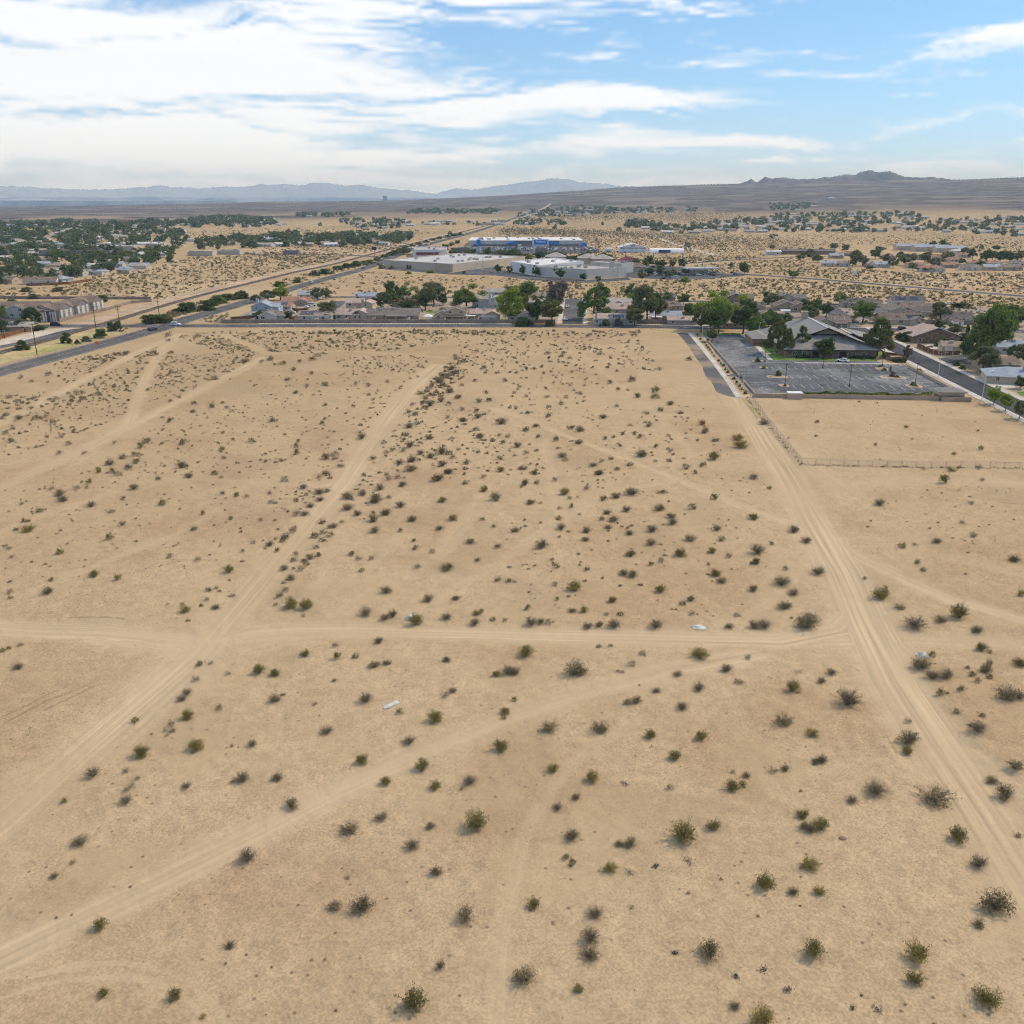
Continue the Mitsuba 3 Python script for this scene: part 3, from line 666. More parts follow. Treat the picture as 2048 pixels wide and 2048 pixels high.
def wall(name, pts, h, bsdf, label, thick=.25, cap=True, cat='wall', post=0.0, post_mat=None):
    k = numbered(name)
    p = np.array(pts, float)
    mb, cb, pb = MB(), MB(), []
    for a, b in zip(p, p[1:]):
        L = np.hypot(*(b - a))
        ang = math.atan2(b[1] - a[1], b[0] - a[0])
        c = (a + b) / 2
        z = min(gz(*a), gz(*b))
        mb.box((c[0], c[1], z + h / 2 - .2), (L, thick, h + .4), ang)
        if cap:
            cb.box((c[0], c[1], z + h + .05), (L + .02, thick + .08, .1), ang)
        if post:
            n = max(1, int(round(L / post)))
            for i in range(n + 1):
                q = a + (b - a) * i / n
                pb.append(MB().box((q[0], q[1], z + h / 2 + .0), (thick + .2, thick + .2, h + .3), ang))
    scene[k + '__panel'] = mikit.ply(mb.get(), bsdf)
    if cap:
        scene[k + '__cap'] = mikit.ply(cb.get(), m('cap'))
    for q in pb:
        put('post', q, post_mat or bsdf, parent=k)
    lab(k, label, cat)
    return k


wall('block_wall', [(-146.0, 464.9), (-127, 464.9), (0, 464.7), (21.5, 464.6)], 1.9, m('block_wall'), 'long brown block wall in front of the houses, left of the side street', post=9.0)
wall('block_wall', [(42.5, 464.8), (60, 464.4), (96, 461.2), (132, 458.0)], 1.9, m('block_wall'), 'brown block wall in front of the houses, right of the side street', post=9.0)
wall('block_wall', [tuple(RS[3] + E1 * 20 + E2 * 14), tuple(RS[3] + E1 * 75 + E2 * 9)], 1.8, m('block_wall'), 'brown block wall behind the pink gabled house', post=9.0)
wall('block_wall', [(-148.0, 464.9), (-147, 474)], 1.9, m('block_wall'), 'short return of the block wall at the leftmost house')
wall('lot_wall', [tuple(lot(1.6, 117)), tuple(lot(1.6, 35))], 0.65, m('tan_wall'), 'low tan wall along the upper left side of the parking lot')
wall('lot_wall', [tuple(lot(1.6, 27)), tuple(lot(1.6, 1))], 0.65, m('tan_wall'), 'low tan wall along the lower left side of the parking lot')
wall('lot_wall', [tuple(lot(0, 0)), tuple(lot(62, 0))], 1.2, m('tan_wall'), 'long tan wall along the bottom of the parking lot')
wall('lot_wall', [tuple(lot(67.6, 58)), tuple(lot(67.6, 14))], .9, m('tan_wall'), 'low tan retaining wall beside the dark street')
wall('lot_wall', [tuple(lot(58, -1.4)), tuple(lot(67, -1.6))], 1.3, m('tan_wall'), 'short tan wall in front of the small grey roofed hut')

# bin enclosure in the wall
mb = MB()
for c, s in (((0, -1.4, .95), (4.4, .25, 1.9)), ((-2.1, .1, .95), (.25, 2.9, 1.9)), ((2.1, .1, .95), (.25, 2.9, 1.9))):
    mb.box(c, s)
p = lot(13.0, -.6)
b = put('bin_enclosure', mb, m('stucco_pink'), (p[0], p[1], 0, GR))
put('lid', MB().box((0, .1, 1.97), (4.7, 3.2, .12)), m('trim_white'), (p[0], p[1], 0, GR), b)
lab(b, 'boxy pinkish bin enclosure with a white top in the tan wall', 'bin enclosure')


# ------------------------------------------------------------------ houses
def roof_gable(mb, x0, x1, y0, y1, h, pitch, axis, o=.5, t=.2):
    if axis == 'x':
        c, hw_ = (y0 + y1) / 2, (y1 - y0) / 2
        a0, a1 = x0 - o, x1 + o
    else:
        c, hw_ = (x0 + x1) / 2, (x1 - x0) / 2
        a0, a1 = y0 - o, y1 + o
    zr, ze = h + pitch * hw_ + .02, h - pitch * o + .02
    for s in (-1, 1):
        prof = [(c, zr), (c + s * (hw_ + o), ze), (c + s * (hw_ + o), ze + t), (c, zr + t)]
        if s > 0:
            prof = prof[::-1]
        if axis == 'x':
            prof = prof
        mb.section(prof, a0, a1, axis)
    return zr + t


def fixed(mesh):
    """triangles turned outwards for a closed convex piece list: left to two-sided use"""
    return mesh


def wall_block(mb, x0, x1, y0, y1, h, pitch, axis):
    if axis == 'hip':
        mb.box(((x0 + x1) / 2, (y0 + y1) / 2, h / 2), (x1 - x0, y1 - y0, h))
        return
    if axis == 'x':
        c, hw_ = (y0 + y1) / 2, (y1 - y0) / 2
        mb.section([(y0, 0), (y1, 0), (y1, h), (c, h + pitch * hw_), (y0, h)], x0, x1, 'x')
    else:
        c, hw_ = (x0 + x1) / 2, (x1 - x0) / 2
        mb.section([(x0, 0), (x1, 0), (x1, h), (c, h + pitch * hw_), (x0, h)], y0, y1, 'y')


def roof_hip(mb, x0, x1, y0, y1, h, pitch, o=.55, t=.18):
    X0, X1, Y0, Y1 = x0 - o, x1 + o, y0 - o, y1 + o
    w, d = X1 - X0, Y1 - Y0
    r = min(w, d) / 2
    zt = h + pitch * r
    if w >= d:
        R = [(X0 + r, (Y0 + Y1) / 2), (X1 - r, (Y0 + Y1) / 2)]
    else:
        R = [((X0 + X1) / 2, Y0 + r), ((X0 + X1) / 2, Y1 - r)]
    v = [(X0, Y0, h), (X1, Y0, h), (X1, Y1, h), (X0, Y1, h), (R[0][0], R[0][1], zt), (R[1][0], R[1][1], zt)]
    v += [(x, y, h - t) for x, y, _ in v[:4]]
    f = [[6, 8, 7], [6, 9, 8]]
    f += [[6, 7, 1], [6, 1, 0], [7, 8, 2], [7, 2, 1], [8, 9, 3], [8, 3, 2], [9, 6, 0], [9, 0, 3]]
    if w >= d:
        f += [[0, 1, 5], [0, 5, 4], [1, 2, 5], [2, 3, 4], [2, 4, 5], [3, 0, 4]]
    else:
        f += [[0, 1, 4], [1, 2, 5], [1, 5, 4], [2, 3, 5], [3, 0, 4], [3, 4, 5]]
    mb.add(v, f)
    return zt


def window(parent, at, c, w, h, face, frame='trim_white'):
    """a framed pane on a wall; face is the outward direction: -y, +x, -x"""
    f, g = MB(), MB()
    t = .09
    if face in ('-y', '+y'):
        s = -1 if face == '-y' else 1
        x, y, z = c
        for dx, dz, ww, hh in ((0, h / 2, w + 2 * t, t), (0, -h / 2, w + 2 * t, t), (-w / 2 - t / 2, 0, t, h - t), (w / 2 + t / 2, 0, t, h - t), (0, 0, .06, h - t)):
            f.box((x + dx, y + s * .04, z + dz), (ww, .1, hh))
        g.box((x, y + s * .015, z), (w - .01, .03, h - .02))
    else:
        s = 1 if face == '+x' else -1
        x, y, z = c
        for dy, dz, ww, hh in ((0, h / 2, w + 2 * t, t), (0, -h / 2, w + 2 * t, t), (-w / 2 - t / 2, 0, t, h - t), (w / 2 + t / 2, 0, t, h - t), (0, 0, .06, h - t)):
            f.box((x + s * .04, y + dy, z + dz), (.1, ww, hh))
        g.box((x + s * .015, y, z), (.03, w - .01, h - .02))
    k = put('window', f, m(frame), at, parent)
    put('pane', g, m('glass'), at, k)


def house(pos, label, blocks, wallm, roofm, ang=0.0, extra=(), name='house', nwin=3, trim='trim_white', seed=0, group=None):
    """blocks: (x0, width, y0, depth, wall height, roof kind, pitch) in metres from the front left corner of the plan"""
    rnd = random.Random(seed * 77 + 5)
    key = numbered(name)
    W = max(b[0] + b[1] for b in blocks)
    x, y = pos
    a = GR + ang
    c = np.array([x, y]) - np.array([math.cos(a), math.sin(a)]) * W / 2
    at = (c[0], c[1], float(terr(np.array([x]), np.array([y]))[0]), a)
    wb, rb, fb = MB(), MB(), MB()
    tops = []
    for (x0, w, y0, d, h, kind, pitch) in blocks:
        wall_block(wb, x0, x0 + w, y0, y0 + d, h, pitch, kind)
        if kind == 'hip':
            tops.append(roof_hip(rb, x0, x0 + w, y0, y0 + d, h + .01, pitch))
            fb.box((x0 + w / 2, y0 - .6, h - .1), (w + 1.2, .06, .22))
        else:
            tops.append(roof_gable(rb, x0, x0 + w, y0, y0 + d, h, pitch, kind))
            o = .52
            if kind == 'x':
                ze = h - pitch * .5
                fb.box((x0 + w / 2, y0 - o, ze + .04), (w + 1.0, .06, .24))
            else:
                hw_ = w / 2
                for s in (-1, 1):
                    xa, za, xb, zb = x0 + hw_, h + pitch * hw_ + .02, x0 + hw_ + s * (hw_ + .5), h - pitch * .5 + .02
                    v = []
                    for xx, zz in ((xa, za), (xb, zb)):
                        for yy in (y0 - o - .05, y0 - o + .01):
                            v += [(xx, yy, zz - .06), (xx, yy, zz + .24)]
                    fb.add(v, [[0, 1, 5, 4], [2, 6, 7, 3], [1, 3, 7, 5], [0, 4, 6, 2], [4, 5, 7, 6], [0, 2, 3, 1]])
        # windows on the three sides that show
        if h > 2.2:
            for s in range(2 if h > 4.5 else 1):
                zc = 1.6 + 2.7 * s
                n = max(1, min(nwin, int(w / 4)))
                for i in range(n):
                    if rnd.random() < .8:
                        window(key, at, (x0 + w * (i + .5) / n + rnd.uniform(-.4, .4), y0, zc), rnd.choice((1.1, 1.5, 1.8)), rnd.choice((1.1, 1.3)), '-y', trim)
                if x0 + w > W - .1:
                    window(key, at, (x0 + w, y0 + d * .4, zc), 1.4, 1.2, '+x', trim)
                if x0 < .1:
                    window(key, at, (x0, y0 + d * .45, zc), 1.4, 1.2, '-x', trim)
    scene[key + '__wall'] = mikit.ply(wb.get(), m(wallm))
    v, f = wb.get()
    scene[key + '__wall'] = mikit.ply((rot(v, a) + np.array(at[:3]), f), m(wallm))
    put('roof', rb, m(roofm), at, key)
    put('fascia', fb, m(trim), at, key)
    b0 = blocks[0]
    for i in range(2):
        q = (b0[0] + b0[1] * rnd.uniform(.2, .8), b0[2] + b0[3] * rnd.uniform(.15, .42))
        zt = b0[4] + b0[6] * (q[1] - b0[2] if b0[5] == 'x' else min(q[0] - b0[0], b0[0] + b0[1] - q[0])) * (1 if b0[5] != 'hip' else .6)
        if i == 0 and b0[4] < 4:
            put('roof_cooler', MB().box((q[0], q[1], zt + .45), (1.1, 1.1, 1.1)).box((q[0], q[1], zt + 1.03), (1.2, 1.2, .08)), m('hvac' if seed % 2 else 'panel_tan'), at, key)
        else:
            put('vent_pipe', MB().tube((q[0], q[1], zt - .5), (q[0], q[1], zt + .7), .14, .14, 6), m('trim_white'), at, key)
    for ex in extra:
        kind = ex[0]
        if kind == 'chimney':
            _, cx, cy, cz = ex
            k = put('chimney', MB().box((cx, cy, cz / 2), (1.5, .9, cz)).box((cx, cy, cz + .08), (1.7, 1.1, .16)), m(wallm), at, key)
        elif kind == 'solar':
            _, x0, y0, w, d, h, pitch, n = ex      # on a slope rising to +y from (y0, h)
            for i in range(n):
                xa = x0 + w * i / n
                mb = MB()
                v = [(xa + .06, y0, h), (xa + w / n - .06, y0, h), (xa + w / n - .06, y0 + d, h + pitch * d), (xa + .06, y0 + d, h + pitch * d)]
                v += [(q[0], q[1], q[2] + .08) for q in v]
                mb.add(v, [[0, 3, 2, 1], [4, 5, 6, 7], [0, 1, 5, 4], [1, 2, 6, 5], [2, 3, 7, 6], [3, 0, 4, 7]])
                put('solar_panel', mb, m('solar'), at, key)
        elif kind == 'porch':
            _, x0, w, d, h, mat = ex
            mb = MB()
            v = [(x0, -d, h - .5), (x0 + w, -d, h - .5), (x0 + w, .3, h), (x0, .3, h)]
            v += [(q[0], q[1], q[2] + .16) for q in v]
            mb.add(v, [[0, 3, 2, 1], [4, 5, 6, 7], [0, 1, 5, 4], [1, 2, 6, 5], [2, 3, 7, 6], [3, 0, 4, 7]])
            k = put('porch_roof', mb, m(mat), at, key)
            for xx in (x0 + .2, x0 + w / 2, x0 + w - .2):
                put('post', MB().box((xx, -d + .2, (h - .5) / 2), (.16, .16, h - .5)), m('trim_white'), at, k)
        elif kind == 'garage':
            _, x0, w, y0 = ex
            mb = MB()
            for i in range(4):
                mb.box((x0 + w / 2, y0 - .03, .3 + i * .56), (w, .07, .52))
            put('garage_door', mb, m('trim_white'), at, key)
        elif kind == 'door':
            put('door', MB().box((ex[1], ex[2] - .03, 1.05), (1.0, .1, 2.1)), m('wood_brown'), at, key)
        elif kind == 'vents':
            for i in range(ex[1]):
                q = (ex[2] + rnd.uniform(0, ex[3]), ex[4] + rnd.uniform(0, 2.5))
                put('roof_vent', MB().tube((q[0], q[1], ex[5] - 1), (q[0], q[1], ex[5] + .5), .16, .16, 6), m('trim_white'), at, key)
    lab(key, label, 'house', group)
    return key, at


gab = lambda w, d, h=2.8, p=.36: [(0, w, 0, d, h, 'x', p)]
Lsh = lambda w, d, h=2.8, p=.36: [(0, w, 3, d - 3, h, 'x', p), (w * .55, w * .45, 0, d - 3, h, 'y', p)]
Lhip = lambda w, d, h=2.8, p=.36: [(0, w, 3, d - 3, h, 'hip', p), (w * .1, w * .42, 0, d - 3, h - .02, 'hip', p)]
twos = lambda w, d, p=.36: [(0, w * .62, 1.5, d - 1.5, 5.4, 'x', p), (w * .55, w * .45, 0, d - 1, 5.2, 'y', p)]
HOUSES = [
    ((-131.5, 489.9), 'pale blue two storey house at the left end of the row', [(0, 11, 2, 9, 5.3, 'y', .4), (8, 6, 4, 8, 5.0, 'x', .36)], 'siding_blue', 'roof_blue', 0, [('porch', 0, 7, 3.0, 2.9, 'roof_light'), ('chimney', 1.2, 9, 8.2)]),
    ((-122.5, 473.7), 'white gabled house with a grey roof near the left end of the wall', [(0, 9, 0, 10, 2.7, 'y', .42), (7, 8, 2, 8, 2.7, 'x', .36)], 'stucco_white', 'roof_grey', 0, []),
    ((-126.8, 540.5), 'house with a broad terracotta red tiled roof', Lsh(16, 12), 'stucco_tan', 'roof_red', 0, [('garage', 2, 5, 3)]),
    ((-128.6, 516.3), 'low pinkish house with dark solar panels on its roof', gab(11, 10), 'stucco_pink', 'roof_red', 0, [('solar', 2, .2, 7, 3.6, 3.05, .36, 4)]),
    ((-101.2, 473.7), 'house with a tan roof and white gable wall and solar panels', [(0, 16, 0, 10, 2.7, 'x', .38), (12, 5, 1, 9, 2.8, 'y', .4)], 'stucco_white', 'roof_tan', 0, [('solar', .8, .3, 7, 3.8, 3.0, .38, 5)]),
    ((-83.2, 477.6), 'house with a wide pale pink roof beside the dark hedge trees', [(0, 12, 0, 11, 2.9, 'x', .40), (9, 7, 1, 9, 3.6, 'y', .42)], 'stucco_beige', 'roof_pink', 0, [('chimney', 8.6, 6, 5.8)]),
    ((-83.7, 507.2), 'beige two storey house with a pink roof and blank side wall', twos(15, 11), 'stucco_beige', 'roof_pink', 0, [('chimney', 10, -.4, 7.4)]),
    ((-89.7, 569.8), 'low house with a pale blue roof behind the palms', gab(13, 9), 'stucco_white', 'roof_blue', 0, []),
    ((-126.7, 578.3), 'far low house with a blue grey roof at the street bend', gab(13, 9), 'stucco_white', 'roof_blue', 0, []),
    ((-70.8, 477.6), 'small brown hipped house left of the long grey roof', gab(9, 10, 2.8, .45), 'stucco_tan', 'roof_grey', 0, []),
    ((-58.6, 477.6), 'house with a very long grey roof behind the wall', [(0, 21, 0, 12, 2.8, 'x', .42), (-4, 12, 6, 9, 3.0, 'y', .45)], 'stucco_tan', 'roof_grey', 0, [('porch', 4, 11, 2.6, 2.6, 'roof_grey')]),
    ((-60.6, 530.6), 'house with a reddish brown tiled roof behind dark trees', Lsh(17, 12, 3.0), 'stucco_pink', 'roof_red', 0, [('chimney', 6, 6, 6)]),
    ((-57.3, 540.5), 'house with a dull grey roof beside the round olive trees', gab(12, 11, 2.8, .4), 'stucco_tan', 'roof_grey', 0, []),
    ((-31.9, 475.6), 'beige two storey gabled house with a brown roof and long porch', [(0, 9, 3, 10, 2.8, 'y', .42), (6, 11, 0, 10, 4.6, 'y', .36)], 'stucco_yellow', 'roof_brown', 0, [('porch', 4, 12, 3.2, 2.8, 'roof_brown'), ('chimney', 16.4, 4, 6.5)]),
    ((-14.2, 477.6), 'house with a salmon pink roof and a row of roof vents', [(0, 16, 2, 10, 3.0, 'x', .36), (8, 8, 0, 9, 2.9, 'y', .40)], 'stucco_beige', 'roof_pink', 0, [('vents', 6, 2, 8, 4, 4.6)]),
    ((-14.2, 525.8), 'pale grey two storey house with a tall chimney', twos(17, 12), 'stucco_white', 'roof_light', 0, [('chimney', 10.2, -.4, 8.4)]),
    ((-9.2, 569.8), 'two storey house with a light grey roof at the back of the row', gab(13, 10, 5.0), 'stucco_white', 'roof_light', 0, []),
    ((4.3, 467.8), 'white house with a grey roof beside the dark round bush', [(0, 12, 2, 10, 2.8, 'x', .42), (5, 8, 0, 9, 2.8, 'y', .42)], 'stucco_white', 'roof_grey', 0, []),
    ((14.9, 530.6), 'house with a brownish pink roof left of the side street', Lsh(16, 12, 3.1), 'stucco_pink', 'roof_pink', 0, []),
    ((17.1, 569.8), 'far house with a tan roof left of the side street', gab(13, 9), 'stucco_tan', 'roof_tan', 0, []),
    ((60.0, 533.0), 'house with a flat looking light grey roof right of the side street', [(0, 17, 0, 11, 2.9, 'x', .34), (7, 5, -2, 6, 2.9, 'y', .45)], 'stucco_white', 'roof_light', 0, []),
    ((57.0, 500.6), 'house with a long brownish pink roof between two pale roofs', gab(19, 12, 3.0, .38), 'stucco_pink', 'roof_pink', 0, []),
    ((52.2, 458.4), 'whitish house with a dark solar array beside the side street', [(0, 19, 0, 11, 3.2, 'x', .32), (-2, 8, 2, 9, 2.8, 'x', .36)], 'stucco_white', 'roof_pink', 0, [('solar', 5, .4, 8, 3.4, 3.5, .32, 5), ('chimney', 6.5, -.5, 5.6)]),
    ((90.4, 564.3), 'grey gabled house at the back right of the tall trees', [(0, 9, 0, 10, 2.9, 'y', .42), (8, 9, 2, 8, 2.9, 'x', .4)], 'stucco_tan', 'roof_grey', 0, []),
    ((88.0, 516.3), 'brown hipped house right of the tall olive trees', Lhip(15, 12), 'stucco_tan', 'roof_brown', 0, []),
    ((79.2, 473.7), 'low house with a pale blue grey roof behind the wall', gab(15, 10, 2.7, .34), 'stucco_beige', 'roof_blue', 0, [('porch', -3, 8, 3, 2.6, 'trim_white')]),
    ((84.5, 458.4), 'low house with a light salmon roof close behind the wall', gab(14, 9, 2.4, .30), 'stucco_pink', 'roof_pink', 0, []),
    ((107.9, 445.9), 'pink gabled house partly hidden by the lot trees', gab(12, 10, 2.7, .4), 'stucco_tan', 'roof_pink', 0, []),
    ((135.7, 556.1), 'house with a greenish grey gable roof near the back street', [(0, 14, 0, 12, 2.9, 'y', .40), (10, 8, 2, 9, 2.9, 'x', .4)], 'brick_brown', 'roof_grey', 0, []),
    ((131.9, 511.7), 'house with a grey roof edged in white', Lsh(16, 12), 'stucco_tan', 'roof_dark', 0, [('chimney', 14, 2, 5.5)]),
    ((132.0, 477.6), 'flat fronted tan house with a row of white windows', gab(15, 8, 3.4, .15), 'stucco_tan', 'roof_tan', 0, []),
    ((167.1, 556.1), 'pale gabled house with a grey roof on the back street', [(0, 12, 0, 10, 2.9, 'y', .42), (10, 8, 2, 8, 2.9, 'x', .38)], 'stucco_beige', 'roof_grey', 0, []),
    ((154.8, 511.7), 'brown grey house with crossed hipped roofs above the church', [(0, 13, 2, 11, 2.9, 'y', .42), (8, 11, 0, 11, 2.9, 'y', .42)], 'stucco_tan', 'roof_brown', 0, []),
    ((156.9, 449.4), 'grey brown house with white skylight dots behind the church', [(0, 7, 0, 11, 2.9, 'y', .42), (6, 10, 1, 10, 2.9, 'x', .40)], 'stucco_beige', 'roof_brown', 0, [('vents', 7, 7, 8, 1.5, 4.4), ('porch', 8, 6, 2.5, 2.6, 'roof_brown')]),
    ((201.2, 530.6), 'house with a wide dark brown roof behind the bright green tree', Lhip(22, 12, 3.0), 'stucco_tan', 'roof_dark', 0, []),
    ((201.7, 494.1), 'house with a broad grey gabled roof right of the bright green tree', [(0, 14, 2, 12, 3.0, 'x', .40), (9, 9, 0, 12, 3.0, 'y', .40)], 'stucco_beige', 'roof_grey', 0, [('garage', 1.5, 5, 2)]),
    ((193.5, 456.6), 'house with a wide brown roof and a tan chimney', [(0, 20, 2, 11, 2.9, 'x', .42), (14, 7, 0, 9, 2.9, 'y', .40)], 'stucco_beige', 'roof_brown', 0, [('vents', 5, 6, 6, 3.5, 4.4), ('chimney', 2.5, 3.5, 6.2), ('solar', 13, 2.2, 6, 3.4, 3.2, .42, 4)]),
    ((229.6, 538.0), 'house with two bright solar arrays at the back of the row', [(0, 18, 0, 11, 3.2, 'x', .42)], 'stucco_white', 'roof_dark', 0, [('solar', 2, .4, 6, 4, 3.55, .42, 4), ('solar', 10, .4, 5, 4, 3.55, .42, 4)]),
    ((224.1, 507.2), 'house with a brown roof below the two solar arrays', Lsh(19, 12), 'stucco_beige', 'roof_brown', 0, []),
    ((224.7, 489.9), 'house with a dark slate roof beside the scrub', Lhip(20, 13), 'stucco_beige', 'roof_dark', 0, []),
    ((224.7, 460.3), 'dark roofed house with small pale gables at the right', [(0, 14, 3, 11, 2.9, 'x', .42), (1, 5, 0, 8, 2.9, 'y', .5), (9, 6, 1, 8, 2.9, 'y', .45)], 'stucco_beige', 'roof_dark', 0, []),
    ((185.0, 400.1), 'pink roofed house with a broad brick gable facing the street', [(0, 21, 0, 14, 3.0, 'y', .34)], 'brick_brown', 'roof_pink', .10, []),
    ((182.1, 374.7), 'low pale building with a tan roof inside the fenced yard', [(0, 11, 0, 8, 2.6, 'x', .34)], 'stucco_yellow', 'roof_tan', -.15, [('garage', 1, 3, 0)]),
    ((206.3, 371.0), 'house with a blue grey roof behind the dark tree at the right edge', gab(18, 10), 'stucco_white', 'roof_blue', 0, []),
    ((179.8, 333.1), 'low dark brown roofed house behind a hedge at the right', gab(13, 10, 2.6, .34), 'stucco_tan', 'roof_brown', .1, []),
    ((173.3, 307.0), 'pale house with a light blue grey roof at the right edge', [(0, 22, 0, 13, 2.7, 'hip', .32)], 'stucco_beige', 'roof_blue', -.25, []),
]
for i, (pos, lb, bl, wm, rm, an, ex) in enumerate(HOUSES):
    house(pos, lb, bl, wm, rm, an, ex, seed=i)

for i, poly in enumerate(([(-146, 466), (21, 466), (30, 560), (-60, 575), (-130, 556), (-146, 520)], [(43, 466), (96, 463), (132, 459.5), (215, 452), (330, 442), (330, 520), (215, 545), (48, 562)], [tuple(RS[0] + E1 * 9 + E2 * 300), tuple(RS[0] + E1 * 80 + E2 * 300), tuple(RS[3] + E1 * 85 - E2 * 2), tuple(RS[3] + E1 * 9 - E2 * 2)])):
    sheet('yards', poly, m('yard'), ('yards of earth and gravel between the houses of the left block', 'yards of earth and gravel between the houses of the right block', 'yards of earth and gravel right of the dark street')[i], z=.016)
rw = random.Random(44)
yw = 0
for x0, x1, yb in ((-132, 16, 466.0), (50, 128, 463.0), (135, 250, 466)):
    x = x0
    while x < x1:
        y0_ = yb - max(0, x - 60) * .07 + (6 if x > 130 else 0)
        k = numbered('yard_wall')
        p0, p1 = np.array([x, y0_ + .4]), np.array([x, y0_ + .4]) + E2 * rw.uniform(22, 32)
        c = (p0 + p1) / 2
        L = np.hypot(*(p1 - p0))
        put('panel', MB().box((c[0], c[1], .85), (.2, L, 1.8), GR), m(('block_wall', 'wood_brown', 'stucco_tan')[yw % 3]), parent=k)
        put('cap', MB().box((c[0], c[1], 1.79), (.28, L, .08), GR), m('cap'), parent=k)
        PLACE[k] = tuple(p0)
        lab(k, ('brown block', 'red brown board', 'pale stucco')[yw % 3] + ' yard wall running back between two houses', 'wall', 'yard walls between the houses')
        yw += 1
        x += rw.uniform(14, 21)

# sheds, tents, awnings
def shed(pos, label, w, d, h, wm, rm, name='shed', ang=0.0):
    k = numbered(name)
    at = (pos[0], pos[1], 0, GR + ang)
    mb, rb = MB(), MB()
    wall_block(mb, -w / 2, w / 2, 0, d, h, .3, 'x')
    roof_gable(rb, -w / 2, w / 2, 0, d, h, .3, 'x', .2, .1)
    put('wall', mb, m(wm), at, k)
    put('roof', rb, m(rm), at, k)
    put('door', MB().box((w * .15, -.03, .95), (1.0, .08, 1.9)), m('trim_grey'), at, k)
    lab(k, label, 'shed')


shed((-11.8, 472.7), 'long white shed against the block wall below the salmon pink roof', 8, 3, 2.1, 'stucco_white', 'roof_light')
shed((146.0, 494.1), 'white shed left of the church chimney', 4.5, 4, 2.6, 'trim_white', 'metal_white')
shed((219.9, 454.8), 'small white shed behind the block wall at the right', 5, 3, 2.3, 'trim_white', 'roof_brown')
shed((86.0, 489.9), 'small pale shed with a white door beside the brown house', 2.6, 3, 2.6, 'trim_white', 'roof_dark')
k = numbered('canopy_tent')
at = (*(-43.2, 475.6), 0, GR)
put('canopy', MB().add([(-2.2, -2.2, 2.3), (2.2, -2.2, 2.3), (2.2, 2.2, 2.3), (-2.2, 2.2, 2.3), (0, 0, 3.5), (-2.2, -2.2, 1.9), (2.2, -2.2, 1.9), (2.2, 2.2, 1.9), (-2.2, 2.2, 1.9)], [[0, 1, 4], [1, 2, 4], [2, 3, 4], [3, 0, 4], [5, 6, 1], [5, 1, 0], [6, 7, 2], [6, 2, 1], [7, 8, 3], [7, 3, 2], [8, 5, 0], [8, 0, 3]]), m('fabric_white'), at, k)
for sx in (-2.1, 2.1):
    for sy in (-2.1, 2.1):
        put('leg', MB().tube((sx, sy, 0), (sx, sy, 2.3), .05), m('trim_white'), at, k)
lab(k, 'small white canopy tent in a back yard behind the wall', 'canopy tent')
k = numbered('patio_cover')
at = (*(-22.6, 473.7), 0, GR)
put('roof', MB().box((0, 1.5, 2.6), (7.5, 3.6, .18)), m('metal_white'), at, k)
for sx in (-3.6, 0, 3.6):
    put('post', MB().box((sx, -.2, 1.25), (.15, .15, 2.5)), m('trim_white'), at, k)
lab(k, 'white flat patio cover beside the beige gabled house', 'patio cover')

# the church: a long ridge leading away, with a small gable face above the front hip
k = numbered('church')
cf = np.array((126.4, 360.2))
at = (cf[0], cf[1], 0, GR)
w, d, h, rz = 17.5, 52.0, 3.4, 10.6
put('wall', MB().box((0, d / 2 + 1.5, h / 2), (2 * w, d, h)), m('brick_brown'), at, k)
o = 1.3
W_, fy, gy = w + o, -.2, 11.0
gz_ = h + (rz - h) * .60                       # foot of the little gable
gx = W_ * (1 - .60)
R0, R1 = (0, gy, rz), (0, d - 4.0, rz)
v = [(-W_, fy, h), (W_, fy, h), (W_, d + 2.5, h), (-W_, d + 2.5, h), (-gx, gy + .6, gz_), (gx, gy + .6, gz_), (0, gy - 1.2, rz), R1, (0, gy + .6, rz - .1),
     (-W_, fy, h - .25), (W_, fy, h - .25), (W_, d + 2.5, h - .25), (-W_, d + 2.5, h - .25), (-gx, gy - 1.2, gz_), (gx, gy - 1.2, gz_)]
f = [[0, 1, 5], [0, 5, 4], [1, 2, 7], [1, 7, 6], [1, 6, 14], [1, 14, 5], [3, 0, 4], [3, 4, 13], [3, 13, 6], [3, 6, 7], [2, 3, 7], [9, 11, 10], [9, 12, 11], [4, 8, 6], [4, 6, 13], [5, 6, 8], [5, 14, 6]]
put('roof', MB().add(v, f), m('roof_church'), at, k)
put('fascia', MB().box((0, fy - .04, h - .16), (2 * W_ + .1, .1, .34)).box((-W_ - .04, d / 2, h - .16), (.1, d + 5, .34)).box((W_ + .04, d / 2, h - .16), (.1, d + 5, .34)), m('trim_dark'), at, k)
g = MB()
for s in (-1, 1):
    v = []
    for xx, zz in ((0, rz), (s * (gx + .5), gz_ - .1)):
        for yy in (gy - 1.34, gy - 1.2):
            v += [(xx, yy, zz - .55), (xx, yy, zz + .06)]
    g.add(v, [[0, 1, 5, 4], [2, 6, 7, 3], [1, 3, 7, 5], [0, 4, 6, 2], [4, 5, 7, 6], [0, 2, 3, 1]])
g.box((0, gy - .1, gz_ + .1), (2 * gx, .3, .45))
put('gable_trim', g, m('trim_dark'), at, k)
put('gable', MB().add([(-gx * .9, gy + .5, gz_), (gx * .9, gy + .5, gz_), (0, gy + .5, rz - .25), (-gx * .9, gy + .7, gz_), (gx * .9, gy + .7, gz_), (0, gy + .7, rz - .25)], [[0, 1, 2], [5, 4, 3], [0, 3, 4], [0, 4, 1], [1, 4, 5], [1, 5, 2], [2, 5, 3], [2, 3, 0]]), m('stucco_tan'), at, k)
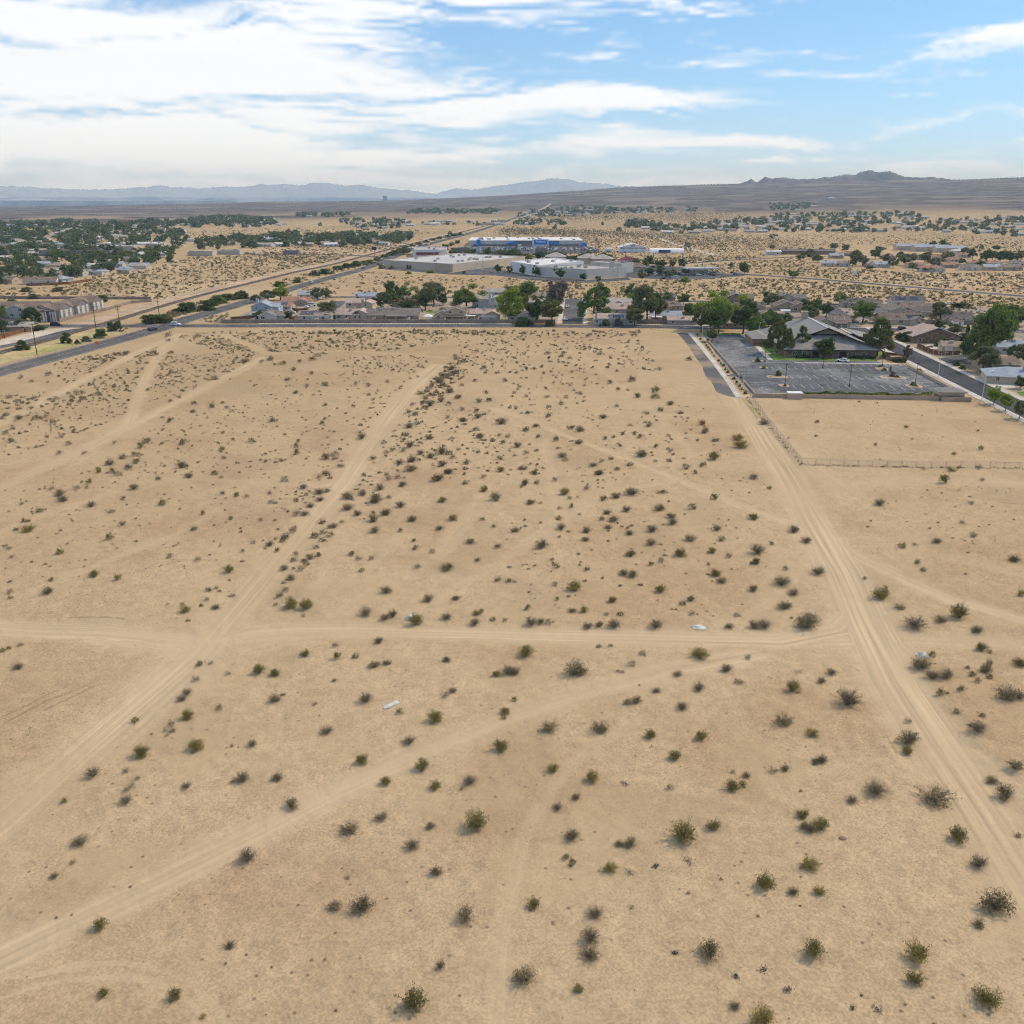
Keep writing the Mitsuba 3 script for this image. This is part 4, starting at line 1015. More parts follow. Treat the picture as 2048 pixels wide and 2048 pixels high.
put('ridge_cap', MB().add([(-.45, gy - 1.2, rz + .0), (.45, gy - 1.2, rz + .0), (.45, d - 4, rz + .0), (-.45, d - 4, rz + .0), (0, gy - 1.2, rz + .2), (0, d - 4, rz + .2)], [[0, 1, 4], [1, 2, 5], [1, 5, 4], [2, 3, 5], [3, 0, 4], [3, 4, 5]]), m('metal_white'), at, k)
ch = put('chimney', MB().box((-1.8, d - 8, 6.5), (2.6, 2.2, 13.0)).box((-1.8, d - 8, 13.1), (2.9, 2.5, .25)), m('panel_brown'), at, k)
labels[ch] = {'label': 'square tan chimney tower at the back of the ridge'}
for xx in (-14.2, -10.6, 8.4, 12.6):
    window(k, at, (xx, 1.5, 1.7), 1.5, 1.4, '-y')
for xx in (-6.2, 4.2):
    put('doorway', MB().box((xx, 1.44, 1.25), (3.2, .12, 2.5)), m('trim_dark'), at, k)
    for s in (-1.8, 1.8):
        put('pillar', MB().box((xx + s, .4, h / 2 - .1), (.5, .5, h - .2)), m('brick_brown'), at, k)
wg = MB()
wall_block(wg, -w - 8, -w - .2, 30, 50, 3.0, .3, 'hip')
put('wing_wall', wg, m('brick_brown'), at, k)
rb = MB()
roof_hip(rb, -w - 8, -w - .2, 30, 50, 3.05, .35)
put('wing_roof', rb, m('roof_church'), at, k)
wg = MB().box((w + 5, 36, 1.6), (10, 24, 3.2))
put('wing_wall', wg, m('brick_brown'), at, k)
put('wing_roof', MB().add([(w - 1, 23, 5.6), (w + 11, 23, 3.3), (w + 11, 49, 3.3), (w - 1, 49, 5.6), (w - 1, 23, 5.3), (w + 11, 23, 3.0), (w + 11, 49, 3.0), (w - 1, 49, 5.3)], [[0, 1, 2, 3], [4, 7, 6, 5], [0, 4, 5, 1], [1, 5, 6, 2], [2, 6, 7, 3], [3, 7, 4, 0]]), m('roof_church'), at, k)
lab(k, 'large low church with a sweeping grey roof, small front gable and tan chimney tower', 'church')

# small hut and planter by the dark street
k = numbered('pump_hut')
p = lot(61.5, 2.2)
at = (p[0], p[1], 0, GR)
mb = MB().box((0, 0, 1.2), (7.6, 5.0, 2.4))
put('wall', mb, m('brick_brown'), at, k)
put('wall_band', MB().box((0, 0, 2.05), (7.7, 5.1, .9)), m('stucco_beige'), at, k)
rb = MB()
roof_hip(rb, -3.8, 3.8, -2.5, 2.5, 2.75, .35, .7)
put('roof', rb, m('roof_church'), at, k)
put('door', MB().box((1.2, -2.55, 1.0), (1.0, .1, 2.0)), m('trim_grey'), at, k)
lab(k, 'small brick hut with a grey hipped roof at the lower right lot corner', 'hut')
k = numbered('brick_planter')
pts = [(149.2, 367.6), (154.5, 360.2), (154.0, 355.4), (147.3, 353.8)]
cpl = np.mean(np.array(pts), 0)
mb = MB()
pp = pts + pts[:1]
for a, b in zip(pp, pp[1:]):
    a, b = np.array(a), np.array(b)
    mb.box(((a + b)[0] / 2, (a + b)[1] / 2, .8), (np.hypot(*(b - a)) + .2, .3, 1.6), math.atan2(*(b - a)[::-1]))
put('wall', mb, m('brick_brown'), parent=k)
put('soil', MB().box((cpl[0], cpl[1], .5), (7, 4, 1.0), GR), m('gravel'), parent=k)
lab(k, 'low brown brick enclosure on the lawn beside the dark street', 'enclosure')

# ------------------------------------------------------------------ shops and other large buildings
def quad_building(name, foot, h, wm, rm, label, cat='store', parapet=.8, hv=0, seed=1, split=None):
    """a flat roofed block on a four-cornered plan (near, right, far, left): walls one by one, roof, parapet, roof units"""
    k = numbered(name)
    P = [np.array(q, float) for q in foot]
    z0 = float(terr(np.array([P[0][0]]), np.array([P[0][1]]))[0])
    for i in range(4):
        a, b = P[i], P[(i + 1) % 4]
        L = np.hypot(*(b - a))
        an = math.atan2(*(b - a)[::-1])
        c = (a + b) / 2
        put('wall', MB().box((c[0], c[1], z0 + h / 2), (L, .4, h), an), m(wm if not (split and i == split[0]) else split[1]), parent=k)
    q = [tuple(p) for p in P]
    area = sum(q[i][0] * q[(i + 1) % 4][1] - q[(i + 1) % 4][0] * q[i][1] for i in range(4))
    q = q if area > 0 else q[::-1]
    put('roof', MB().prism(q, z0 + h - parapet - .3, z0 + h - parapet), m(rm), parent=k)
    rnd = random.Random(seed)
    for i in range(hv):
        s, t = rnd.uniform(.1, .9), rnd.uniform(.1, .9)
        p = (1 - t) * ((1 - s) * P[0] + s * P[1]) + t * ((1 - s) * P[3] + s * P[2])
        an = math.atan2(*(P[1] - P[0])[::-1])
        put('roof_unit', MB().box((p[0], p[1], z0 + h - parapet + .75), (2.6, 1.8, 1.5), an).box((p[0] + .5, p[1], z0 + h - parapet + 1.6), (1.2, 1.2, .3), an), m('hvac'), parent=k)
    lab(k, label, cat)
    return k, z0


NB, LB, RB = np.array((-49.7, 789.6)), np.array((-114.3, 840.6)), np.array((-49.7, 789.6)) + 120 * np.array([math.sin(math.radians(31)), math.cos(math.radians(31))])
quad_building('store', [NB, RB, RB + (LB - NB), LB], 6.6, 'panel_tan', 'roof_flat', 'big tan box store with many roof units left of centre', hv=16, seed=4, split=(3, 'panel_tan'))
a2 = LB + (NB - LB) * .76
put('wall_panel', MB().box(*(lambda c, L, an: ((c[0] + .12 * math.sin(an), c[1] - .25, 3.2), (L, .45, 6.2), an))((a2 + NB) / 2, np.hypot(*(NB - a2)), math.atan2(*(NB - a2)[::-1]))), m('panel_brown'), parent='store')
for t in (.36, .40):
    q = LB + (NB - LB) * t
    put('door', MB().box((q[0] - .1, q[1] - .2, 1.6), (2.2, .6, 3.2), math.atan2(*(NB - LB)[::-1])), m('trim_dark'), parent='store')
N2, L2, R2 = np.array((56.6, 716.7)), np.array((-1.3, 793.9)), np.array((90.1, 741.5))
C1 = np.array((20.3, 746.2))
bk = np.array([math.sin(math.radians(40)), math.cos(math.radians(40))])
quad_building('store', [C1, C1 + bk * 62, L2 + bk * 62, L2], 8.5, 'panel_white', 'membrane', 'white box store in the middle of the shopping centre', hv=5, seed=8)
quad_building('store', [N2, R2, R2 + (C1 - N2), C1 + (C1 - N2) * .02], 7.6, 'panel_grey', 'roof_light', 'pale grey box store with a long blank rear wall, right of the white one', hv=6, seed=9)
quad_building('store', [C1 + bk * 66 + (N2 - C1) * .1, C1 + bk * 66 + (N2 - C1) * .75 , C1 + bk * 84 + (N2 - C1) * .75, C1 + bk * 84 + (N2 - C1) * .1], 8.0, 'panel_grey', 'roof_light', 'shop row behind the pale grey box store', hv=3, seed=10)
for (px, lb) in (((39.3, 850.9), 'pale hipped tower roof behind the white box store'), ((66.8, 833.0), 'grey hipped tower roof behind the pale grey store'), ((78.5, 821.4), 'small grey hipped tower roof at the right of the shopping centre')):
    kk = numbered('tower_roof_building')
    rb = MB()
    roof_hip(rb, -9, 9, -8, 8, 9.0, .42)
    put('roof', rb, m('roof_light'), (px[0], px[1], 0, GR), kk)
    put('wall', MB().box((0, 0, 4.5), (16, 14, 9.0)), m('panel_tan'), (px[0], px[1], 0, GR), kk)
    lab(kk, lb, 'building')
kk, at = house((78.3, 783.4), 'low grey shop with a red brown hipped roof right of the shopping centre', [(0, 22, 0, 14, 4.2, 'hip', .35)], 'stucco_beige', 'roof_brown', 0, [], 'shop', seed=70)
labels[kk]['category'] = 'shop'
kk, at = house((103.0, 793.9), 'round cornered restaurant with a brown roof beside the car park', [(0, 20, 0, 14, 4.0, 'hip', .4)], 'stucco_beige', 'roof_brown', 0, [], 'restaurant', seed=71)
labels[kk]['category'] = 'restaurant'
kk, at = house((107.0, 869.6), 'small restaurant with a dark red roof', [(0, 17, 0, 12, 4.0, 'hip', .5)], 'stucco_white', 'maroon', 0, [], 'restaurant', seed=72)
labels[kk]['category'] = 'restaurant'
# drug store with red awnings
kk, z0 = quad_building('shop', [(-103.1, 984.5), (-68.2, 984.5), (-72.3, 1044.7), (-109.3, 1044.7)], 7.5, 'panel_white', 'roof_light', 'pale shop row with dark red awnings by the highway', 'shop', hv=2, seed=12)
for px in (837, 846, 854, 863, 873):
    p = np.array((-95.8, 984.5)) + (np.array((-68.2, 984.5)) - np.array((-95.8, 984.5))) * (px - 840) / 53
    put('awning', MB().box((p[0], p[1] - .8, 3.6), (4.6, 1.4, 2.4), 0), m('maroon'), parent=kk)

# the big blue-signed store
k = numbered('superstore')
a, b = np.array((-54.8, 1195.4)), np.array((89.5, 1195.4))
wa = b[0] - a[0]
at = (a[0], a[1], 0, 0.0)
put('wall', MB().box((wa / 2, 45, 3.5), (wa, 90, 7.0)), m('panel_grey'), at, k)
put('roof', MB().box((wa / 2, 45.2, 7.1), (wa + .5, 90.5, .25)), m('membrane'), at, k)
q = wa / 229.0
zx = lambda z: (z / 6.192 + 900 - 937) * q      # along the front, as read from the photo
put('wall_band', MB().box((zx(910), -.3, 3.4), (zx(1020) - zx(800), .8, 6.8)).box((zx(1290), -.3, 3.3), (zx(1345) - zx(1228), .8, 6.6)), m('panel_dark'), at, k)
put('entrance_block', MB().box((zx(1120), -1.0, 4.2), (zx(1225) - zx(1015), 2.4, 8.6)), m('panel_white'), at, k)
sg = put('sign_panel', MB().box((zx(1120), -2.35, 5.3), (zx(1200) - zx(1040), .4, 6.0)), m('sign_blue'), at, k)
tm = meshkit.text_mesh('Walmart', 2.3, .12, True)
tv = np.array(tm.vertices)
tv = np.stack([tv[:, 0] + zx(1058), -2.6 - tv[:, 2], tv[:, 1] + 4.9], 1)
put('lettering', (tv, np.array(tm.faces)), m('letter_white'), at, sg)
for z0_, z1_, hh, nm in ((700, 806, 5.6, 'entrance_canopy'), (1232, 1345, 5.2, 'entrance_canopy'), (330, 378, 8.6, 'pickup_tower'), (1630, 1690, 4.2, 'garden_canopy')):
    xa, xb = zx(z0_), zx(z1_)
    mb = MB()
    if nm == 'entrance_canopy':
        mb.prism([(xa, -3.2), (xb, -3.2), (xb, -.2), (xa, -.2)], 2.4, hh - 1.6)
        lo, hi = (xa, xb) if z0_ < 1000 else (xb, xa)
        mb.add([(xa, -3.2, hh - 1.6), (xb, -3.2, hh - 1.6), (xb, -.2, hh - 1.6), (xa, -.2, hh - 1.6), (hi, -3.2, hh + .8), (hi, -.2, hh + .8)], [[0, 1, 4], [3, 5, 2], [0, 4, 5], [0, 5, 3], [1, 2, 5], [1, 5, 4]])
    else:
        mb.box(((xa + xb) / 2, -1.2, hh / 2), (xb - xa, 4.0, hh))
    put(nm, mb, m('sign_blue'), at, k)
for z_ in (842, 860, 880, 1140, 1160, 1182, 1205):
    put('door', MB().box((zx(z_), -.75, 1.4), (1.7, .2, 2.8)), m('trim_white'), at, k)
put('lower_front', MB().box((wa * .5, -.12, 1.3), (wa * .92, .3, 2.6)), m('panel_dark'), at, k)
for i in range(16):
    put('roof_unit', MB().box((random.uniform(8, wa - 8), random.uniform(8, 84), 7.9), (3.4, 2.4, 1.6)), m('hvac'), at, k)
lab(k, 'long superstore with a white roof and a bright blue sign over its front', 'store')
sheet('store_car_park', [(-66.8, 1063.2), (-60.3, 1155.3), (-49.5, 1189.5), (97.8, 1189.5), (103.4, 1133.5), (98.0, 1053.9), (41.2, 1026.8), (-13.0, 1026.8)], m('asphalt_old'), 'car park in front of the blue signed superstore', z=.04, cat='car park')
sheet('store_yard', [(-113.6, 835.9), (-49.2, 783.4), (-19.9, 850.9), (-0.8, 793.9), (20.5, 741.5), (56.1, 710.2), (90.7, 736.9), (90.4, 712.4), (55.4, 687.4), (13.7, 712.4), (-13.6, 753.4), (-50.4, 763.1), (-110.1, 815.8)], m('asphalt_old'), 'service yard behind the shopping centre', z=.03, cat='yard')
sheet('centre_car_park', [(75.9, 758.2), (98.2, 857.0), (127.3, 869.6), (156.1, 844.8), (173.3, 783.4), (185.8, 748.6), (152.2, 721.1), (116.9, 716.7), (95.7, 730.0)], m('asphalt_old'), 'car park with trees right of the shopping centre', z=.035, cat='car park')
for (px, w_, d_, h_, wm, rm, lb) in (((-30.5, 1112.5), 12, 10, 4, 'panel_tan', 'membrane', 'white roofed kiosk at the left of the superstore car park'), ((-56.6, 1082.4), 22, 10, 4, 'panel_dark', 'roof_dark', 'low dark building left of the superstore'), ((31.7, 1035.6), 12, 10, 6, 'panel_dark', 'roof_dark', 'small dark building at the edge of the superstore car park'),
                                  ((-42.3, 1082.4), 12, 10, 4, 'panel_grey', 'roof_grey', 'low grey building at the left of the superstore car park')):
    quad_building('kiosk', [(px[0] - w_ / 2, px[1]), (px[0] + w_ / 2, px[1]), (px[0] + w_ / 2, px[1] + d_), (px[0] - w_ / 2, px[1] + d_)], h_, wm, rm, lb, 'building')

# white steel hall with lettering on its gable, and the fabric hall beside it
k = numbered('community_hall')
p = (120.7, 1065.1)
at = (p[0], p[1], 0, 0.0)
w_ = (151.3, 1065.1)[0] - p[0]
mb = MB()
wall_block(mb, 0, w_, 0, 24, 5.2, .28, 'y')
put('wall', mb, m('metal_white'), at, k)
rb = MB()
roof_gable(rb, 0, w_, 0, 24, 5.2, .28, 'y', .8, .25)
put('roof', rb, m('membrane'), at, k)
tm = meshkit.text_mesh('Desert Community Center', 1.45, .1, True)
tv = np.array(tm.vertices)
sc = (w_ - 2.0) / (tv[:, 0].max() - tv[:, 0].min())
tv = np.stack([(tv[:, 0] - tv[:, 0].min()) * sc + 1.0, -.06 - tv[:, 2], tv[:, 1] + 4.0], 1)
put('lettering', (tv, np.array(tm.faces)), m('letter_dark'), at, k)
for xx in (-1.3, 1.3):
    window(k, at, (w_ / 2 + xx, 0, 7.0), 2.0, 1.0, '-y', 'trim_dark')
for xx in (2, w_ * .55, w_ * .8):
    put('door', MB().box((xx, -.05, 1.2), (1.6, .12, 2.4)), m('trim_white'), at, k)
lab(k, 'white steel gabled hall with dark lettering across its front', 'hall')
k = numbered('fabric_hall')
p = (153.6, 1049.2)
w_ = (190.7, 1049.2)[0] - p[0]
at = (p[0], p[1], 0, 0.0)
n = 10
prof = [(7 - 7 * math.cos(math.pi * i / n), 5.2 * math.sin(math.pi * i / n)) for i in range(n + 1)]
mb = MB().section(prof, 0, w_, 'x')
put('cover', mb, m('fabric_white'), at, k)
put('awning', MB().box((w_ * .42, -.4, 2.2), (w_ * .34, 2.6, 2.6)), m('awning_navy'), at, k)
lab(k, 'long low white fabric hall with a navy awning', 'hall')
shed((109.3, 1072.7), 'small white hipped shed left of the steel hall', 8, 7, 3.6, 'metal_white', 'membrane')

# petrol station canopy
k = numbered('petrol_station')
p = np.array((154.0, 753.4))
at = (p[0], p[1], 0, .12)
put('canopy', MB().box((0, 8, 5.3), (27, 15, .9)), m('metal_white'), at, k)
put('canopy_roof', MB().box((0, 8, 5.8), (26, 14, .12)), m('roof_light'), at, k)
for xx in (-11, -4, 4, 11):
    for yy in (3.5, 12.5):
        put('column', MB().box((xx, yy, 2.45), (.6, .6, 4.9)), m('metal_grey'), at, k)
for xx in (-8, 0, 8):
    put('pump', MB().box((xx, 8, .85), (1.0, .7, 1.7)), m('trim_grey'), at, k)
put('kiosk', MB().box((0, 24, 2.0), (18, 9, 4.0)), m('panel_tan'), at, k)
lab(k, 'petrol station with a wide flat canopy at the right of the car park', 'petrol station')

# apartments on the left: a row of gables stepping back along the sandy strip
def apartments(pos, label, n, uw, depth, h, ang, seed, wm='stucco_white', rm='roof_brown'):
    k = numbered('apartment_building')
    at = (pos[0], pos[1], 0, ang)
    L = n * uw
    mb, rb = MB(), MB()
    wall_block(mb, 0, L, 1.5, depth, h, .40, 'x')
    roof_gable(rb, 0, L, 1.5, depth, h, .40, 'x')
    gw = uw * .66
    for i in range(n):
        x0 = i * uw + (uw - gw) / 2
        wall_block(mb, x0, x0 + gw, 0, depth * .62, h + .1, .42, 'y')
        roof_gable(rb, x0, x0 + gw, 0, depth * .62, h + .1, .42, 'y', .35)
        dk = MB()
        dk.section([(x0 + .02, 0), (x0 + gw - .02, 0), (x0 + gw - .02, h), (x0 + gw / 2, h + .1 + .42 * gw / 2), (x0 + .02, h)], -.07, -.01, 'y')
        put('gable_panel', dk, m('panel_dark'), at, k)
        for xa, ww, hh in ((gw / 2, gw * .26, h * .92), (gw * .09, gw * .18, h * .96), (gw * .91, gw * .18, h * .96)):
            put('panel', MB().box((x0 + xa, -.13, hh / 2), (ww, .1, hh)), m('stucco_white'), at, k)
        for s in (-1, 1):
            for z_ in (1.5, 4.2):
                window(k, at, (x0 + gw / 2 + s * gw * .23, -.11, z_), 1.0, 1.2, '-y')
        put('recess', MB().box((i * uw, 1.42, h * .45), (uw - gw - .4, .12, h * .9)), m('panel_dark'), at, k)
    put('wall', mb, m(wm), at, k)
    put('roof', rb, m(rm), at, k)
    for z_ in (1.6, 4.3):
        for t in (.25, .55, .8):
            window(k, at, (0, depth * t, z_), 1.6, 1.5, '-x')
    lab(k, label, 'apartment building')
    return k, at


pa, pb_ = np.array((-231.5, 471.7)), np.array((-229.2, 524.6))
an = math.atan2(*(pb_ - pa)[::-1])
k, at = apartments(pa, 'two storey brown roofed apartment block with a row of white gables', 3, np.hypot(*(pb_ - pa)) / 3, 14.0, 5.6, an, 1)
qv = np.array((-238.9, 466.9))
apartments(qv - np.array([math.cos(an - math.pi / 2), math.sin(an - math.pi / 2)]) * 0, 'dark fronted end block of the brown roofed apartments facing the road', 2, np.hypot(*(pa - qv)) / 2, 13.0, 5.4, math.atan2(*(pa - qv)[::-1]), 2, 'panel_dark')
house((-263.0, 485.7), 'brown roofed apartment block at the left edge with white bays', [(0, 34, 3, 12, 5.2, 'x', .38), (16, 8, 0, 10, 5.0, 'y', .40), (4, 8, 0, 10, 4.0, 'y', .40)], 'stucco_white', 'roof_brown', .1, [], 'apartment_building', 4, seed=91)
wall('block_wall', [(-230.1, 469.8), (-228.7, 489.9), (-226.7, 518.7), (-226.8, 553.5), (-218.1, 562.9)], 1.6, m('block_wall'), 'low block wall stepping along the foot of the apartments')
wall('block_wall', [(-218.1, 562.9), (-223.0, 576.1), (-280.7, 578.3), (-331.9, 581.2)], 1.6, m('block_wall'), 'long block wall in the sand behind the apartments')
house((-237.1, 433.9), 'low house with a white roof section at the far left by the concrete apron', [(0, 20, 0, 9, 2.6, 'x', .3)], 'stucco_tan', 'roof_light', .2, [('solar', 5, .3, 9, 3.4, 2.9, .3, 4)], seed=92)
wall('wooden_fence', [(-227.4, 402.2), (-230.1, 413.9), (-230.0, 420.5), (-230.0, 441.3)], 1.8, m('wood_brown'), 'brown board fence along the concrete apron', .12, False, 'fence')
wall('wooden_fence', [(-344.3, 663.5), (-320.3, 676.7), (-316.7, 705.8)], 1.8, m('wood_brown'), 'long red brown board fence at the edge of the left suburb', .12, False, 'fence')
wall('wooden_fence', [(-145.2, 477.0), (-137.5, 481.1), (-133.6, 482.4)], 1.7, m('wood_brown'), 'brown board fence in front of the pale blue house', .12, False, 'fence')
wall('wooden_fence', [(76.3, 469.3), (81.6, 473.0)], 1.7, m('wood_brown'), 'short red board fence behind the wall near the tall trees', .12, False, 'fence')
wall('wooden_fence', [(-122.3, 516.1), (-113.2, 513.7)], 1.7, m('wood_brown'), 'brown board fence between the two parked cars and the tan roof', .12, False, 'fence')

# fence with brick posts round the yard by the dark street
k = numbered('board_fence')
pts = [(172.2, 388.7), (171.5, 382.4), (171.0, 375.3), (171.3, 370.9), (171.9, 367.6), (174.4, 367.6), (177.3, 367.6), (180.8, 368.8)]
P = np.array(pts)
for i, (a, b) in enumerate(zip(P, P[1:])):
    put('post', MB().box((a[0], a[1], 1.0), (.5, .5, 2.0), GR), m('stucco_tan'), parent=k)
    L = np.hypot(*(b - a))
    nb = max(3, int(L / .9))
    for j in range(nb):
        c = a + (b - a) * (j + .5) / nb
        put('board', MB().box((c[0], c[1], .9), (L / nb - .05, .08, 1.7), math.atan2(*(b - a)[::-1])), m('wood_brown'), parent=k)
lab(k, 'red brown board fence with pale posts round the yard beside the dark street', 'fence')

# ------------------------------------------------------------------ trees
def leaf_tris(c, size, n, rng, up=.25):
    """n loose triangles about the centres c"""
    a = rng.normal(size=(len(c), 3))
    a /= np.linalg.norm(a, axis=1, keepdims=True)
    b = np.cross(a, rng.normal(size=(len(c), 3)))
    b /= np.linalg.norm(b, axis=1, keepdims=True) + 1e-9
    s = size * rng.uniform(.6, 1.4, (len(c), 1))
    v = np.stack([c + a * s, c - a * s * .5 + b * s * .9, c - a * s * .5 - b * s * .9], 1).reshape(-1, 3)
    return v, np.arange(len(v)).reshape(-1, 3)


def crown(seed, kind, n, leaf):
    """the crown of a tree one metre wide and one metre high, from clumps of leaves, with its limbs"""
    rng = np.random.default_rng(seed)
    if kind == 'round':
        nc, c0 = 40, .22
        u = rng.normal(size=(nc, 3))
        u /= np.linalg.norm(u, axis=1, keepdims=True)
        rad = rng.uniform(.45, 1, (nc, 1)) ** .5
        lump = 1 + .22 * rng.normal(size=(nc, 1))
        q = u * rad * lump * np.array([.44, .44, .36]) + np.array([0, 0, .60])
        q[:, 2] = np.maximum(q[:, 2], c0)
        cr = rng.uniform(.10, .18, nc)
    elif kind == 'pine':
        nc = 64
        t = rng.uniform(0, 1, nc) ** .8
        z = .16 + .80 * t
        rr = (.50 * (1 - t) ** .6 + .06) * rng.uniform(.5, 1.05, nc)
        g = rng.uniform(0, 2 * math.pi, nc)
        q = np.stack([rr * np.cos(g), rr * np.sin(g), z], 1)
        cr = rng.uniform(.075, .14, nc) * (1.15 - .5 * t)
    elif kind == 'open':
        nc = 40
        u = rng.normal(size=(nc, 3))
        u /= np.linalg.norm(u, axis=1, keepdims=True)
        q = u * rng.uniform(.6, 1.05, (nc, 1)) * np.array([.45, .45, .33]) + np.array([0, 0, .62])
        cr = rng.uniform(.09, .15, nc)
    else:                                      # 'bush': reaches the ground
        nc = 30
        u = rng.normal(size=(nc, 3))
        u[:, 2] = np.abs(u[:, 2])
        u /= np.linalg.norm(u, axis=1, keepdims=True)
        q = u * rng.uniform(.5, 1, (nc, 1)) * np.array([.42, .42, .80]) + np.array([0, 0, .05])
        cr = rng.uniform(.11, .18, nc)
    per = rng.multinomial(n, cr ** 2 / (cr ** 2).sum())
    c = np.repeat(q, per, 0)
    d = rng.normal(size=(len(c), 3))
    d /= np.linalg.norm(d, axis=1, keepdims=True)
    c = c + d * np.repeat(cr, per)[:, None] * rng.uniform(.35, 1.1, (len(c), 1)) * np.array([1, 1, .8])
    c[:, 2] = np.maximum(c[:, 2], .02)
    lv = leaf_tris(c, leaf, n, rng)
    tb = MB()
    if kind != 'bush':
        top = .5 if kind != 'pine' else .9
        b = np.array([rng.normal() * .015, rng.normal() * .015, top * .55])
        tb.tube((0, 0, -.02), b, .034 if kind != 'pine' else .03, .024, 7, False)
        tb.tube(b, (b[0] * 1.5, b[1] * 1.5, top), .024, .008, 6, False)
        for i in rng.choice(nc, 7 if kind != 'pine' else 9, replace=False):
            z = min(q[i, 2] * .75, top * .95) if kind == 'pine' else top * rng.uniform(.5, .95)
            tb.tube((b[0], b[1], z), q[i], .014, .005, 4, False)
    else:
        for i in rng.choice(nc, 6, replace=False):
            tb.tube((0, 0, -.02), q[i], .018, .006, 4, False)
    return lv, tb.get()


CROWN = {}


def crown_shape(kind, v, lod):
    if (kind, v, lod) not in CROWN:
        n, leaf = {0: (8000, .024), 1: (2400, .040), 2: (420, .078)}[lod]
        CROWN[kind, v, lod] = [(mikit.ply(a), None) for a in crown(v * 13 + len(kind), kind, n, leaf)]
    return CROWN[kind, v, lod]


NT = [0]


def tree(pos, h, w, kind, leaf, label, group=None, lod=0, cat='tree', name=None):
    name = name or {'round': 'shade_tree', 'open': 'open_tree', 'pine': 'pine_tree', 'bush': 'green_bush'}[kind]
    k = numbered(name)
    NT[0] += 1
    x, y = pos
    z = gz(x, y) if y < 330 else float(terr(np.array([x]), np.array([y]))[0])
    (cr, _), (tk, _) = crown_shape(kind, NT[0] % 5, lod)
    tw = M4(x, y, z, NT[0] * 2.4, w, h)
    scene[k + ('__crown' if kind != 'bush' else '__foliage')] = {**cr, 'bsdf': {'type': 'ref', 'id': m(leaf)}, 'to_world': tw}
    scene[k + ('__trunk' if kind != 'bush' else '__stems')] = {**tk, 'bsdf': {'type': 'ref', 'id': m('bark')}, 'to_world': tw}
    PLACE[k] = pos
    lab(k, label, cat if kind != 'bush' else 'bush', group)
    return k


def palm(pos, h, label, group=None, lod=0):
    k = numbered('palm_tree')
    x, y = pos
    z = float(terr(np.array([x]), np.array([y]))[0])
    rng = np.random.default_rng(int(abs(x * 7 + y)) % 9999)
    tb = MB().tube((0, 0, 0), (.1, .05, h * .5), .22, .19, 6, False).tube((.1, .05, h * .5), (.15, 0, h - .9), .19, .17, 6)
    lv = MB()
    for i in range(26):
        g = i * 2.4
        up = rng.uniform(-.75, .9)
        p = np.array([.15, 0, h - .9])
        d = np.array([math.cos(g), math.sin(g), up])
        d /= np.linalg.norm(d)
        side = np.array([-math.sin(g), math.cos(g), 0])
        pts = []
        for t in range(5):
            pts.append(p.copy())
            p = p + d * .42 * h / 9
            d[2] -= .20
            d /= np.linalg.norm(d)
        wd = [.05, .30, .38, .26, .03]
        v = []
        for q, ww in zip(pts, wd):
            v += [q - side * ww - [0, 0, .1], q, q + side * ww - [0, 0, .1]]
        f = []
        for t in range(4):
            for s in range(2):
                f += [[3 * t + s, 3 * t + s + 1, 3 * t + s + 4], [3 * t + s, 3 * t + s + 4, 3 * t + s + 3]]
        lv.add(v, f)
    put('trunk', tb, m('bark'), (x, y, z, 0), k)
    put('fronds', lv, m('leaf_olive'), (x, y, z, 0), k)
    PLACE[k] = pos
    lab(k, label, 'palm tree', group)


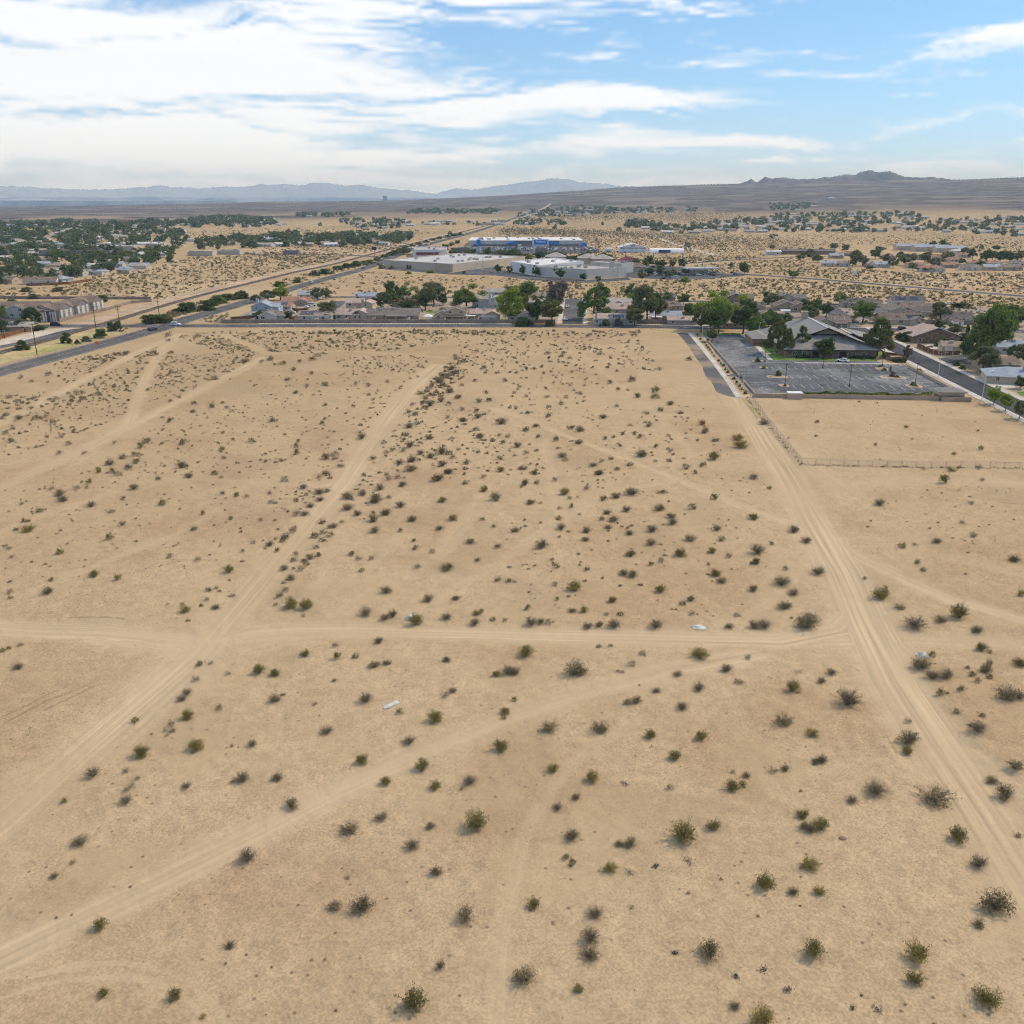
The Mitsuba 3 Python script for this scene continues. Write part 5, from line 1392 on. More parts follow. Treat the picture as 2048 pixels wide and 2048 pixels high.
TREES = [
    ((107.8, 372.2), 13.5, 8.5, 'pine', 'leaf_pine', 'tallest of the three olive pines left of the church front'), ((109.9, 366.1), 10, 6.5, 'pine', 'leaf_pine', 'middle pine of the three left of the church front'), ((117.0, 369.7), 10.5, 6.5, 'pine', 'leaf_olive', 'greyer pine close to the church front windows'),
    ((123.6, 361.3), 6.8, 7.5, 'round', 'leaf_dark', 'round dark green tree before the middle of the church front'), ((146.4, 366.1), 13.5, 11.5, 'pine', 'leaf_pine', 'large broad olive tree at the right corner of the church'),
    ((97.8, 444.1), 15.5, 18, 'round', 'leaf_bright', 'huge bright green tree behind the upper end of the parking lot'), ((95.9, 427.4), 13.5, 9, 'round', 'leaf_green', 'dark green tree in front of the huge bright tree'), ((89.1, 433.9), 10.5, 8, 'open', 'leaf_olive', 'grey green tree left of the huge bright tree'), ((92.9, 430.6), 11, 6, 'open', 'leaf_green', 'slender tree just left of the dark green lot tree'),
    ((107.3, 427.4), 14.5, 10.5, 'open', 'leaf_dark', 'tall open crowned dark tree at the upper lot edge'), ((111.2, 422.6), 9, 9, 'round', 'leaf_green', 'smaller green tree on the lawn right of the open crowned one'), ((125.0, 449.4), 7, 6, 'round', 'leaf_dark', 'round dark tree behind the church wing'), ((88.2, 404.4), 5, 5, 'open', 'leaf_olive', 'small thin tree inside the upper left lot corner'),
    ((191.7, 366.1), 17, 13, 'round', 'leaf_green', 'largest green tree at the right edge'), ((195.4, 381.1), 13, 9, 'open', 'leaf_olive', 'lighter tree leaning against the largest right edge tree'), ((211.8, 394.5), 15, 9, 'round', 'leaf_green', 'green tree right of the largest right edge tree'), ((221.7, 421.0), 12, 10, 'round', 'leaf_bright', 'yellow green tree above the largest right edge tree'),
    ((239.0, 445.9), 10, 7, 'round', 'leaf_dark', 'dark tree near the lamp at the right edge'), ((249.4, 454.8), 8, 10, 'round', 'leaf_olive', 'low olive tree at the far right edge by the lamp'), ((176.7, 348.8), 10, 9.5, 'round', 'leaf_dark', 'very dark dense tree at the side street corner'), ((171.8, 331.1), 8.5, 9.5, 'open', 'leaf_olive', 'olive tree in front of the very dark dense tree'),
    ((217.6, 469.8), 9, 8.5, 'open', 'leaf_olive', 'grey olive tree between the dark roofs at the right'), ((176.8, 465.9), 9.5, 11, 'round', 'leaf_green', 'round bright green tree on the street behind the church'), ((209.9, 424.2), 5.5, 1.8, 'bush', 'leaf_dark', 'thin dark cypress behind the pink gabled house'), ((202.3, 437.3), 4.5, 5, 'round', 'leaf_dark', 'small dark tree beside the pink roof'),
    ((174.9, 405.9), 4.2, 8, 'bush', 'leaf_olive', 'spreading olive bush in front of the pink gabled house'), ((172.8, 408.8), 3.4, 5, 'bush', 'leaf_pine', 'low bush left of the spreading olive bush'), ((183.7, 391.7), 4.2, 5.5, 'bush', 'leaf_olive', 'olive bush against the brick gable'), ((204.1, 424.2), 4.5, 6.5, 'round', 'leaf_olive', 'pale olive tree behind the brick gable'), ((199.7, 405.9), 4, 6, 'bush', 'leaf_olive', 'olive bush right of the brick gable'),
    ((148.5, 276.4), 5.0, 3.6, 'round', 'leaf_bright', 'first of three young street trees, greenest'), ((147.5, 267.5), 4.6, 3.4, 'open', 'leaf_bright', 'second of three young street trees, paler'), ((146.3, 257.2), 4.8, 3.4, 'open', 'leaf_olive', 'third of three young street trees, nearest the right edge'),
    ((169.1, 300.2), 3.5, 3.5, 'round', 'leaf_dark', 'small dark tree in front of the light blue grey roof'), ((179.8, 327.1), 3.0, 3.5, 'round', 'leaf_olive', 'clipped round tree by the light blue grey house'), ((174.3, 327.1), 2.4, 8, 'bush', 'leaf_dark', 'dark hedge in front of the low brown roof'), ((191.8, 345.6), 7, 7, 'open', 'leaf_olive', 'loose olive tree at the right edge above the pale house'), ((153.5, 354.4), 5.5, 3.2, 'open', 'leaf_grey', 'thin half bare young tree beside the dark street'),
    ((-142.4, 572.6), 7.5, 9, 'round', 'leaf_bright', 'round yellow green tree behind the red roof'), ((-148.4, 567.0), 6, 8, 'open', 'leaf_olive', 'pale olive tree left of the round yellow green one'), ((-153.1, 556.1), 4.5, 6, 'open', 'leaf_olive', 'small olive tree beside the highway near the pale blue house'), ((-95.3, 481.6), 8.5, 8, 'round', 'leaf_olive', 'olive tree beside the tan roofed house'), ((-114.6, 473.7), 5.4, 4.4, 'bush', 'leaf_dark', 'dark green tree in front of the white gabled house'), ((-130.7, 477.6), 4.2, 5, 'round', 'leaf_olive', 'small olive tree in front of the pale blue house'),
    ((-118.8, 569.8), 7, 7, 'open', 'leaf_olive', 'open olive tree behind the red roofed house'), ((-115.5, 578.3), 6, 6, 'round', 'leaf_olive', 'olive tree at the bend of the back street'), ((-74.2, 525.8), 8.5, 10, 'open', 'leaf_olive', 'wide olive tree in front of the pale blue roof'), ((-68.9, 535.5), 13, 8, 'round', 'leaf_dark', 'tall dark green tree, highest of the left block'), ((-70.9, 530.6), 9, 7, 'round', 'leaf_green', 'green tree at the foot of the tall dark one'), ((-65.8, 569.8), 8.5, 10, 'round', 'leaf_green', 'green tree right of the tall dark one'),
    ((-58.2, 511.7), 7, 9.5, 'round', 'leaf_dark', 'very dark round tree before the reddish brown roof'), ((-48.6, 521.0), 11.5, 10.5, 'round', 'leaf_pine', 'round olive green tree on the lawn of the left block'), ((-46.0, 548.2), 11.5, 13, 'round', 'leaf_olive', 'tall grey green tree behind the round olive one'), ((-40.3, 543.1), 6, 5, 'round', 'leaf_dark', 'small dark tree beside the street lamp'), ((-25.6, 528.2), 10.5, 15.5, 'round', 'leaf_green', 'wide dark green tree with a flat round crown'), ((-36.3, 494.1), 4.5, 9, 'bush', 'leaf_olive', 'pale olive bush beside the beige gable'),
    ((8.5, 564.3), 11, 11, 'round', 'leaf_green', 'large green tree at the back, left of the side street'), ((1.2, 567.0), 8, 10, 'round', 'leaf_green', 'green tree left of the large back one'), ((-1.3, 471.7), 14, 13, 'round', 'leaf_bright', 'large bright green tree beside the salmon pink roof'), ((5.8, 511.7), 9.5, 6.5, 'open', 'leaf_pine', 'dark olive tree right of the large bright one'), ((12.4, 467.8), 11.5, 10, 'round', 'leaf_dark', 'dense dark tree left of the side street'), ((21.0, 525.8), 8, 7, 'pine', 'leaf_pine', 'dark pine behind the dense dark tree'),
    ((25.4, 511.7), 15, 9, 'round', 'leaf_grey', 'tall grey purple half leafless tree by the side street'), ((19.9, 458.4), 11, 10.5, 'open', 'leaf_pine', 'olive tree at the corner left of the side street'), ((4.9, 456.6), 4.6, 8.5, 'bush', 'leaf_dark', 'dark round bush in front of the block wall'), ((8.4, 456.6), 3.0, 4, 'bush', 'leaf_dark', 'smaller dark bush right of the round one at the wall'), ((18.7, 454.8), 3.2, 5, 'bush', 'leaf_olive', 'olive bush at the wall end by the side street'),
    ((42.4, 481.6), 14.5, 14, 'pine', 'leaf_green', 'broad dark pine right of the side street'), ((53.3, 553.5), 10, 10, 'round', 'leaf_green', 'green tree behind the broad dark pine'), ((74.5, 578.3), 7.5, 8, 'round', 'leaf_dark', 'round grey green tree at the back right of the side street'), ((64.1, 481.6), 8, 7, 'round', 'leaf_pine', 'olive tree left of the tallest olive tree'), ((68.1, 465.9), 17, 14, 'open', 'leaf_olive', 'tallest olive tree in the middle of the right block'), ((73.2, 469.8), 13, 9, 'open', 'leaf_pine', 'olive tree leaning right of the tallest olive tree'), ((60.2, 453.0), 8, 8, 'open', 'leaf_olive', 'grey green tree just behind the wall'),
    ((45.8, 454.8), 3.6, 5, 'bush', 'leaf_olive', 'olive bush at the wall right of the side street'), ((52.3, 454.8), 4, 4.6, 'bush', 'leaf_grey', 'grey bush in front of the solar array house'), ((69.5, 540.5), 7, 5, 'round', 'leaf_bright', 'small yellow green tree beside the light grey roof'), ((100.7, 545.6), 5.5, 7, 'round', 'leaf_dark', 'round dark tree on the back street'), ((96.2, 500.6), 6.5, 9, 'bush', 'leaf_green', 'broad green bush left of the huge bright tree'), ((94.4, 567.0), 5, 7, 'round', 'leaf_green', 'green tree before the far grey gable'),
    ((149.5, 548.2), 7.5, 5.5, 'bush', 'leaf_dark', 'dark upright tree on the back street'), ((150.7, 533.0), 7.5, 9, 'round', 'leaf_olive', 'olive tree beside the dark upright one'), ((173.0, 528.2), 5, 6, 'round', 'leaf_green', 'small green tree above the church chimney'), ((156.6, 487.8), 7.5, 9, 'round', 'leaf_dark', 'dark tree right of the church chimney'), ((154.4, 475.6), 6, 6.5, 'round', 'leaf_olive', 'pale olive tree behind the church ridge'), ((166.9, 492.0), 6.5, 6.5, 'round', 'leaf_dark', 'dark round tree beside the street behind the church'), ((128.2, 454.8), 7, 8, 'round', 'leaf_dark', 'dark tree behind the left church roof'), ((140.4, 471.7), 4.5, 8, 'bush', 'leaf_green', 'green bush beside the white shed near the chimney'),
    ((195.5, 543.1), 4.5, 8, 'round', 'leaf_green', 'low green tree left of the wide dark brown roof'), ((193.4, 548.2), 5.5, 6, 'round', 'leaf_green', 'rounded green tree at the far end of the street behind the church'), ((196.3, 535.5), 4, 6, 'round', 'leaf_dark', 'low dark tree beside the wide dark brown roof'), ((201.4, 458.4), 4.5, 5, 'open', 'leaf_olive', 'small olive tree right of the tan chimney house'), ((258.6, 533.0), 3.2, 11, 'bush', 'leaf_olive', 'yellowish bush row at the edge of the scrub'),
    ((-235.5, 453.0), 8.6, 9, 'pine', 'leaf_dark', 'dark umbrella shaped pine in front of the apartments'), ((-233.1, 439.0), 5.2, 5.5, 'open', 'leaf_olive', 'grey olive tree by the low house at the far left'), ((-290.9, 540.5), 4, 5, 'round', 'leaf_green', 'round green tree between the brown apartment roofs'), ((-227.2, 440.7), 2.4, 8, 'bush', 'leaf_dark', 'dark hedge at the foot of the umbrella shaped pine'), ((-236.9, 427.4), 6, 7, 'round', 'leaf_dark', 'dark tree at the left edge by the board fence'), ((-264.0, 477.6), 6, 6, 'round', 'leaf_green', 'green tree at the left edge beside the parking yard'),
    ((-203.9, 381.1), 4.4, 5, 'bush', 'leaf_dark', 'round dark bush in the weeds nearest the left edge'), ((-194.2, 400.1), 4.6, 5.4, 'bush', 'leaf_dark', 'round dark bush in the middle of the weed strip'), ((-185.8, 414.8), 4.8, 5.6, 'bush', 'leaf_green', 'round green bush beside the second utility pole'), ((-190.2, 437.3), 4.4, 5, 'bush', 'leaf_dark', 'dark bush behind the third utility pole'), ((-190.6, 445.9), 4, 4.2, 'bush', 'leaf_dark', 'smaller dark bush right of the third utility pole'), ((-187.8, 404.4), 2.4, 4.2, 'bush', 'leaf_dark', 'low dark bush in the green weeds'), ((-188.3, 397.3), 2, 2.6, 'bush', 'leaf_dark', 'lowest dark bush in the green weeds'),
    ((-247.2, 561.5), 5, 7.5, 'bush', 'leaf_pine', 'dark bush at the right end of the apartments'), ((-298.9, 581.2), 3, 9, 'bush', 'leaf_olive', 'pale green bush in the sand behind the apartments'), ((-304.7, 628.3), 3, 9, 'bush', 'leaf_olive', 'pale green bush in the sand under the board fence'), ((-325.2, 624.9), 3, 9, 'bush', 'leaf_olive', 'pale green bush near the left edge of the sand'), ((-262.4, 581.2), 3, 6, 'bush', 'leaf_olive', 'pale green bush behind the apartment roofs'),
]
for (px, h, w, kd, lf, lb) in TREES:
    tree(px, h * 1.1, w * 1.16, kd, lf, lb)
palm((-94.1, 564.3), 5, 'small palm on the street beside the pale blue roof')
palm((-80.6, 477.6), 5.2, 'small palm in front of the pale pink roof')
palm((-89.8, 525.8), 5, 'palm beside the beige two storey house')
palm((-3.4, 575.5), 7.5, 'palm left of the large back trees near the side street')
palm((103.5, 454.8), 17, 'tall palm rising from the huge bright green tree')
palm((-78.5, 516.3), 7, 'palm beside the two storey pink roofed house')
palm((65.2, 578.3), 5, 'palm behind the light grey roof')
for (x, y, h, w) in [(-181.4, 465.9, 5.4, 12), (-176.5, 467.8, 4.4, 10), (-179.6, 514.0, 6.2, 15), (-171.2, 523.4, 6, 14), (-175.8, 556.1, 5, 13), (-174.1, 572.6, 5, 10), (-169.1, 581.2, 5.5, 11), (-163.7, 660.3, 4.4, 10), (-158.7, 691.4, 4.4, 9), (-158.0, 753.4, 4.5, 11), (-152.0, 768.1, 5.5, 13), (-150.8, 815.8, 4, 11), (-146.0, 833.0, 5, 11), (-141.8, 850.9, 6, 13), (-136.5, 869.6, 4.4, 10), (-133.4, 889.1, 4.4, 10), (-132.1, 930.8, 4, 10), (-132.3, 976.5, 4, 10), (-131.3, 1009.4, 4.4, 11), (-130.3, 1044.7, 4, 10), (-130.3, 1102.3, 4, 10), (-128.0, 1144.3, 4, 11), (-125.4, 1189.5, 4, 11), (-121.3, 1238.5, 4, 11), (-116.9, 1291.5, 4, 12), (-112.1, 1349.2, 4, 12), (-105.7, 1395.9, 4.5, 13), (-98.8, 1445.9, 4.5, 13), (-91.4, 1499.6, 5, 14), (-83.9, 1537.5, 5, 14)]:
    near = y < 640
    tree((x, y), h, w, 'bush', ('leaf_green', 'leaf_dark', 'leaf_pine')[int(x * 10) % 3], 'big green bush between railway and highway, %s' % ('near crossroads' if near else 'long row'),
         'large bushes between the railway and the highway near the crossroads' if near else 'row of bushes between the railway and the highway', 0 if near else 1)
SHOPTREES = [(-11.6, 778.2, 7, 6, 'round'), (-2.2, 765.6, 6.5, 5, 'round'), (8.4, 751.0, 8, 5.5, 'round'), (18.6, 743.9, 7.5, 6, 'round'), (36.9, 716.7, 8.5, 7.5, 'round'), (54.0, 708.1, 5.5, 6, 'round'), (63.1, 687.4, 5, 4, 'round')]
for i, (x, y, h, w, kd) in enumerate(SHOPTREES):
    tree((x, y), h, w, kd, 'leaf_dark', '%s tree from the left in the row behind the box stores' % ('first', 'second', 'third', 'fourth', 'fifth', 'sixth', 'last')[i], 'row of trees behind the box stores', 1)
for (x, y, h, w) in [(-63.0, 1001.0, 7, 9), (-56.1, 1001.0, 6, 8), (-46.9, 984.5, 8, 8), (-39.9, 992.7, 8, 7), (-32.0, 976.5, 5, 9), (-25.5, 984.5, 9, 9), (-20.5, 968.5, 6, 8), (-16.5, 976.5, 6, 8), (-10.3, 968.5, 9, 10), (-6.1, 960.7, 8, 9), (-2.0, 953.1, 9, 10), (3.1, 968.5, 10, 9), (6.1, 953.1, 8, 8), (12.8, 930.8, 7, 9), (17.6, 923.5, 6, 9), (25.5, 945.5, 7, 10), (31.0, 945.5, 8, 11), (35.8, 938.1, 7, 10), (43.1, 968.5, 8, 8), (47.4, 953.1, 7, 9), (52.1, 945.5, 6, 8), (63.6, 916.4, 6, 9), (69.0, 930.8, 8, 8), (75.0, 938.1, 9, 8), (76.9, 895.8, 7, 8), (84.2, 902.5, 8, 10), (90.6, 909.4, 9, 12), (93.3, 889.1, 6, 9), (70.4, 909.4, 6, 9), (56.8, 923.5, 5, 9), (-78.8, 1035.6, 6, 8), (-85.4, 1063.2, 6, 8), (-74.5, 1177.9, 6, 8), (-80.1, 1133.5, 6, 8), (-70.4, 1225.9, 6, 8), (-121.6, 1026.8, 6, 10), (-117.2, 1026.8, 6, 10), (-113.8, 1035.6, 6, 9), (-124.9, 1009.4, 6, 9)]:
    tree((x, y), h, w, 'round', ('leaf_dark', 'leaf_dark', 'leaf_pine')[int(x * 10) % 3], 'dark tree in the belt before the superstore car park' if y < 1130 else 'dark tree left of the superstore car park', 'belt of trees in front of the superstore' if y < 1130 else 'trees at the left of the superstore car park', 1)
for (x, y, h) in [(16.7, 984.5, 8), (39.4, 992.7, 8), (60.4, 976.5, 8), (65.6, 992.7, 9), (83.9, 960.7, 9), (93.8, 1063.2, 15), (96.3, 1053.9, 12), (-104.0, 992.7, 9), (-43.2, 1035.6, 9)]:
    palm((x, y), h, 'palm in the belt of trees before the superstore' if h < 10 else 'tall palm at the right end of the superstore car park', 'palms near the superstore' if h < 10 else 'tall palms beside the superstore')
for i, (x, y, h, w, kd) in enumerate([(121.6, 838.8, 10, 9, 'round'), (116.9, 827.1, 7, 7, 'round'), (132.3, 833.0, 7, 9, 'open'), (141.0, 827.1, 8, 7, 'round'), (147.4, 815.8, 9, 8, 'open'), (96.7, 699.6, 8.5, 6, 'open'), (118.0, 748.6, 8, 8, 'round'), (126.4, 739.2, 6, 7, 'round'), (111.4, 758.2, 6, 9, 'round'), (140.1, 758.2, 5, 8, 'open'), (119.9, 725.5, 6, 6, 'round'), (113.6, 863.2, 6, 9, 'round'), (130.1, 857.0, 5, 6, 'round'), (187.3, 804.7, 7, 3, 'open')]):
    tree((x, y), h, w, kd, ('leaf_dark', 'leaf_pine')[i % 2], 'dark tree among the parked cars right of the shopping centre', 'trees in the car park right of the shopping centre', 1)
tree((187.3, 758.2), 10.5, 8.5, 'round', 'leaf_dark', 'lone round dark tree right of the petrol station', None, 1)
tree((216.9, 725.5), 6.0, 9.0, 'round', 'leaf_green', 'lone round green tree beside the grey road in the scrub', None, 1)
tree((128.4, 699.6), 4.2, 8.5, 'bush', 'leaf_bright', 'yellow green bush in front of the petrol station', None, 1)
tree((-114.2, 827.1), 4.2, 9, 'bush', 'leaf_olive', 'olive bush at the left corner of the big tan store', None, 1)
tree((-105.2, 821.4), 3, 6, 'bush', 'leaf_olive', 'small olive bush by the big tan store wall', None, 1)
tree((-84.6, 768.1), 2.6, 6, 'bush', 'leaf_bright', 'yellow green bush, left of two in the sand before the tan store', None, 1)
tree((-67.9, 778.2), 2.8, 8, 'bush', 'leaf_bright', 'yellow green bush, right of two in the sand before the tan store', None, 1)
tree((-39.5, 773.1), 2.6, 4, 'bush', 'leaf_olive', 'small bush at the wall of the service yard', None, 1)

# the neighbourhood beyond the grey road at the right
MIDH = [(285.9, 850.9, 13, 'roof_blue', 'low house with a blue roof at the left end of the far right neighbourhood'), (298.1, 850.9, 14, 'roof_tan', 'house with a tan roof beside the blue roof'), (330.5, 960.7, 13, 'roof_blue', 'house with a grey blue roof behind the first far right trees'), (324.7, 850.9, 9, 'roof_pink', 'small pink house beside the dark trees of the far right neighbourhood'), (330.0, 838.8, 14, 'roof_blue', 'house with a bright blue grey roof on the scrub edge'), (379.4, 953.1, 13, 'roof_red', 'red roofed house above the bright blue grey roof'), (355.0, 827.1, 15, 'roof_red', 'red roofed house, left of the row on the scrub edge'), (353.1, 788.6, 20, 'roof_red', 'long low red house nearest the scrub'), (388.4, 833.0, 15, 'roof_red', 'red roofed house in the middle of the far right row'), (423.8, 902.5, 12, 'roof_red', 'red roofed house behind the middle of the row'), (391.3, 804.7, 15, 'roof_grey', 'grey house right of the red roofs'), (422.5, 857.0, 14, 'roof_red', 'red roofed house behind the grey ones'), (411.9, 804.7, 15, 'roof_blue', 'blue grey roofed house near the right of the row'), (438.9, 857.0, 13, 'roof_red', 'red roofed house behind the blue grey one'), (428.5, 804.7, 17, 'roof_grey', 'grey roofed house at the right end of the row'), (459.3, 857.0, 14, 'roof_grey', 'grey roofed house behind the right end of the row'), (427.5, 945.5, 13, 'roof_red', 'red roofed house in the second row'), (408.3, 938.1, 13, 'roof_tan', 'tan roofed house in the second row'), (340.5, 923.5, 12, 'roof_red', 'red roofed house left of the second row'), (497.9, 1044.7, 20, 'membrane', 'white roofed hall behind the far right houses'), (357.8, 1001.0, 12, 'roof_red', 'red roofed house at the back left'), (468.1, 976.5, 12, 'roof_red', 'red roofed house below the white hall')]
for i, (x, y, w, rm, lb) in enumerate(MIDH):
    house((x, y), lb, [(0, w, 0, 10, 3.0, ('x', 'hip')[i % 2], .38), (w * .55, w * .4, -2.5, 8, 2.9, 'y', .4)], ('stucco_beige', 'stucco_white', 'stucco_tan')[i % 3], rm, (i % 5 - 2) * .12, [], nwin=2, seed=200 + i)
for i, (x, w, lb) in enumerate(((1825, 36, 'left'), (1865, 40, 'middle'), (1903, 34, 'right'))):
    p = ((466.0, 1102.3), (480.6, 1082.4), (493.6, 1063.2))[i]
    house(p, '%s block of the long blue grey roofed apartments at the far right' % lb, [(0, w, 0, 12, 5.0, 'x', .34)], 'stucco_beige', 'roof_blue', .05, [], 'apartment_building', 4, seed=240 + i)
house((321.3, 1026.8), 'long low dark building at the left of the far right neighbourhood', [(0, 58, 0, 12, 4.0, 'x', .25)], 'brick_brown', 'roof_dark', 0, [], 'building', 4, seed=250)
house((282.0, 1018.0), 'white roofed shed with parked cars beside the long dark building', [(0, 15, 0, 10, 3.5, 'x', .25)], 'stucco_white', 'membrane', 0, [], 'shed', 2, seed=251)
for (x, y, h, w) in [(315.1, 863.2, 14, 13), (318.8, 857.0, 9, 10), (305.4, 844.8, 8, 8), (366.3, 953.1, 9, 12), (354.2, 895.8, 8, 10), (337.1, 833.0, 9, 9), (379.7, 923.5, 9, 10), (362.3, 863.2, 11, 16), (344.9, 810.2, 6, 9), (392.2, 895.8, 10, 13), (379.4, 844.8, 8, 14), (394.9, 869.6, 6, 9), (426.1, 923.5, 9, 12), (413.3, 869.6, 6, 9), (479.6, 1001.0, 9, 10), (464.7, 953.1, 11, 10), (414.0, 833.0, 7, 8), (456.9, 909.4, 12, 12), (473.8, 930.8, 9, 11), (470.4, 909.4, 10, 12), (497.5, 953.1, 8, 12), (480.0, 909.4, 10, 12), (494.6, 923.5, 9, 12), (510.6, 945.5, 9, 10), (371.3, 1092.2, 9, 10), (337.1, 1035.6, 7, 10), (315.5, 1001.0, 7, 11), (303.2, 953.1, 6, 14), (304.2, 984.5, 5, 9), (292.3, 902.5, 7, 12), (302.5, 1044.7, 6, 9), (317.9, 1044.7, 6, 9), (305.9, 1112.5, 6, 8), (374.0, 1063.2, 9, 10), (416.9, 1072.7, 6, 14), (533.1, 1201.4, 6, 9), (534.6, 1177.9, 9, 9), (535.7, 1166.5, 6, 8), (476.1, 1112.5, 7, 10), (553.2, 1082.4, 7, 9), (550.7, 1112.5, 6, 7), (308.3, 810.2, 4, 9), (348.6, 793.9, 4, 14), (286.1, 938.1, 5, 10)]:
    tree((x, y), h, w, ('round', 'open')[int(x) % 2], ('leaf_dark', 'leaf_pine', 'leaf_olive')[int(x * 10) % 3], 'tree among the far right red roofs' if y > 760 else 'tree in the far right neighbourhood', 'trees of the neighbourhood beyond the grey road', 1)

# the suburb at the left
LEFTH = [(-320.0, 773.1, 13, 'roof_blue', 'blue roofed house, nearest of the left suburb to the sand strip'), (-336.2, 758.2, 12, 'roof_blue', 'blue grey roofed house in the left suburb beside the dark trees'), (-348.4, 748.6, 13, 'roof_blue', 'pale blue house left of the dark suburb trees'), (-401.5, 827.1, 13, 'roof_tan', 'tan roofed house inside the left suburb'), (-340.6, 675.5, 22, 'roof_brown', 'brown roofed house behind the red board fence'), (-333.9, 687.4, 11, 'roof_blue', 'house with a steep blue roof behind the red board fence'), (-370.0, 683.4, 12, 'roof_grey', 'grey roofed house at the left edge of the suburb'), (-326.0, 821.4, 14, 'roof_light', 'pale roofed house at the right end of the left suburb'), (-353.6, 838.8, 13, 'roof_blue', 'blue roofed house in the second row of the left suburb'), (-375.2, 827.1, 13, 'roof_tan', 'tan house in the second row of the left suburb'), (-377.8, 869.6, 13, 'roof_light', 'pale house in the third row of the left suburb'), (-411.0, 1009.4, 22, 'roof_red', 'orange roofed building among the left suburb trees'), (-384.3, 748.6, 12, 'roof_grey', 'grey house between the left suburb trees'), (-446.8, 902.5, 13, 'roof_tan', 'tan house in the third row of the left suburb'), (-377.5, 992.7, 26, 'membrane', 'long white roofed building right of the orange roof')]
for i, (x, y, w, rm, lb) in enumerate(LEFTH):
    house((x, y), lb, [(0, w, 0, 10, 3.0, ('x', 'hip')[i % 2], .38)], ('stucco_beige', 'stucco_white', 'siding_grey')[i % 3], rm, (i % 5 - 2) * .15, [], nwin=2, seed=300 + i)
for i, (px, w_, d_, h_, wm, rm, lb) in enumerate((((-549.2, 1026.8), 60, 30, 5, 'panel_tan', 'roof_light', 'low pale warehouse at the left edge'), ((-462.6, 1001.0), 75, 25, 6, 'panel_dark', 'roof_brown', 'long dark arcade building in the left suburb'), ((-452.1, 1044.7), 70, 35, 8, 'panel_tan', 'roof_light', 'tan school like block in the left suburb'), ((-439.5, 1082.4), 70, 40, 9, 'panel_tan', 'membrane', 'largest tan block with a white roof in the left suburb'),
                                   ((-330.3, 1001.0), 26, 14, 4.4, 'panel_tan', 'roof_light', 'pale trading hall, left of two by the scrub field'), ((-307.7, 1026.8), 24, 14, 4.4, 'panel_tan', 'membrane', 'pale trading hall with a white roof, right of two'), ((-239.9, 1026.8), 16, 10, 4, 'panel_dark', 'membrane', 'small dark fronted building alone by the grey road'), ((-587.3, 1155.3), 90, 40, 5, 'panel_tan', 'roof_blue', 'long pale blue roofed sheds behind the warehouse'))):
    quad_building('building', [(px[0] - w_ / 2, px[1]), (px[0] + w_ / 2, px[1]), (px[0] + w_ / 2, px[1] + d_), (px[0] - w_ / 2, px[1] + d_)], h_, wm, rm, lb, 'building', hv=3, seed=400 + i)


def inside(poly, n, rng):
    """n points spread evenly in a polygon"""
    from shapely.geometry import Polygon, Point
    P = Polygon(poly).buffer(0)
    x0, y0, x1, y1 = P.bounds
    out = []
    while len(out) < n:
        p = (rng.uniform(x0, x1), rng.uniform(y0, y1))
        if P.contains(Point(p)):
            out.append(p)
    return out


def taken(p, q, d):
    return any(abs(p[0] - a) < d and abs(p[1] - b) < d for a, b in q)


FARLOD = [crown(900 + i, ('round', 'bush', 'open')[i % 3], 90, .13)[0] for i in range(6)]
far_tree_v, far_n = [], [0]


def far_trees(pts, hs, rng):
    for (x, y) in pts:
        v, f = FARLOD[int(rng.integers(6))]
        h = rng.uniform(*hs)
        w = h * rng.uniform(.9, 1.4)
        z = float(terr(np.array([x]), np.array([y]))[0])
        far_tree_v.append(rot(v * [w, w, h], rng.uniform(0, 6)) + [x, y, z - .3])


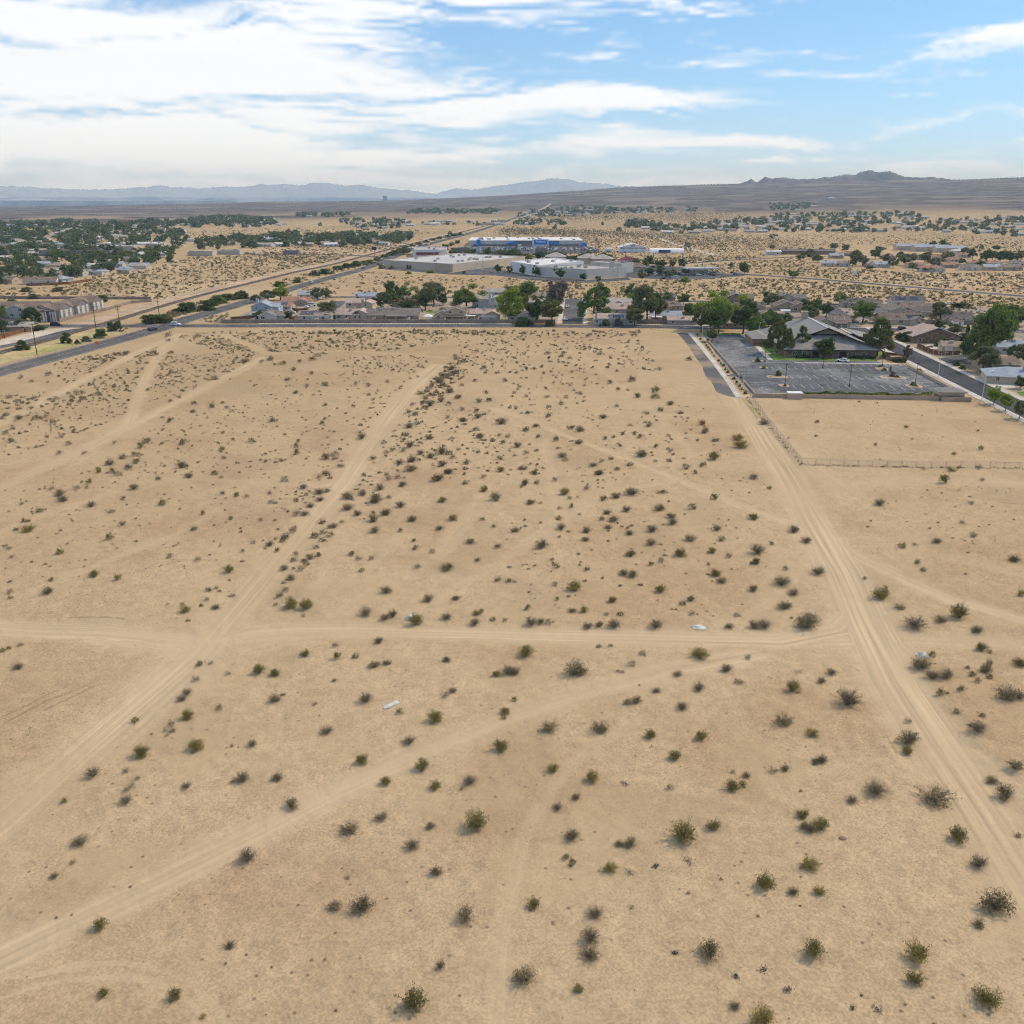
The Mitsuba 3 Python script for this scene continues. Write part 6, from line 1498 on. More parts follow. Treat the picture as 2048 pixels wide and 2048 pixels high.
AREAS = [  # polygon, single houses, single trees, further houses, further trees, words for the place, tree heights
    ([(-636.4, 1112.5), (-388.9, 671.6), (-353.7, 687.4), (-336.5, 748.6), (-316.0, 810.2), (-309.6, 895.8), (-343.0, 1001.0), (-425.1, 1112.5), (-540.6, 1133.5)], 26, 100, 0, 100, 'in the near left suburb', (6, 12)),
    ([(-1231.0, 2003.5), (-689.2, 1112.5), (-540.6, 1133.5), (-425.1, 1112.5), (-382.8, 1112.5), (-472.6, 1395.9), (-799.1, 2202.3), (-1011.4, 2213.3)], 40, 40, 90, 480, 'in the far left suburb', (7, 14)),
    ([(-799.1, 2202.3), (-689.1, 1896.2), (-477.6, 1808.9), (-496.7, 2046.0), (-640.8, 2535.9), (-825.4, 2662.3)], 0, 0, 40, 210, 'in the farthest left suburb', (7, 14)),
    ([(-415.9, 1225.9), (-378.6, 1122.9), (-306.2, 1133.5), (-285.4, 1166.5), (-201.2, 1177.9), (-157.6, 1225.9), (-134.9, 1364.4), (-156.8, 1463.4), (-255.2, 1499.6), (-356.7, 1463.4), (-402.9, 1334.3)], 36, 60, 10, 200, 'in the strip left of the highway', (6, 12)),
    ([(-597.3, 2637.0), (-703.4, 3138.4), (-630.9, 2995.1), (-527.9, 3126.2), (-463.4, 2741.3)], 0, 0, 5, 40, 'in the small far grove', (8, 14)),
    ([(-404.7, 2186.3), (-437.6, 2435.3), (-283.9, 2426.4), (-207.1, 2040.5), (-236.5, 1708.8), (-281.3, 1708.8), (-335.8, 1980.6)], 18, 0, 6, 70, 'in the far cluster left of the highway', (6, 11)),
    ([(-336.5, 3089.0), (-357.3, 3537.2), (-42.8, 3423.5), (-21.6, 2963.7)], 0, 0, 12, 110, 'in the far grove beyond the highway', (8, 15)),
    ([(-190.4, 1976.7), (-204.8, 2252.1), (-28.4, 2267.3), (-24.7, 1967.6)], 12, 0, 6, 14, 'among the sheds beside the far highway', (5, 9)),
    ([(2.8, 2641.2), (26.5, 3178.2), (197.6, 3583.5), (400.0, 3402.7), (634.8, 3245.3), (584.3, 2906.4), (328.8, 2791.5), (143.4, 2592.7)], 14, 0, 30, 170, 'on the far middle slope', (7, 13)),
    ([(4.1, 1965.8), (7.2, 2299.4), (124.1, 2240.8), (108.6, 1957.5)], 6, 0, 0, 34, 'in the far cluster behind the superstore', (7, 12)),
    ([(208.5, 1843.2), (273.4, 2315.9), (305.2, 2114.8), (311.0, 1942.0), (381.2, 1937.4), (310.8, 1574.8), (253.0, 1575.4), (227.7, 1842.2)], 14, 8, 0, 60, 'beside the pale dirt road', (7, 12)),
    ([(318.5, 1614.5), (404.5, 2046.2), (542.6, 2278.4), (728.7, 2607.6), (955.2, 2712.0), (1081.0, 2605.5), (977.0, 2211.2), (1230.5, 2275.7), (759.0, 1393.6), (703.1, 1565.2), (570.4, 1608.3)], 50, 30, 90, 380, 'in the wide settlement at the right', (6, 12)),
    ([(759.6, 2854.0), (969.4, 3616.8), (1100.3, 3437.7), (873.1, 2911.1)], 0, 0, 6, 50, 'in the upper right grove', (7, 13)),
]
rng = np.random.default_rng(5)
kept = []
hn = 0
far_wall, far_roof = MB(), MB()
for poly, nh, nt, nfh, nf, words, hs in AREAS:
    for p in inside(poly, nfh, rng):
        w, d, z = rng.uniform(11, 20), rng.uniform(8, 12), float(terr(np.array([p[0]]), np.array([p[1]]))[0])
        a = rng.uniform(-.5, .5)
        for mb_, fn in ((far_wall, wall_block), (far_roof, roof_gable)):
            t = MB()
            fn(t, 0, w, 0, d, 3.2, .35, 'x')
            v, f = t.get()
            mb_.add(rot(v, a) + [p[0], p[1], z - .2], f)
    for p in inside(poly, nh, rng):
        if taken(p, kept, 12):
            continue
        kept.append(p)
        w = rng.uniform(11, 20)
        rm = ('roof_light', 'roof_grey', 'roof_tan', 'membrane', 'roof_brown', 'roof_blue', 'roof_light', 'membrane')[hn % 8]
        k = numbered('house')
        at = (p[0], p[1], float(terr(np.array([p[0]]), np.array([p[1]]))[0]) - .2, rng.uniform(-.5, .5))
        PLACE[k] = p
        mb, rb = MB(), MB()
        d = rng.uniform(8, 12)
        wall_block(mb, 0, w, 0, d, 3.2, .35, 'x')
        roof_gable(rb, 0, w, 0, d, 3.2, .35, 'x')
        put('wall', mb, m(('stucco_white', 'stucco_beige', 'stucco_tan', 'siding_grey')[hn % 4]), at, k)
        put('roof', rb, m(rm), at, k)
        wb = MB()
        for i in range(3):
            wb.box((w * (i + .5) / 3, -.04, 1.7), (1.6, .1, 1.3))
        q = put('window', wb, m('glass'), at, k)
        labels[q] = {'kind': 'stuff'}
        lab(k, 'small low house ' + words, 'house', 'small low houses ' + words)
        hn += 1
    for p in inside(poly, nt, rng):
        if taken(p, kept, 8):
            continue
        h = rng.uniform(*hs)
        tree(p, h, h * rng.uniform(.9, 1.35), ('round', 'open', 'bush')[hn % 3] if hn % 5 else 'round', ('leaf_dark', 'leaf_far', 'leaf_pine')[int(rng.integers(3))], 'dark tree ' + words, 'trees ' + words, 2, name='shade_tree', cat='tree')
        hn += 1
    far_trees(inside(poly, nf, rng), hs, rng)
# single far trees dotted over the scrub
far_trees([q[:2] for q in [(189.6, 2577.4), (190.1, 2007.1), (190.9, 1701.7), (239.2, 2437.2), (206.1, 1112.5), (-133.3, 1974.2), (-100.1, 1537.5), (23.6, 2833.5), (373.8, 1364.4), (534.6, 1734.9), (628.3, 2332.2), (-250.1, 1808.5), (83.4, 2248.1), (81.1, 1799.6), (-398.1, 1980.9)]], (7, 11), rng)
scene['distant_houses__walls'] = mikit.ply(far_wall.get(), m('stucco_white'))
scene['distant_houses__roofs'] = mikit.ply(far_roof.get(), m('roof_light'))
lab('distant_houses', 'countless tiny pale houses scattered through the far suburbs', 'houses', kind='stuff')
fv = np.vstack(far_tree_v)
scene['distant_trees'] = mikit.ply((fv, np.arange(len(fv)).reshape(-1, 3)), m('leaf_far'))
lab('distant_trees', 'countless dark green trees scattered through the far suburbs', 'trees', kind='stuff')
# two far chimneys or towers on the skyline and a white tank
for (x, y, s, lb) in [(-967.1, 7282.2, 26, 'left of two dark towers on the skyline'), (-939.1, 7183.4, 22, 'right of two dark towers on the skyline')]:
    k = numbered('tower')
    z = float(terr(np.array([x]), np.array([y]))[0])
    put('shaft', MB().box((x, y, z + s / 2), (10, 10, s)), m('panel_dark'), parent=k)
    put('head', MB().box((x, y, z + s + 3), (15, 12, 6)), m('panel_dark'), parent=k)
    lab(k, lb, 'tower')
p = (1344.8, 4058.6)
z = float(terr(np.array([p[0]]), np.array([p[1]]))[0])
k = numbered('water_tank')
put('shell', MB().tube((p[0], p[1], z - 3), (p[0], p[1], z + 7), 15, 15, 24), m('membrane'), parent=k)
put('lid', MB().tube((p[0], p[1], z + 7), (p[0], p[1], z + 9), 15.5, 2, 24), m('membrane'), parent=k)
lab(k, 'white water tank on the dark slope below the hills', 'water tank')

# ------------------------------------------------------------------ desert bushes
def bush_shape(seed, kind, n, leaf, stems):
    """a bush one metre wide: fine twigs fanning out of the root, small leaves towards their tips"""
    r = np.random.default_rng(seed)
    tb = MB()
    tips = []
    lob = r.uniform(.75, 1.15, 7)
    for i in range(stems):
        g = r.uniform(0, 2 * math.pi)
        t = r.uniform(.05, 1) ** .5
        L = lob[int(g / (2 * math.pi) * 7) % 7]
        q = np.array([.56 * L * t * math.cos(g), .56 * L * t * math.sin(g), (.60 - .36 * t * t) * r.uniform(.7, 1.15)])
        md = q * .5 + np.array([r.normal() * .02, r.normal() * .02, .05])
        base = np.array([r.normal() * .03, r.normal() * .03, -.02])
        tb.tube(base, md, .0085, .006, 3, False).tube(md, q, .006, .0025, 3, False)
        tips.append((base, md, q))
    c = []
    lumps = r.normal(size=(9, 3))
    lumps[:, 2] = np.abs(lumps[:, 2]) + .15
    lumps /= np.linalg.norm(lumps, axis=1, keepdims=True)
    lumps = lumps * np.array([.40, .40, .40]) * r.uniform(.75, 1.1, (9, 1)) + [0, 0, .06]
    for i in range(n):
        if i % 5 < 2:
            b, md, q = tips[int(r.integers(stems))]
            s = r.uniform(.3, 1.05)
            c.append((1 - s) ** 2 * b + 2 * s * (1 - s) * md + s * s * q + r.normal(size=3) * .04)
        else:
            c.append(lumps[int(r.integers(9))] * r.uniform(.55, 1.0) + r.normal(size=3) * np.array([.085, .085, .06]))
    c = np.array(c)
    c[:, 2] = np.maximum(c[:, 2], .01)
    return leaf_tris(c, leaf, n, r), tb.get()


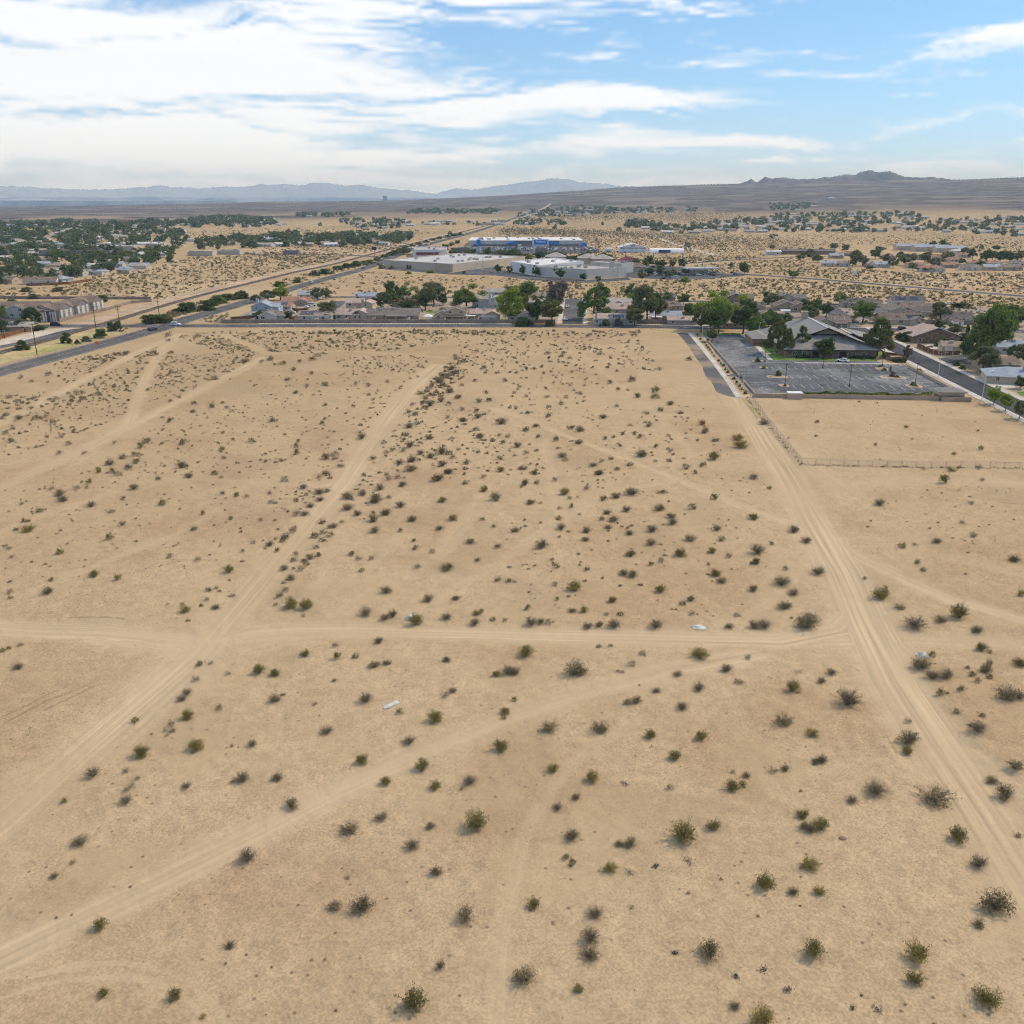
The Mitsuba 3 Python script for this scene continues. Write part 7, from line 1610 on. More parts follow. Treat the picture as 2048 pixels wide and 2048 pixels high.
BUSH = {}
for kd, n, leaf, stems in (('g', 1300, .026, 40), ('b', 1100, .024, 50), ('d', 700, .021, 110)):
    BUSH[kd] = [(bush_shape(50 * i + ord(kd), kd, n, leaf, stems)) for i in range(6)]
BUSHPLY = {kd: [(mikit.ply(a), mikit.ply(b)) for a, b in v] for kd, v in BUSH.items()}
DATA = [t.split() for t in '''-43.0 74.9 1.58 d;-42.5 72.2 0.64 d;-43.4 70.3 0.88 d;-35.7 69.1 0.25 b;-39.6 65.6 0.24 b;-36.4 64.1 1.17 g;-40.8 65.2 0.24 b;-33.1 57.0 0.91 g;-27.2 56.6 1.01 g;-24.3 54.7 0.47 g;-24.3 61.9 0.80 b;-24.1 60.0 0.22 b;-22.6 61.0 0.23 b;-25.7 72.7 1.93 d;-16.6 76.9 1.88 b;-13.6 78.8 1.30 b;-8.3 77.3 0.95 b;-3.6 77.5 2.30 g;-9.9 74.4 1.44 d;-7.2 70.7 1.07 b;-16.0 66.4 1.32 b;-13.6 66.3 2.04 b;-4.1 65.2 1.78 b;-6.0 59.7 0.89 d;-7.8 55.8 2.01 g;-20.1 59.6 0.22 b;-14.0 55.3 0.26 b;-15.6 70.3 0.50 d;-15.8 60.4 0.28 d;4.8 80.4 1.11 d;6.0 75.7 1.53 b;11.8 74.7 1.32 b;10.7 74.7 0.99 b;17.2 75.6 2.46 g;20.5 77.2 1.28 g;5.3 72.8 0.71 b;5.9 72.0 0.77 b;9.4 71.2 1.20 g;23.6 68.9 1.61 g;2.0 66.5 1.20 g;7.4 65.4 1.37 d;6.8 62.5 1.61 d;6.5 60.7 1.57 b;16.8 60.8 2.03 b;1.1 58.3 1.85 b;5.4 57.2 0.81 g;17.7 55.5 0.95 d;19.5 54.2 1.71 g;22.0 65.1 0.30 b;16.3 68.0 0.31 b;19.7 69.8 0.31 b;10.9 66.3 0.42 d;30.1 78.9 1.24 g;29.7 77.1 1.01 b;30.2 76.7 1.21 b;31.5 77.3 1.55 g;44.8 75.7 1.73 g;45.0 71.9 1.53 d;28.5 71.4 1.65 g;28.4 68.0 1.04 g;26.0 68.0 1.10 d;43.9 66.4 2.88 b;41.3 64.3 1.06 b;25.6 60.8 1.63 g;34.3 60.5 1.91 g;33.1 58.1 1.31 g;38.1 56.3 2.02 g;27.1 55.5 0.47 g;31.4 55.9 0.32 d;51.1 76.2 0.67 b;32.9 54.0 0.36 g;28.2 56.7 0.27 g;26.1 66.4 0.24 b;-72.1 115.4 0.75 g;-71.6 116.2 0.66 g;-70.5 117.2 0.85 d;-67.4 110.6 1.45 d;-42.8 111.2 1.00 b;-41.5 111.7 0.73 d;-38.2 108.6 0.71 d;-42.1 107.0 1.06 d;-41.9 103.4 1.28 d;-42.1 102.0 1.35 d;-36.8 99.9 1.00 d;-39.9 97.6 1.47 g;-46.2 97.2 0.89 g;-41.3 95.9 0.96 d;-41.6 94.7 0.48 d;-40.7 94.6 0.95 d;-41.0 93.7 0.47 d;-43.0 94.1 0.40 d;-42.5 89.6 1.83 g;-36.7 91.0 1.85 g;-46.4 85.9 1.69 d;-43.0 86.6 0.67 d;-41.2 85.1 0.66 d;-41.3 83.9 0.72 d;-41.5 83.1 0.79 d;-40.9 81.2 1.26 d;-47.6 81.5 0.71 g;-35.4 83.8 1.08 d;-29.6 85.0 1.60 d;-30.6 84.8 0.58 d;-32.7 91.6 0.46 d;-30.4 91.8 1.09 d;-34.1 109.1 1.61 g;-31.9 108.6 1.34 g;-28.9 113.8 1.30 g;-25.2 116.4 1.04 d;-24.2 112.7 1.10 g;-21.7 113.0 0.92 b;-19.1 117.6 1.52 d;-18.8 110.6 1.54 b;-17.2 111.5 1.18 b;-9.0 112.3 1.28 b;-30.3 101.8 1.44 b;-29.5 103.1 0.60 b;-23.5 106.7 0.61 b;-24.9 101.0 0.67 d;-18.6 101.8 1.94 d;-14.0 99.1 0.83 g;-9.5 97.3 1.87 g;-7.7 104.1 1.12 d;-8.6 103.1 1.02 d;-2.1 108.6 1.16 g;-0.5 109.1 1.97 d;-0.9 99.3 1.24 g;-1.1 98.1 0.74 b;-22.2 94.7 1.67 d;-12.1 92.5 1.56 d;-17.1 88.6 1.28 g;-10.1 87.6 1.64 g;-1.3 91.2 1.62 g;-13.8 84.7 1.16 g;-8.3 83.9 1.30 g;-4.6 84.8 1.45 d;-5.4 83.6 0.58 d;-25.8 85.4 1.24 b;-23.3 80.8 1.61 b;2.0 114.2 2.42 g;0.5 109.0 1.43 b;8.5 109.0 3.30 b;12.4 116.8 0.76 b;14.1 117.0 0.57 b;18.4 114.4 1.12 d;16.4 111.3 1.09 d;26.3 114.0 2.41 g;22.3 108.8 1.43 d;24.3 104.6 1.64 d;18.8 104.3 1.12 d;15.8 101.7 1.52 d;14.7 101.3 1.01 b;29.1 109.9 1.62 d;32.8 113.4 0.92 d;29.8 106.5 0.79 d;30.4 106.3 0.79 d;21.3 99.9 1.25 b;14.3 109.7 0.54 d;14.9 109.5 0.63 d;4.5 95.4 2.16 b;10.6 95.3 2.00 b;16.5 93.8 1.42 g;22.5 93.4 1.57 g;18.7 89.5 1.37 g;4.6 87.1 1.34 g;8.9 85.5 1.46 g;6.9 82.1 0.92 b;0.3 102.1 0.68 g;24.7 86.7 0.59 d;26.0 85.9 0.96 d;23.9 83.6 1.44 g;25.1 84.1 0.79 g;17.2 83.7 0.79 d;16.8 106.1 0.26 b;43.1 109.1 1.34 d;41.0 106.8 1.14 d;36.5 104.3 1.89 g;42.4 101.0 3.35 d;33.1 96.6 2.18 b;35.8 94.0 1.50 g;34.4 88.5 1.05 b;35.3 88.6 1.13 b;30.6 87.1 0.97 d;29.1 86.8 0.89 d;31.2 83.1 0.36 b;39.2 82.9 2.57 d;36.1 81.4 1.27 d;45.2 81.8 3.53 b;46.7 92.6 2.50 b;45.7 90.4 1.15 g;48.5 97.2 0.89 d;56.1 110.8 3.08 b;56.2 107.9 2.30 d;58.0 107.9 1.77 b;58.9 114.2 0.93 g;66.6 115.8 1.60 g;67.4 115.2 0.84 d;69.8 111.5 1.82 g;64.3 109.7 1.80 b;65.8 111.9 0.82 b;62.1 110.4 0.72 b;61.8 108.4 0.98 b;63.8 107.7 0.88 b;61.6 106.5 0.88 d;55.3 103.4 1.03 g;56.3 103.6 0.51 b;58.4 104.3 0.95 b;63.3 102.5 2.89 b;65.0 102.5 1.53 d;55.3 99.1 0.99 b;58.0 97.9 0.82 b;55.5 95.6 0.56 b;55.8 94.6 1.91 d;56.3 87.1 1.56 b;52.8 85.0 1.31 b;52.9 82.4 1.99 b;-100.9 190.5 1.31 d;-97.1 186.3 2.28 b;-94.8 182.2 2.37 b;-95.4 190.5 1.45 d;-96.6 195.8 0.74 b;-94.4 194.8 1.33 g;-93.6 191.4 1.17 d;-96.3 175.4 1.62 b;-102.4 180.3 0.97 d;-96.1 168.7 0.91 g;-95.3 169.1 0.91 g;-92.6 163.8 2.29 g;-95.1 164.2 0.89 g;-91.7 154.8 1.09 d;-88.8 150.3 0.82 d;-82.9 190.5 2.18 d;-82.4 183.6 1.12 d;-87.1 178.8 1.92 d;-81.4 175.0 1.48 d;-72.9 180.1 1.52 g;-80.2 197.4 1.20 b;-73.7 199.4 2.12 b;-76.1 167.5 1.42 b;-75.5 159.6 1.49 g;-81.1 152.2 1.43 g;-70.4 141.7 1.68 g;-65.8 140.3 1.33 g;-75.0 134.7 1.82 b;-76.8 139.8 0.77 g;-61.2 164.9 1.40 b;-60.7 150.3 1.18 d;-55.4 148.8 1.17 d;-48.5 144.0 1.81 g;-56.1 171.4 0.93 g;-58.9 185.4 1.28 g;-56.7 184.9 1.13 d;-62.5 187.0 1.14 b;-62.6 174.2 0.94 g;-50.5 128.3 1.54 g;-46.3 129.7 1.55 d;-49.4 135.8 0.97 b;-48.4 136.8 0.87 d;-48.6 132.4 0.84 d;-45.0 134.2 1.07 d;-47.9 157.5 0.98 d;-48.6 153.2 0.84 d;-68.6 201.5 1.38 g;-66.3 198.9 0.91 d;-96.2 203.6 1.39 g;-90.7 201.0 1.83 d;-93.0 203.6 1.23 g;-51.7 130.4 0.83 d;-54.2 130.7 0.52 d;-74.1 146.1 0.57 d;-79.9 132.7 0.74 b;-80.9 134.7 1.07 d;-51.2 196.8 1.80 d;-45.9 191.4 2.04 d;-44.0 199.4 1.36 d;-43.1 202.5 2.00 b;-34.1 201.0 1.07 g;-41.6 187.7 2.44 d;-40.3 189.0 1.44 b;-44.1 188.6 0.86 d;-40.6 183.1 1.96 d;-41.8 178.8 1.78 d;-50.3 180.9 1.39 d;-52.3 187.2 1.29 d;-43.3 173.4 1.47 d;-41.8 173.8 1.87 d;-35.1 184.5 2.54 b;-32.1 186.3 1.85 d;-33.6 176.7 2.44 d;-31.1 173.0 1.73 d;-28.5 181.4 3.20 b;-28.9 190.0 2.03 d;-27.8 197.4 1.65 d;-26.0 198.9 1.36 d;-24.3 192.9 1.91 b;-26.1 184.0 1.27 d;-23.1 178.4 2.19 d;-25.3 173.4 2.27 b;-27.5 169.8 1.97 b;-16.8 196.8 3.29 b;-14.8 202.5 1.84 b;-10.3 194.3 1.48 b;-6.4 198.9 1.36 d;-6.1 189.0 1.88 g;-3.3 182.7 2.94 b;-14.6 181.4 1.81 g;-11.7 170.2 1.84 g;-19.6 169.8 1.84 b;-26.2 163.5 2.03 d;-21.3 163.8 1.02 b;-14.0 164.9 1.53 d;-5.8 169.8 0.92 g;-3.5 166.0 0.77 g;-37.3 169.1 1.57 b;-34.7 166.4 1.93 d;-33.4 168.7 1.17 d;-37.1 161.0 1.50 b;-36.1 163.1 1.39 d;-34.2 161.0 1.38 d;-35.3 158.2 1.35 b;-42.2 165.7 1.15 d;-42.1 163.8 1.52 d;-42.7 161.0 1.63 b;-42.6 158.9 1.24 b;-44.6 156.5 1.59 b;-42.5 153.9 0.96 g;-44.3 159.9 0.87 d;-35.7 154.8 1.21 d;-38.8 152.2 0.95 d;-35.8 149.7 1.64 d;-38.5 149.1 1.40 d;-36.2 144.3 1.36 d;-39.2 145.2 1.48 d;-35.8 146.7 1.15 d;-37.0 140.6 1.67 b;-28.7 151.6 1.19 g;-27.1 149.4 1.17 d;-24.8 149.7 1.17 d;-25.7 144.0 0.91 g;-18.3 158.5 0.86 g;-17.5 154.5 1.21 b;-14.4 152.9 1.19 d;-16.4 145.8 1.26 d;-7.7 157.5 1.96 d;-2.7 155.2 1.21 b;-6.2 148.8 1.17 b;-11.2 144.9 2.51 g;-2.3 140.3 1.11 b;-0.5 139.8 0.99 b;-20.4 135.2 1.93 b;-13.3 132.2 1.79 b;-8.9 132.9 1.37 b;-34.4 129.5 2.27 g;-32.0 129.0 2.06 g;-36.7 135.5 1.18 d;-37.2 133.4 1.27 d;-37.1 130.4 0.83 d;-31.9 126.4 0.61 d;-22.3 126.9 1.83 b;-19.3 125.5 1.61 d;-18.2 126.4 1.62 d;-14.5 124.1 2.09 g;-10.0 125.9 1.82 d;-5.6 124.1 1.60 d;-5.4 127.3 1.22 g;-4.8 128.0 0.82 g;-2.9 125.2 0.90 b;-1.0 125.0 0.80 d;-49.8 170.2 0.92 d;-46.9 169.8 0.79 d;5.1 202.0 1.38 b;9.6 196.8 1.50 d;2.9 193.4 1.91 b;5.5 194.3 1.18 b;11.4 187.2 2.14 g;12.2 183.6 1.12 d;20.0 201.0 1.83 b;16.4 190.5 1.60 d;25.9 187.2 3.72 d;22.1 184.9 2.55 d;19.3 183.1 1.54 g;33.1 187.7 1.15 d;31.8 187.7 1.29 d;4.0 180.1 2.07 b;9.8 177.1 1.09 d;12.2 177.9 0.96 g;19.3 174.6 1.61 b;23.4 176.3 2.03 d;30.1 176.7 2.58 b;36.9 177.1 1.63 b;43.0 183.6 1.69 g;31.7 171.8 1.85 b;31.5 167.9 2.08 d;17.8 170.6 1.18 b;20.2 170.2 2.10 b;18.6 166.0 1.54 b;9.3 170.6 1.32 b;2.5 169.5 0.65 b;0.6 163.5 1.65 b;9.4 164.6 1.91 d;14.2 163.5 1.77 b;22.3 162.4 1.51 b;26.8 164.2 2.29 d;39.4 164.6 1.78 d;33.2 159.6 2.36 b;13.7 158.9 1.48 d;25.8 157.5 2.08 d;27.4 157.2 0.73 d;5.4 155.2 2.54 b;39.2 159.2 1.49 b;48.0 171.0 2.24 g;36.1 153.2 1.56 g;30.1 151.9 2.26 g;21.3 151.6 1.78 b;44.2 152.9 3.11 d;38.6 151.0 1.18 d;42.8 147.9 1.51 g;26.2 148.8 1.17 d;24.3 147.3 1.04 g;11.9 152.2 0.71 b;7.7 146.1 1.03 b;13.0 145.2 1.03 b;19.1 143.2 1.58 b;20.5 142.3 1.57 b;34.6 142.9 1.91 g;35.1 139.8 1.77 b;7.1 138.7 0.99 d;10.3 136.8 2.17 g;24.3 136.3 1.84 g;39.4 136.3 1.62 d;0.4 139.8 0.77 d;7.2 132.9 0.63 g;15.9 132.2 1.26 g;28.5 132.7 1.37 b;26.9 131.2 1.15 b;2.5 129.2 1.03 b;9.3 128.5 1.34 b;11.2 128.5 1.34 g;14.5 127.1 0.81 d;16.7 127.3 1.02 b;27.7 127.3 0.92 d;28.5 127.3 0.41 d;34.6 127.3 1.02 d;2.9 123.9 1.89 d;4.4 124.3 1.20 d;5.5 124.3 1.00 d;6.3 124.6 0.50 d;11.4 123.0 1.48 d;13.1 123.4 1.39 b;15.3 123.2 1.98 d;21.5 123.0 1.88 d;32.5 123.0 1.29 b;36.1 123.2 1.59 b;37.7 123.2 2.18 d;55.1 198.4 1.66 d;97.0 195.8 1.94 g;106.1 196.8 1.20 d;56.5 190.9 1.16 g;76.6 180.1 2.76 d;54.0 163.8 2.16 b;54.8 158.5 2.22 d;47.9 157.2 0.98 b;96.0 180.9 1.25 d;88.3 168.3 1.04 d;71.7 156.2 1.46 g;74.5 157.2 0.98 d;79.0 158.2 1.85 d;87.1 161.3 1.25 b;71.2 148.2 0.93 b;70.6 144.6 1.02 b;88.8 149.4 1.87 b;52.2 143.7 2.38 b;47.2 145.2 0.91 b;44.7 139.0 3.30 d;45.6 135.2 2.15 d;42.6 129.7 2.28 b;44.4 123.4 4.27 b;42.7 126.2 0.61 b;59.2 133.7 2.87 g;60.5 129.5 1.55 b;60.2 123.0 3.46 d;64.8 124.8 2.00 b;68.2 126.2 2.63 g;68.8 121.5 1.66 b;59.5 141.4 0.78 b;77.3 143.2 0.56 b;82.1 134.5 1.28 g;-165.7 324.4 2.61 d;-172.7 318.2 1.86 d;-166.0 312.2 1.83 d;-159.7 311.0 1.14 d;-159.8 286.0 2.53 d;-151.2 284.1 2.09 d;-141.9 293.2 1.94 d;-139.3 292.2 1.72 d;-133.7 290.1 2.35 d;-139.9 286.0 2.11 d;-145.4 282.1 1.66 d;-143.8 283.1 2.51 d;-135.2 282.1 1.25 d;-153.8 280.1 1.24 d;-145.0 269.9 1.60 d;-148.5 269.0 1.39 d;-141.6 256.2 3.05 d;-136.0 256.2 1.90 b;-134.7 257.8 1.72 d;-137.2 244.4 1.46 d;-129.4 250.6 2.24 d;-134.9 249.0 0.93 d;-136.7 239.3 1.61 d;-130.9 230.9 1.73 b;-114.9 228.9 1.37 b;-120.0 235.7 1.23 d;-112.7 219.3 1.49 d;-146.6 257.0 1.34 d;-133.6 303.0 1.78 b;-132.4 308.7 1.13 b;-140.1 348.9 1.78 b;-144.1 367.2 3.20 b;-138.9 372.1 2.16 b;-151.8 406.0 2.64 d;-157.1 420.0 3.33 d;-142.8 417.9 3.01 d;-123.4 328.3 1.44 b;-106.7 280.1 1.45 d;-120.2 297.5 1.31 g;-110.8 332.2 1.45 g;-104.4 317.0 2.78 b;-106.0 286.0 1.26 b;-101.3 258.6 1.34 d;-97.3 253.7 1.70 b;-91.3 272.6 2.02 b;-94.8 265.5 1.57 b;-98.3 277.3 1.84 b;-86.1 270.8 1.40 d;-83.5 267.2 0.99 d;-89.7 278.2 1.23 b;-78.7 241.5 1.08 g;-85.3 229.6 2.06 b;-73.6 233.6 0.87 g;-73.2 222.4 1.50 g;-70.5 215.1 1.46 d;-78.3 207.6 2.36 b;-77.4 208.2 1.26 b;-68.5 232.3 1.57 b;-95.6 216.3 1.96 b;-93.6 218.7 1.81 b;-91.1 212.7 1.77 b;-90.8 207.1 1.88 b;-96.4 210.4 2.07 b;-95.3 230.9 2.08 b;-91.2 230.2 1.04 b;-95.2 226.3 1.53 g;-103.5 230.2 1.04 d;-106.7 219.9 1.32 d;-66.1 211.0 0.96 b;-103.1 351.8 4.61 d;-94.4 356.3 2.85 b;-96.2 350.3 2.04 d;-87.0 346.0 2.52 b;-90.3 346.0 1.26 b;-82.0 351.8 1.79 b;-78.1 356.3 2.59 b;-77.6 365.6 2.92 d;-100.3 378.8 2.20 b;-78.2 315.7 2.31 b;-80.2 333.5 1.70 g;-72.2 327.0 1.67 b;-63.5 306.4 2.02 g;-69.1 304.1 1.79 d;-70.4 293.2 1.94 b;-53.1 307.5 1.58 d;-48.5 305.2 2.02 d;-46.2 290.1 1.50 b;-43.6 282.1 1.25 d;-42.9 311.0 1.82 d;-57.1 274.5 1.22 b;-48.3 272.6 1.21 b;-68.4 254.5 2.08 b;-53.4 250.6 1.31 g;-53.9 256.2 1.14 b;-39.8 235.0 2.64 d;-33.4 230.2 1.55 d;-43.9 218.1 1.97 d;-45.6 215.7 2.44 b;-43.5 215.1 0.97 b;-40.7 208.2 1.73 d;-56.2 213.3 1.29 b;-59.5 212.1 0.96 b;-53.7 219.3 1.49 g;-56.1 232.3 1.04 g;-55.3 226.3 1.19 g;-34.0 215.1 1.78 b;-31.6 220.5 1.33 d;-30.3 222.4 1.34 d;-29.8 292.2 2.37 b;-27.6 285.0 1.89 d;-30.3 274.5 1.62 d;-26.5 270.8 2.00 d;-25.0 274.5 3.04 d;-30.5 264.6 1.57 b;-28.2 261.2 1.94 b;-27.7 298.6 2.19 d;-27.2 307.5 1.80 d;-24.7 311.0 3.65 b;-23.8 305.2 1.79 b;-20.4 294.3 3.25 b;-17.1 285.0 2.52 b;-22.1 285.0 2.10 d;-22.2 280.1 2.48 d;-19.4 275.4 2.04 d;-28.4 246.7 2.94 d;-26.7 250.6 1.68 b;-24.7 323.1 2.84 d;-22.2 336.2 2.94 d;-21.1 327.0 2.87 b;-23.0 323.1 2.36 d;-22.9 365.6 2.12 d;-14.5 375.4 2.18 d;-10.4 337.6 1.97 b;-5.6 328.3 1.44 b;-12.7 313.4 1.61 b;-17.1 305.2 1.79 d;-2.6 313.4 1.61 b;-8.5 293.2 1.51 b;-10.2 279.2 2.06 b;-7.3 281.1 2.07 b;-10.7 266.3 1.78 b;-9.9 258.6 2.50 d;-14.1 254.5 2.65 b;-18.5 257.8 1.53 d;-14.8 268.1 1.39 d;-2.9 251.3 3.18 b;-9.9 243.7 1.82 b;-8.5 235.7 2.12 b;-21.8 233.6 2.27 b;-28.2 237.8 1.60 b;-28.3 232.9 1.22 b;-22.4 241.5 1.08 b;-26.0 225.6 2.54 d;-27.4 221.8 1.50 d;-22.8 219.3 1.98 d;-19.9 216.3 1.96 b;-17.6 219.9 2.81 b;-15.7 219.3 1.65 b;-24.1 212.7 2.57 b;-27.0 211.0 2.07 d;-23.8 204.9 3.26 b;-16.5 208.7 2.05 d;-14.5 215.7 1.79 d;-10.9 211.0 1.59 b;-14.7 202.7 2.00 b;-4.9 232.3 1.57 b;-2.5 229.6 1.72 b;-3.3 237.8 1.42 d;-1.1 236.4 1.77 d;-13.6 223.1 1.17 d;-8.4 220.5 1.16 b;-3.1 215.1 1.46 b;-2.7 204.3 1.86 g;-15.9 234.3 1.23 d;-33.4 320.6 1.17 d;56.5 426.3 3.68 d;25.2 426.3 3.07 d;34.4 417.9 2.41 b;69.2 356.3 2.33 g;54.2 334.9 2.20 d;41.6 313.4 2.75 b;54.5 353.3 1.54 d;33.6 309.8 1.82 b;40.0 287.1 2.75 b;47.1 295.3 2.61 g;45.5 286.0 2.53 g;48.8 276.3 2.65 d;44.5 268.1 1.79 b;49.8 264.6 1.76 b;39.7 263.7 1.56 b;50.7 257.8 1.15 d;53.5 250.6 2.42 g;52.6 241.5 2.34 b;53.2 232.3 2.09 b;58.4 225.6 4.23 g;59.6 233.6 3.15 g;49.5 215.1 2.92 g;45.6 208.7 1.58 b;31.9 217.5 3.11 b;37.0 226.3 1.36 b;40.0 221.8 1.33 d;38.1 248.2 1.85 b;34.2 235.7 1.59 b;33.2 240.0 1.25 b;33.0 249.0 1.48 d;26.5 258.6 2.69 d;32.0 273.5 1.21 b;38.1 297.5 1.31 b;35.1 298.6 1.32 b;17.3 286.0 1.69 d;11.0 286.0 1.69 d;22.1 291.1 1.50 b;15.1 276.3 1.63 b;11.3 272.6 1.61 b;4.7 263.7 1.56 b;10.8 259.5 1.73 b;1.2 271.7 1.21 d;6.7 248.2 2.22 b;4.0 242.9 1.99 b;16.3 245.2 1.65 b;18.5 242.9 2.72 b;7.1 235.7 1.41 b;11.5 232.3 1.39 g;17.4 229.6 2.24 d;1.4 226.3 2.21 d;11.8 224.3 1.35 d;3.5 219.9 1.49 d;12.4 216.9 2.45 d;12.9 213.3 1.45 d;2.6 206.0 2.34 b;5.1 202.2 1.38 b;24.7 234.3 1.23 g;27.1 235.7 1.06 b;29.8 239.3 1.25 b;27.6 226.9 1.19 b;24.1 214.5 1.29 b;21.7 211.6 1.28 d;19.4 208.2 2.05 d;24.7 204.9 1.40 b;28.2 208.7 1.58 b;20.1 201.1 1.83 b;38.0 212.7 1.44 b;34.6 212.1 0.96 d;40.9 206.5 1.72 b;42.4 202.7 1.08 b;41.9 237.8 1.42 d;48.8 232.9 1.05 d;2.7 301.9 1.55 d;5.1 368.8 1.61 d;14.2 370.4 2.42 d;20.9 368.8 2.14 d;21.7 329.6 1.44 d;19.7 305.2 1.34 d;24.4 305.2 1.34 d;0.9 293.2 1.51 d;4.4 287.1 1.48 d;71.3 251.9 3.53 d;108.4 280.0 0.83 g;113.0 277.8 0.55 g;86.6 252.7 1.25 b;109.6 247.2 1.02 g;127.4 242.8 0.72 g;81.3 236.9 0.98 g;93.7 227.8 0.76 g;73.4 235.0 0.59 b;105.9 234.3 0.58 g;114.8 236.1 0.47 b;110.0 219.1 1.17 b;118.9 223.5 1.30 g;102.9 204.8 1.89 g;105.7 207.0 1.04 b;110.1 206.4 1.21 d;96.9 206.4 1.04 d;98.4 198.5 1.67 d;55.0 198.8 1.84 d'''.split(';')]
DATA = [(float(a), float(b), float(c), d) for a, b, c, d in DATA]
DATA.sort(key=lambda t: -t[2] / math.hypot(t[0], t[1], CAM_Z))
TA, TB, TC, TD = (np.array(TRACKS[i][0]) for i in (0, 1, 3, 4))


def area(x, y):
    xc = np.interp(y, TC[::-1, 1], TC[::-1, 0])
    xa = np.interp(y, TA[:, 1], TA[:, 0])
    yb = np.interp(x, TB[:, 0], TB[:, 1])
    if x > 68 and 206 < y < 295 and x > 68 + (y - 206) * .07:
        return 'in the fenced lot'
    if y > 330:
        return 'near the cross road'
    if x > xc:
        return 'right of the right track, ' + ('nearest' if y < 82 else 'near' if y < 118 else 'middle' if y < 150 else 'far')
    if y < yb:
        if x < xa:
            return 'left of the left track, in front'
        yd = np.interp(x, TD[:, 0], TD[:, 1])
        if y < yd:
            return 'below the lower diagonal track, ' + ('nearest' if y < 66 else 'near' if y < 78 else 'middle' if y < 92 else 'far')
        return 'between the two lower tracks, ' + ('left' if x < -8 else 'right')
    if x < xa:
        return 'left of the left track, ' + ('near' if y < 150 else 'middle' if y < 185 else 'far' if y < 240 else 'farthest')
    return 'in the middle field, ' + ('nearest' if y < 138 else 'near' if y < 152 else 'middle' if y < 170 else 'far' if y < 205 else 'farthest')


WORD = {'g': ('green creosote bush', 'creosote_bush'), 'b': ('brownish olive bush', 'desert_bush'), 'd': ('dry grey bush', 'dry_bush')}
MATB = {'g': 'creosote', 'b': 'bush_brown', 'd': 'bush_dry'}
cells = {}
NKEEP = 300
for i, (x, y, w, kd) in enumerate(DATA[:NKEEP]):
    size = 'large ' if w > 2.3 else 'small ' if w < 1.2 else ''
    cells.setdefault((area(x, y), size, kd), []).append((math.atan2(x, y), i))
ORD = ['first', 'second', 'third', 'fourth', 'fifth', 'sixth', 'seventh', 'eighth', 'ninth', 'tenth', 'eleventh', 'twelfth']
name_of = {}
for (ar, size, kd), lst in cells.items():
    lst.sort()
    for j, (_, i) in enumerate(lst):
        o = '' if len(lst) == 1 else (ORD[j] if j < 12 else '%dth' % (j + 1)) + ' from left, '
        name_of[i] = (size + WORD[kd][0] + ', ' + o + ar).replace(', ,', ',')
rb = random.Random(3)
stuff = {'g': [], 'b': [], 'd': []}
stuff_stem = []
for i, (x, y, w, kd) in enumerate(DATA):
    z = gz(x, y)
    s = rb.randrange(6)
    gr_ = min(1.36, max(1.0, 1.50 - .11 * w))
    a, hh = rb.uniform(0, 6.28), w * gr_ / 1.3 * rb.uniform(.75, 1.2) * rb.uniform(1.0, 1.3) * (1.18 if kd == 'g' else 1.0)
    if i < NKEEP:
        k = numbered(WORD[kd][1])
        tw = M4(x, y, z, a, w * gr_, hh, w * gr_ * rb.uniform(.84, 1.0))
        scene[k + '__foliage'] = {**BUSHPLY[kd][s][0], 'bsdf': {'type': 'ref', 'id': m(rb.choice((MATB[kd], MATB[kd], {'g': 'creosote_yellow', 'b': 'bush_tan', 'd': 'bush_grey'}[kd])))}, 'to_world': tw}
        scene[k + '__stems'] = {**BUSHPLY[kd][s][1], 'bsdf': {'type': 'ref', 'id': m('stem')}, 'to_world': tw}
        lab(k, name_of[i], 'bush', 'bushes ' + area(x, y))
    else:
        v, f = BUSH[kd][s][0]
        v = v.reshape(-1, 3, 3)[:260]
        mid = v.mean(1, keepdims=True)
        v = (mid + (v - mid) * 1.9).reshape(-1, 3)
        stuff[kd].append(rot(v * [w * 1.4, w * 1.4, hh * 1.15], a) + [x, y, z])

# the countless smaller and farther bushes: a few dozen loose leaves each
LOW = {}
for kd in 'gbd':
    LOW[kd] = []
    for i in range(5):
        r = np.random.default_rng(70 + i)
        n = 26
        u = r.normal(size=(n, 3))
        u[:, 2] = np.abs(u[:, 2])
        u /= np.linalg.norm(u, axis=1, keepdims=True)
        c = u * r.uniform(.35, 1, (n, 1)) * [.45, .45, .55]
        LOW[kd].append(leaf_tris(c, .15, n, r)[0])
LOW2 = [leaf_tris(np.random.default_rng(90 + i).normal(size=(8, 3)) * [.22, .22, .12] + [0, 0, .28], .32, 8, np.random.default_rng(95 + i))[0] for i in range(5)]


def scatter(pts, lo, hi, r, mixk='bbdg', low=None):
    zz = ground_z(np.array([p[0] for p in pts]), np.array([p[1] for p in pts])) if len(pts) else []
    for (x, y), z in zip(pts, zz):
        w = (lo + (hi - lo) * r.uniform() ** 2) * 1.12
        kd = mixk[int(r.integers(len(mixk)))]
        w = w * (.82 if low else 1)
        v = low[int(r.integers(5))] if low else LOW[kd][int(r.integers(5))]
        stuff[kd].append(rot(v * [w, w, w * r.uniform(.6, 1.0)], r.uniform(0, 6)) + [x, y, z - .03])


r = np.random.default_rng(17)
ROADS_CLEAR = [(HWY, 9), (RAIL, 14), (SIDE, 9)]


def clear(pts):
    p = np.array(pts)
    ok = np.ones(len(p), bool)
    for ln, d in ROADS_CLEAR:
        ok &= poly_dist(p[:, 0], p[:, 1], ln) > d
    for t in TRACKS:
        ok &= poly_dist(p[:, 0], p[:, 1], t[0]) > t[1] * 1.15
    return [tuple(q) for q in p[ok]]


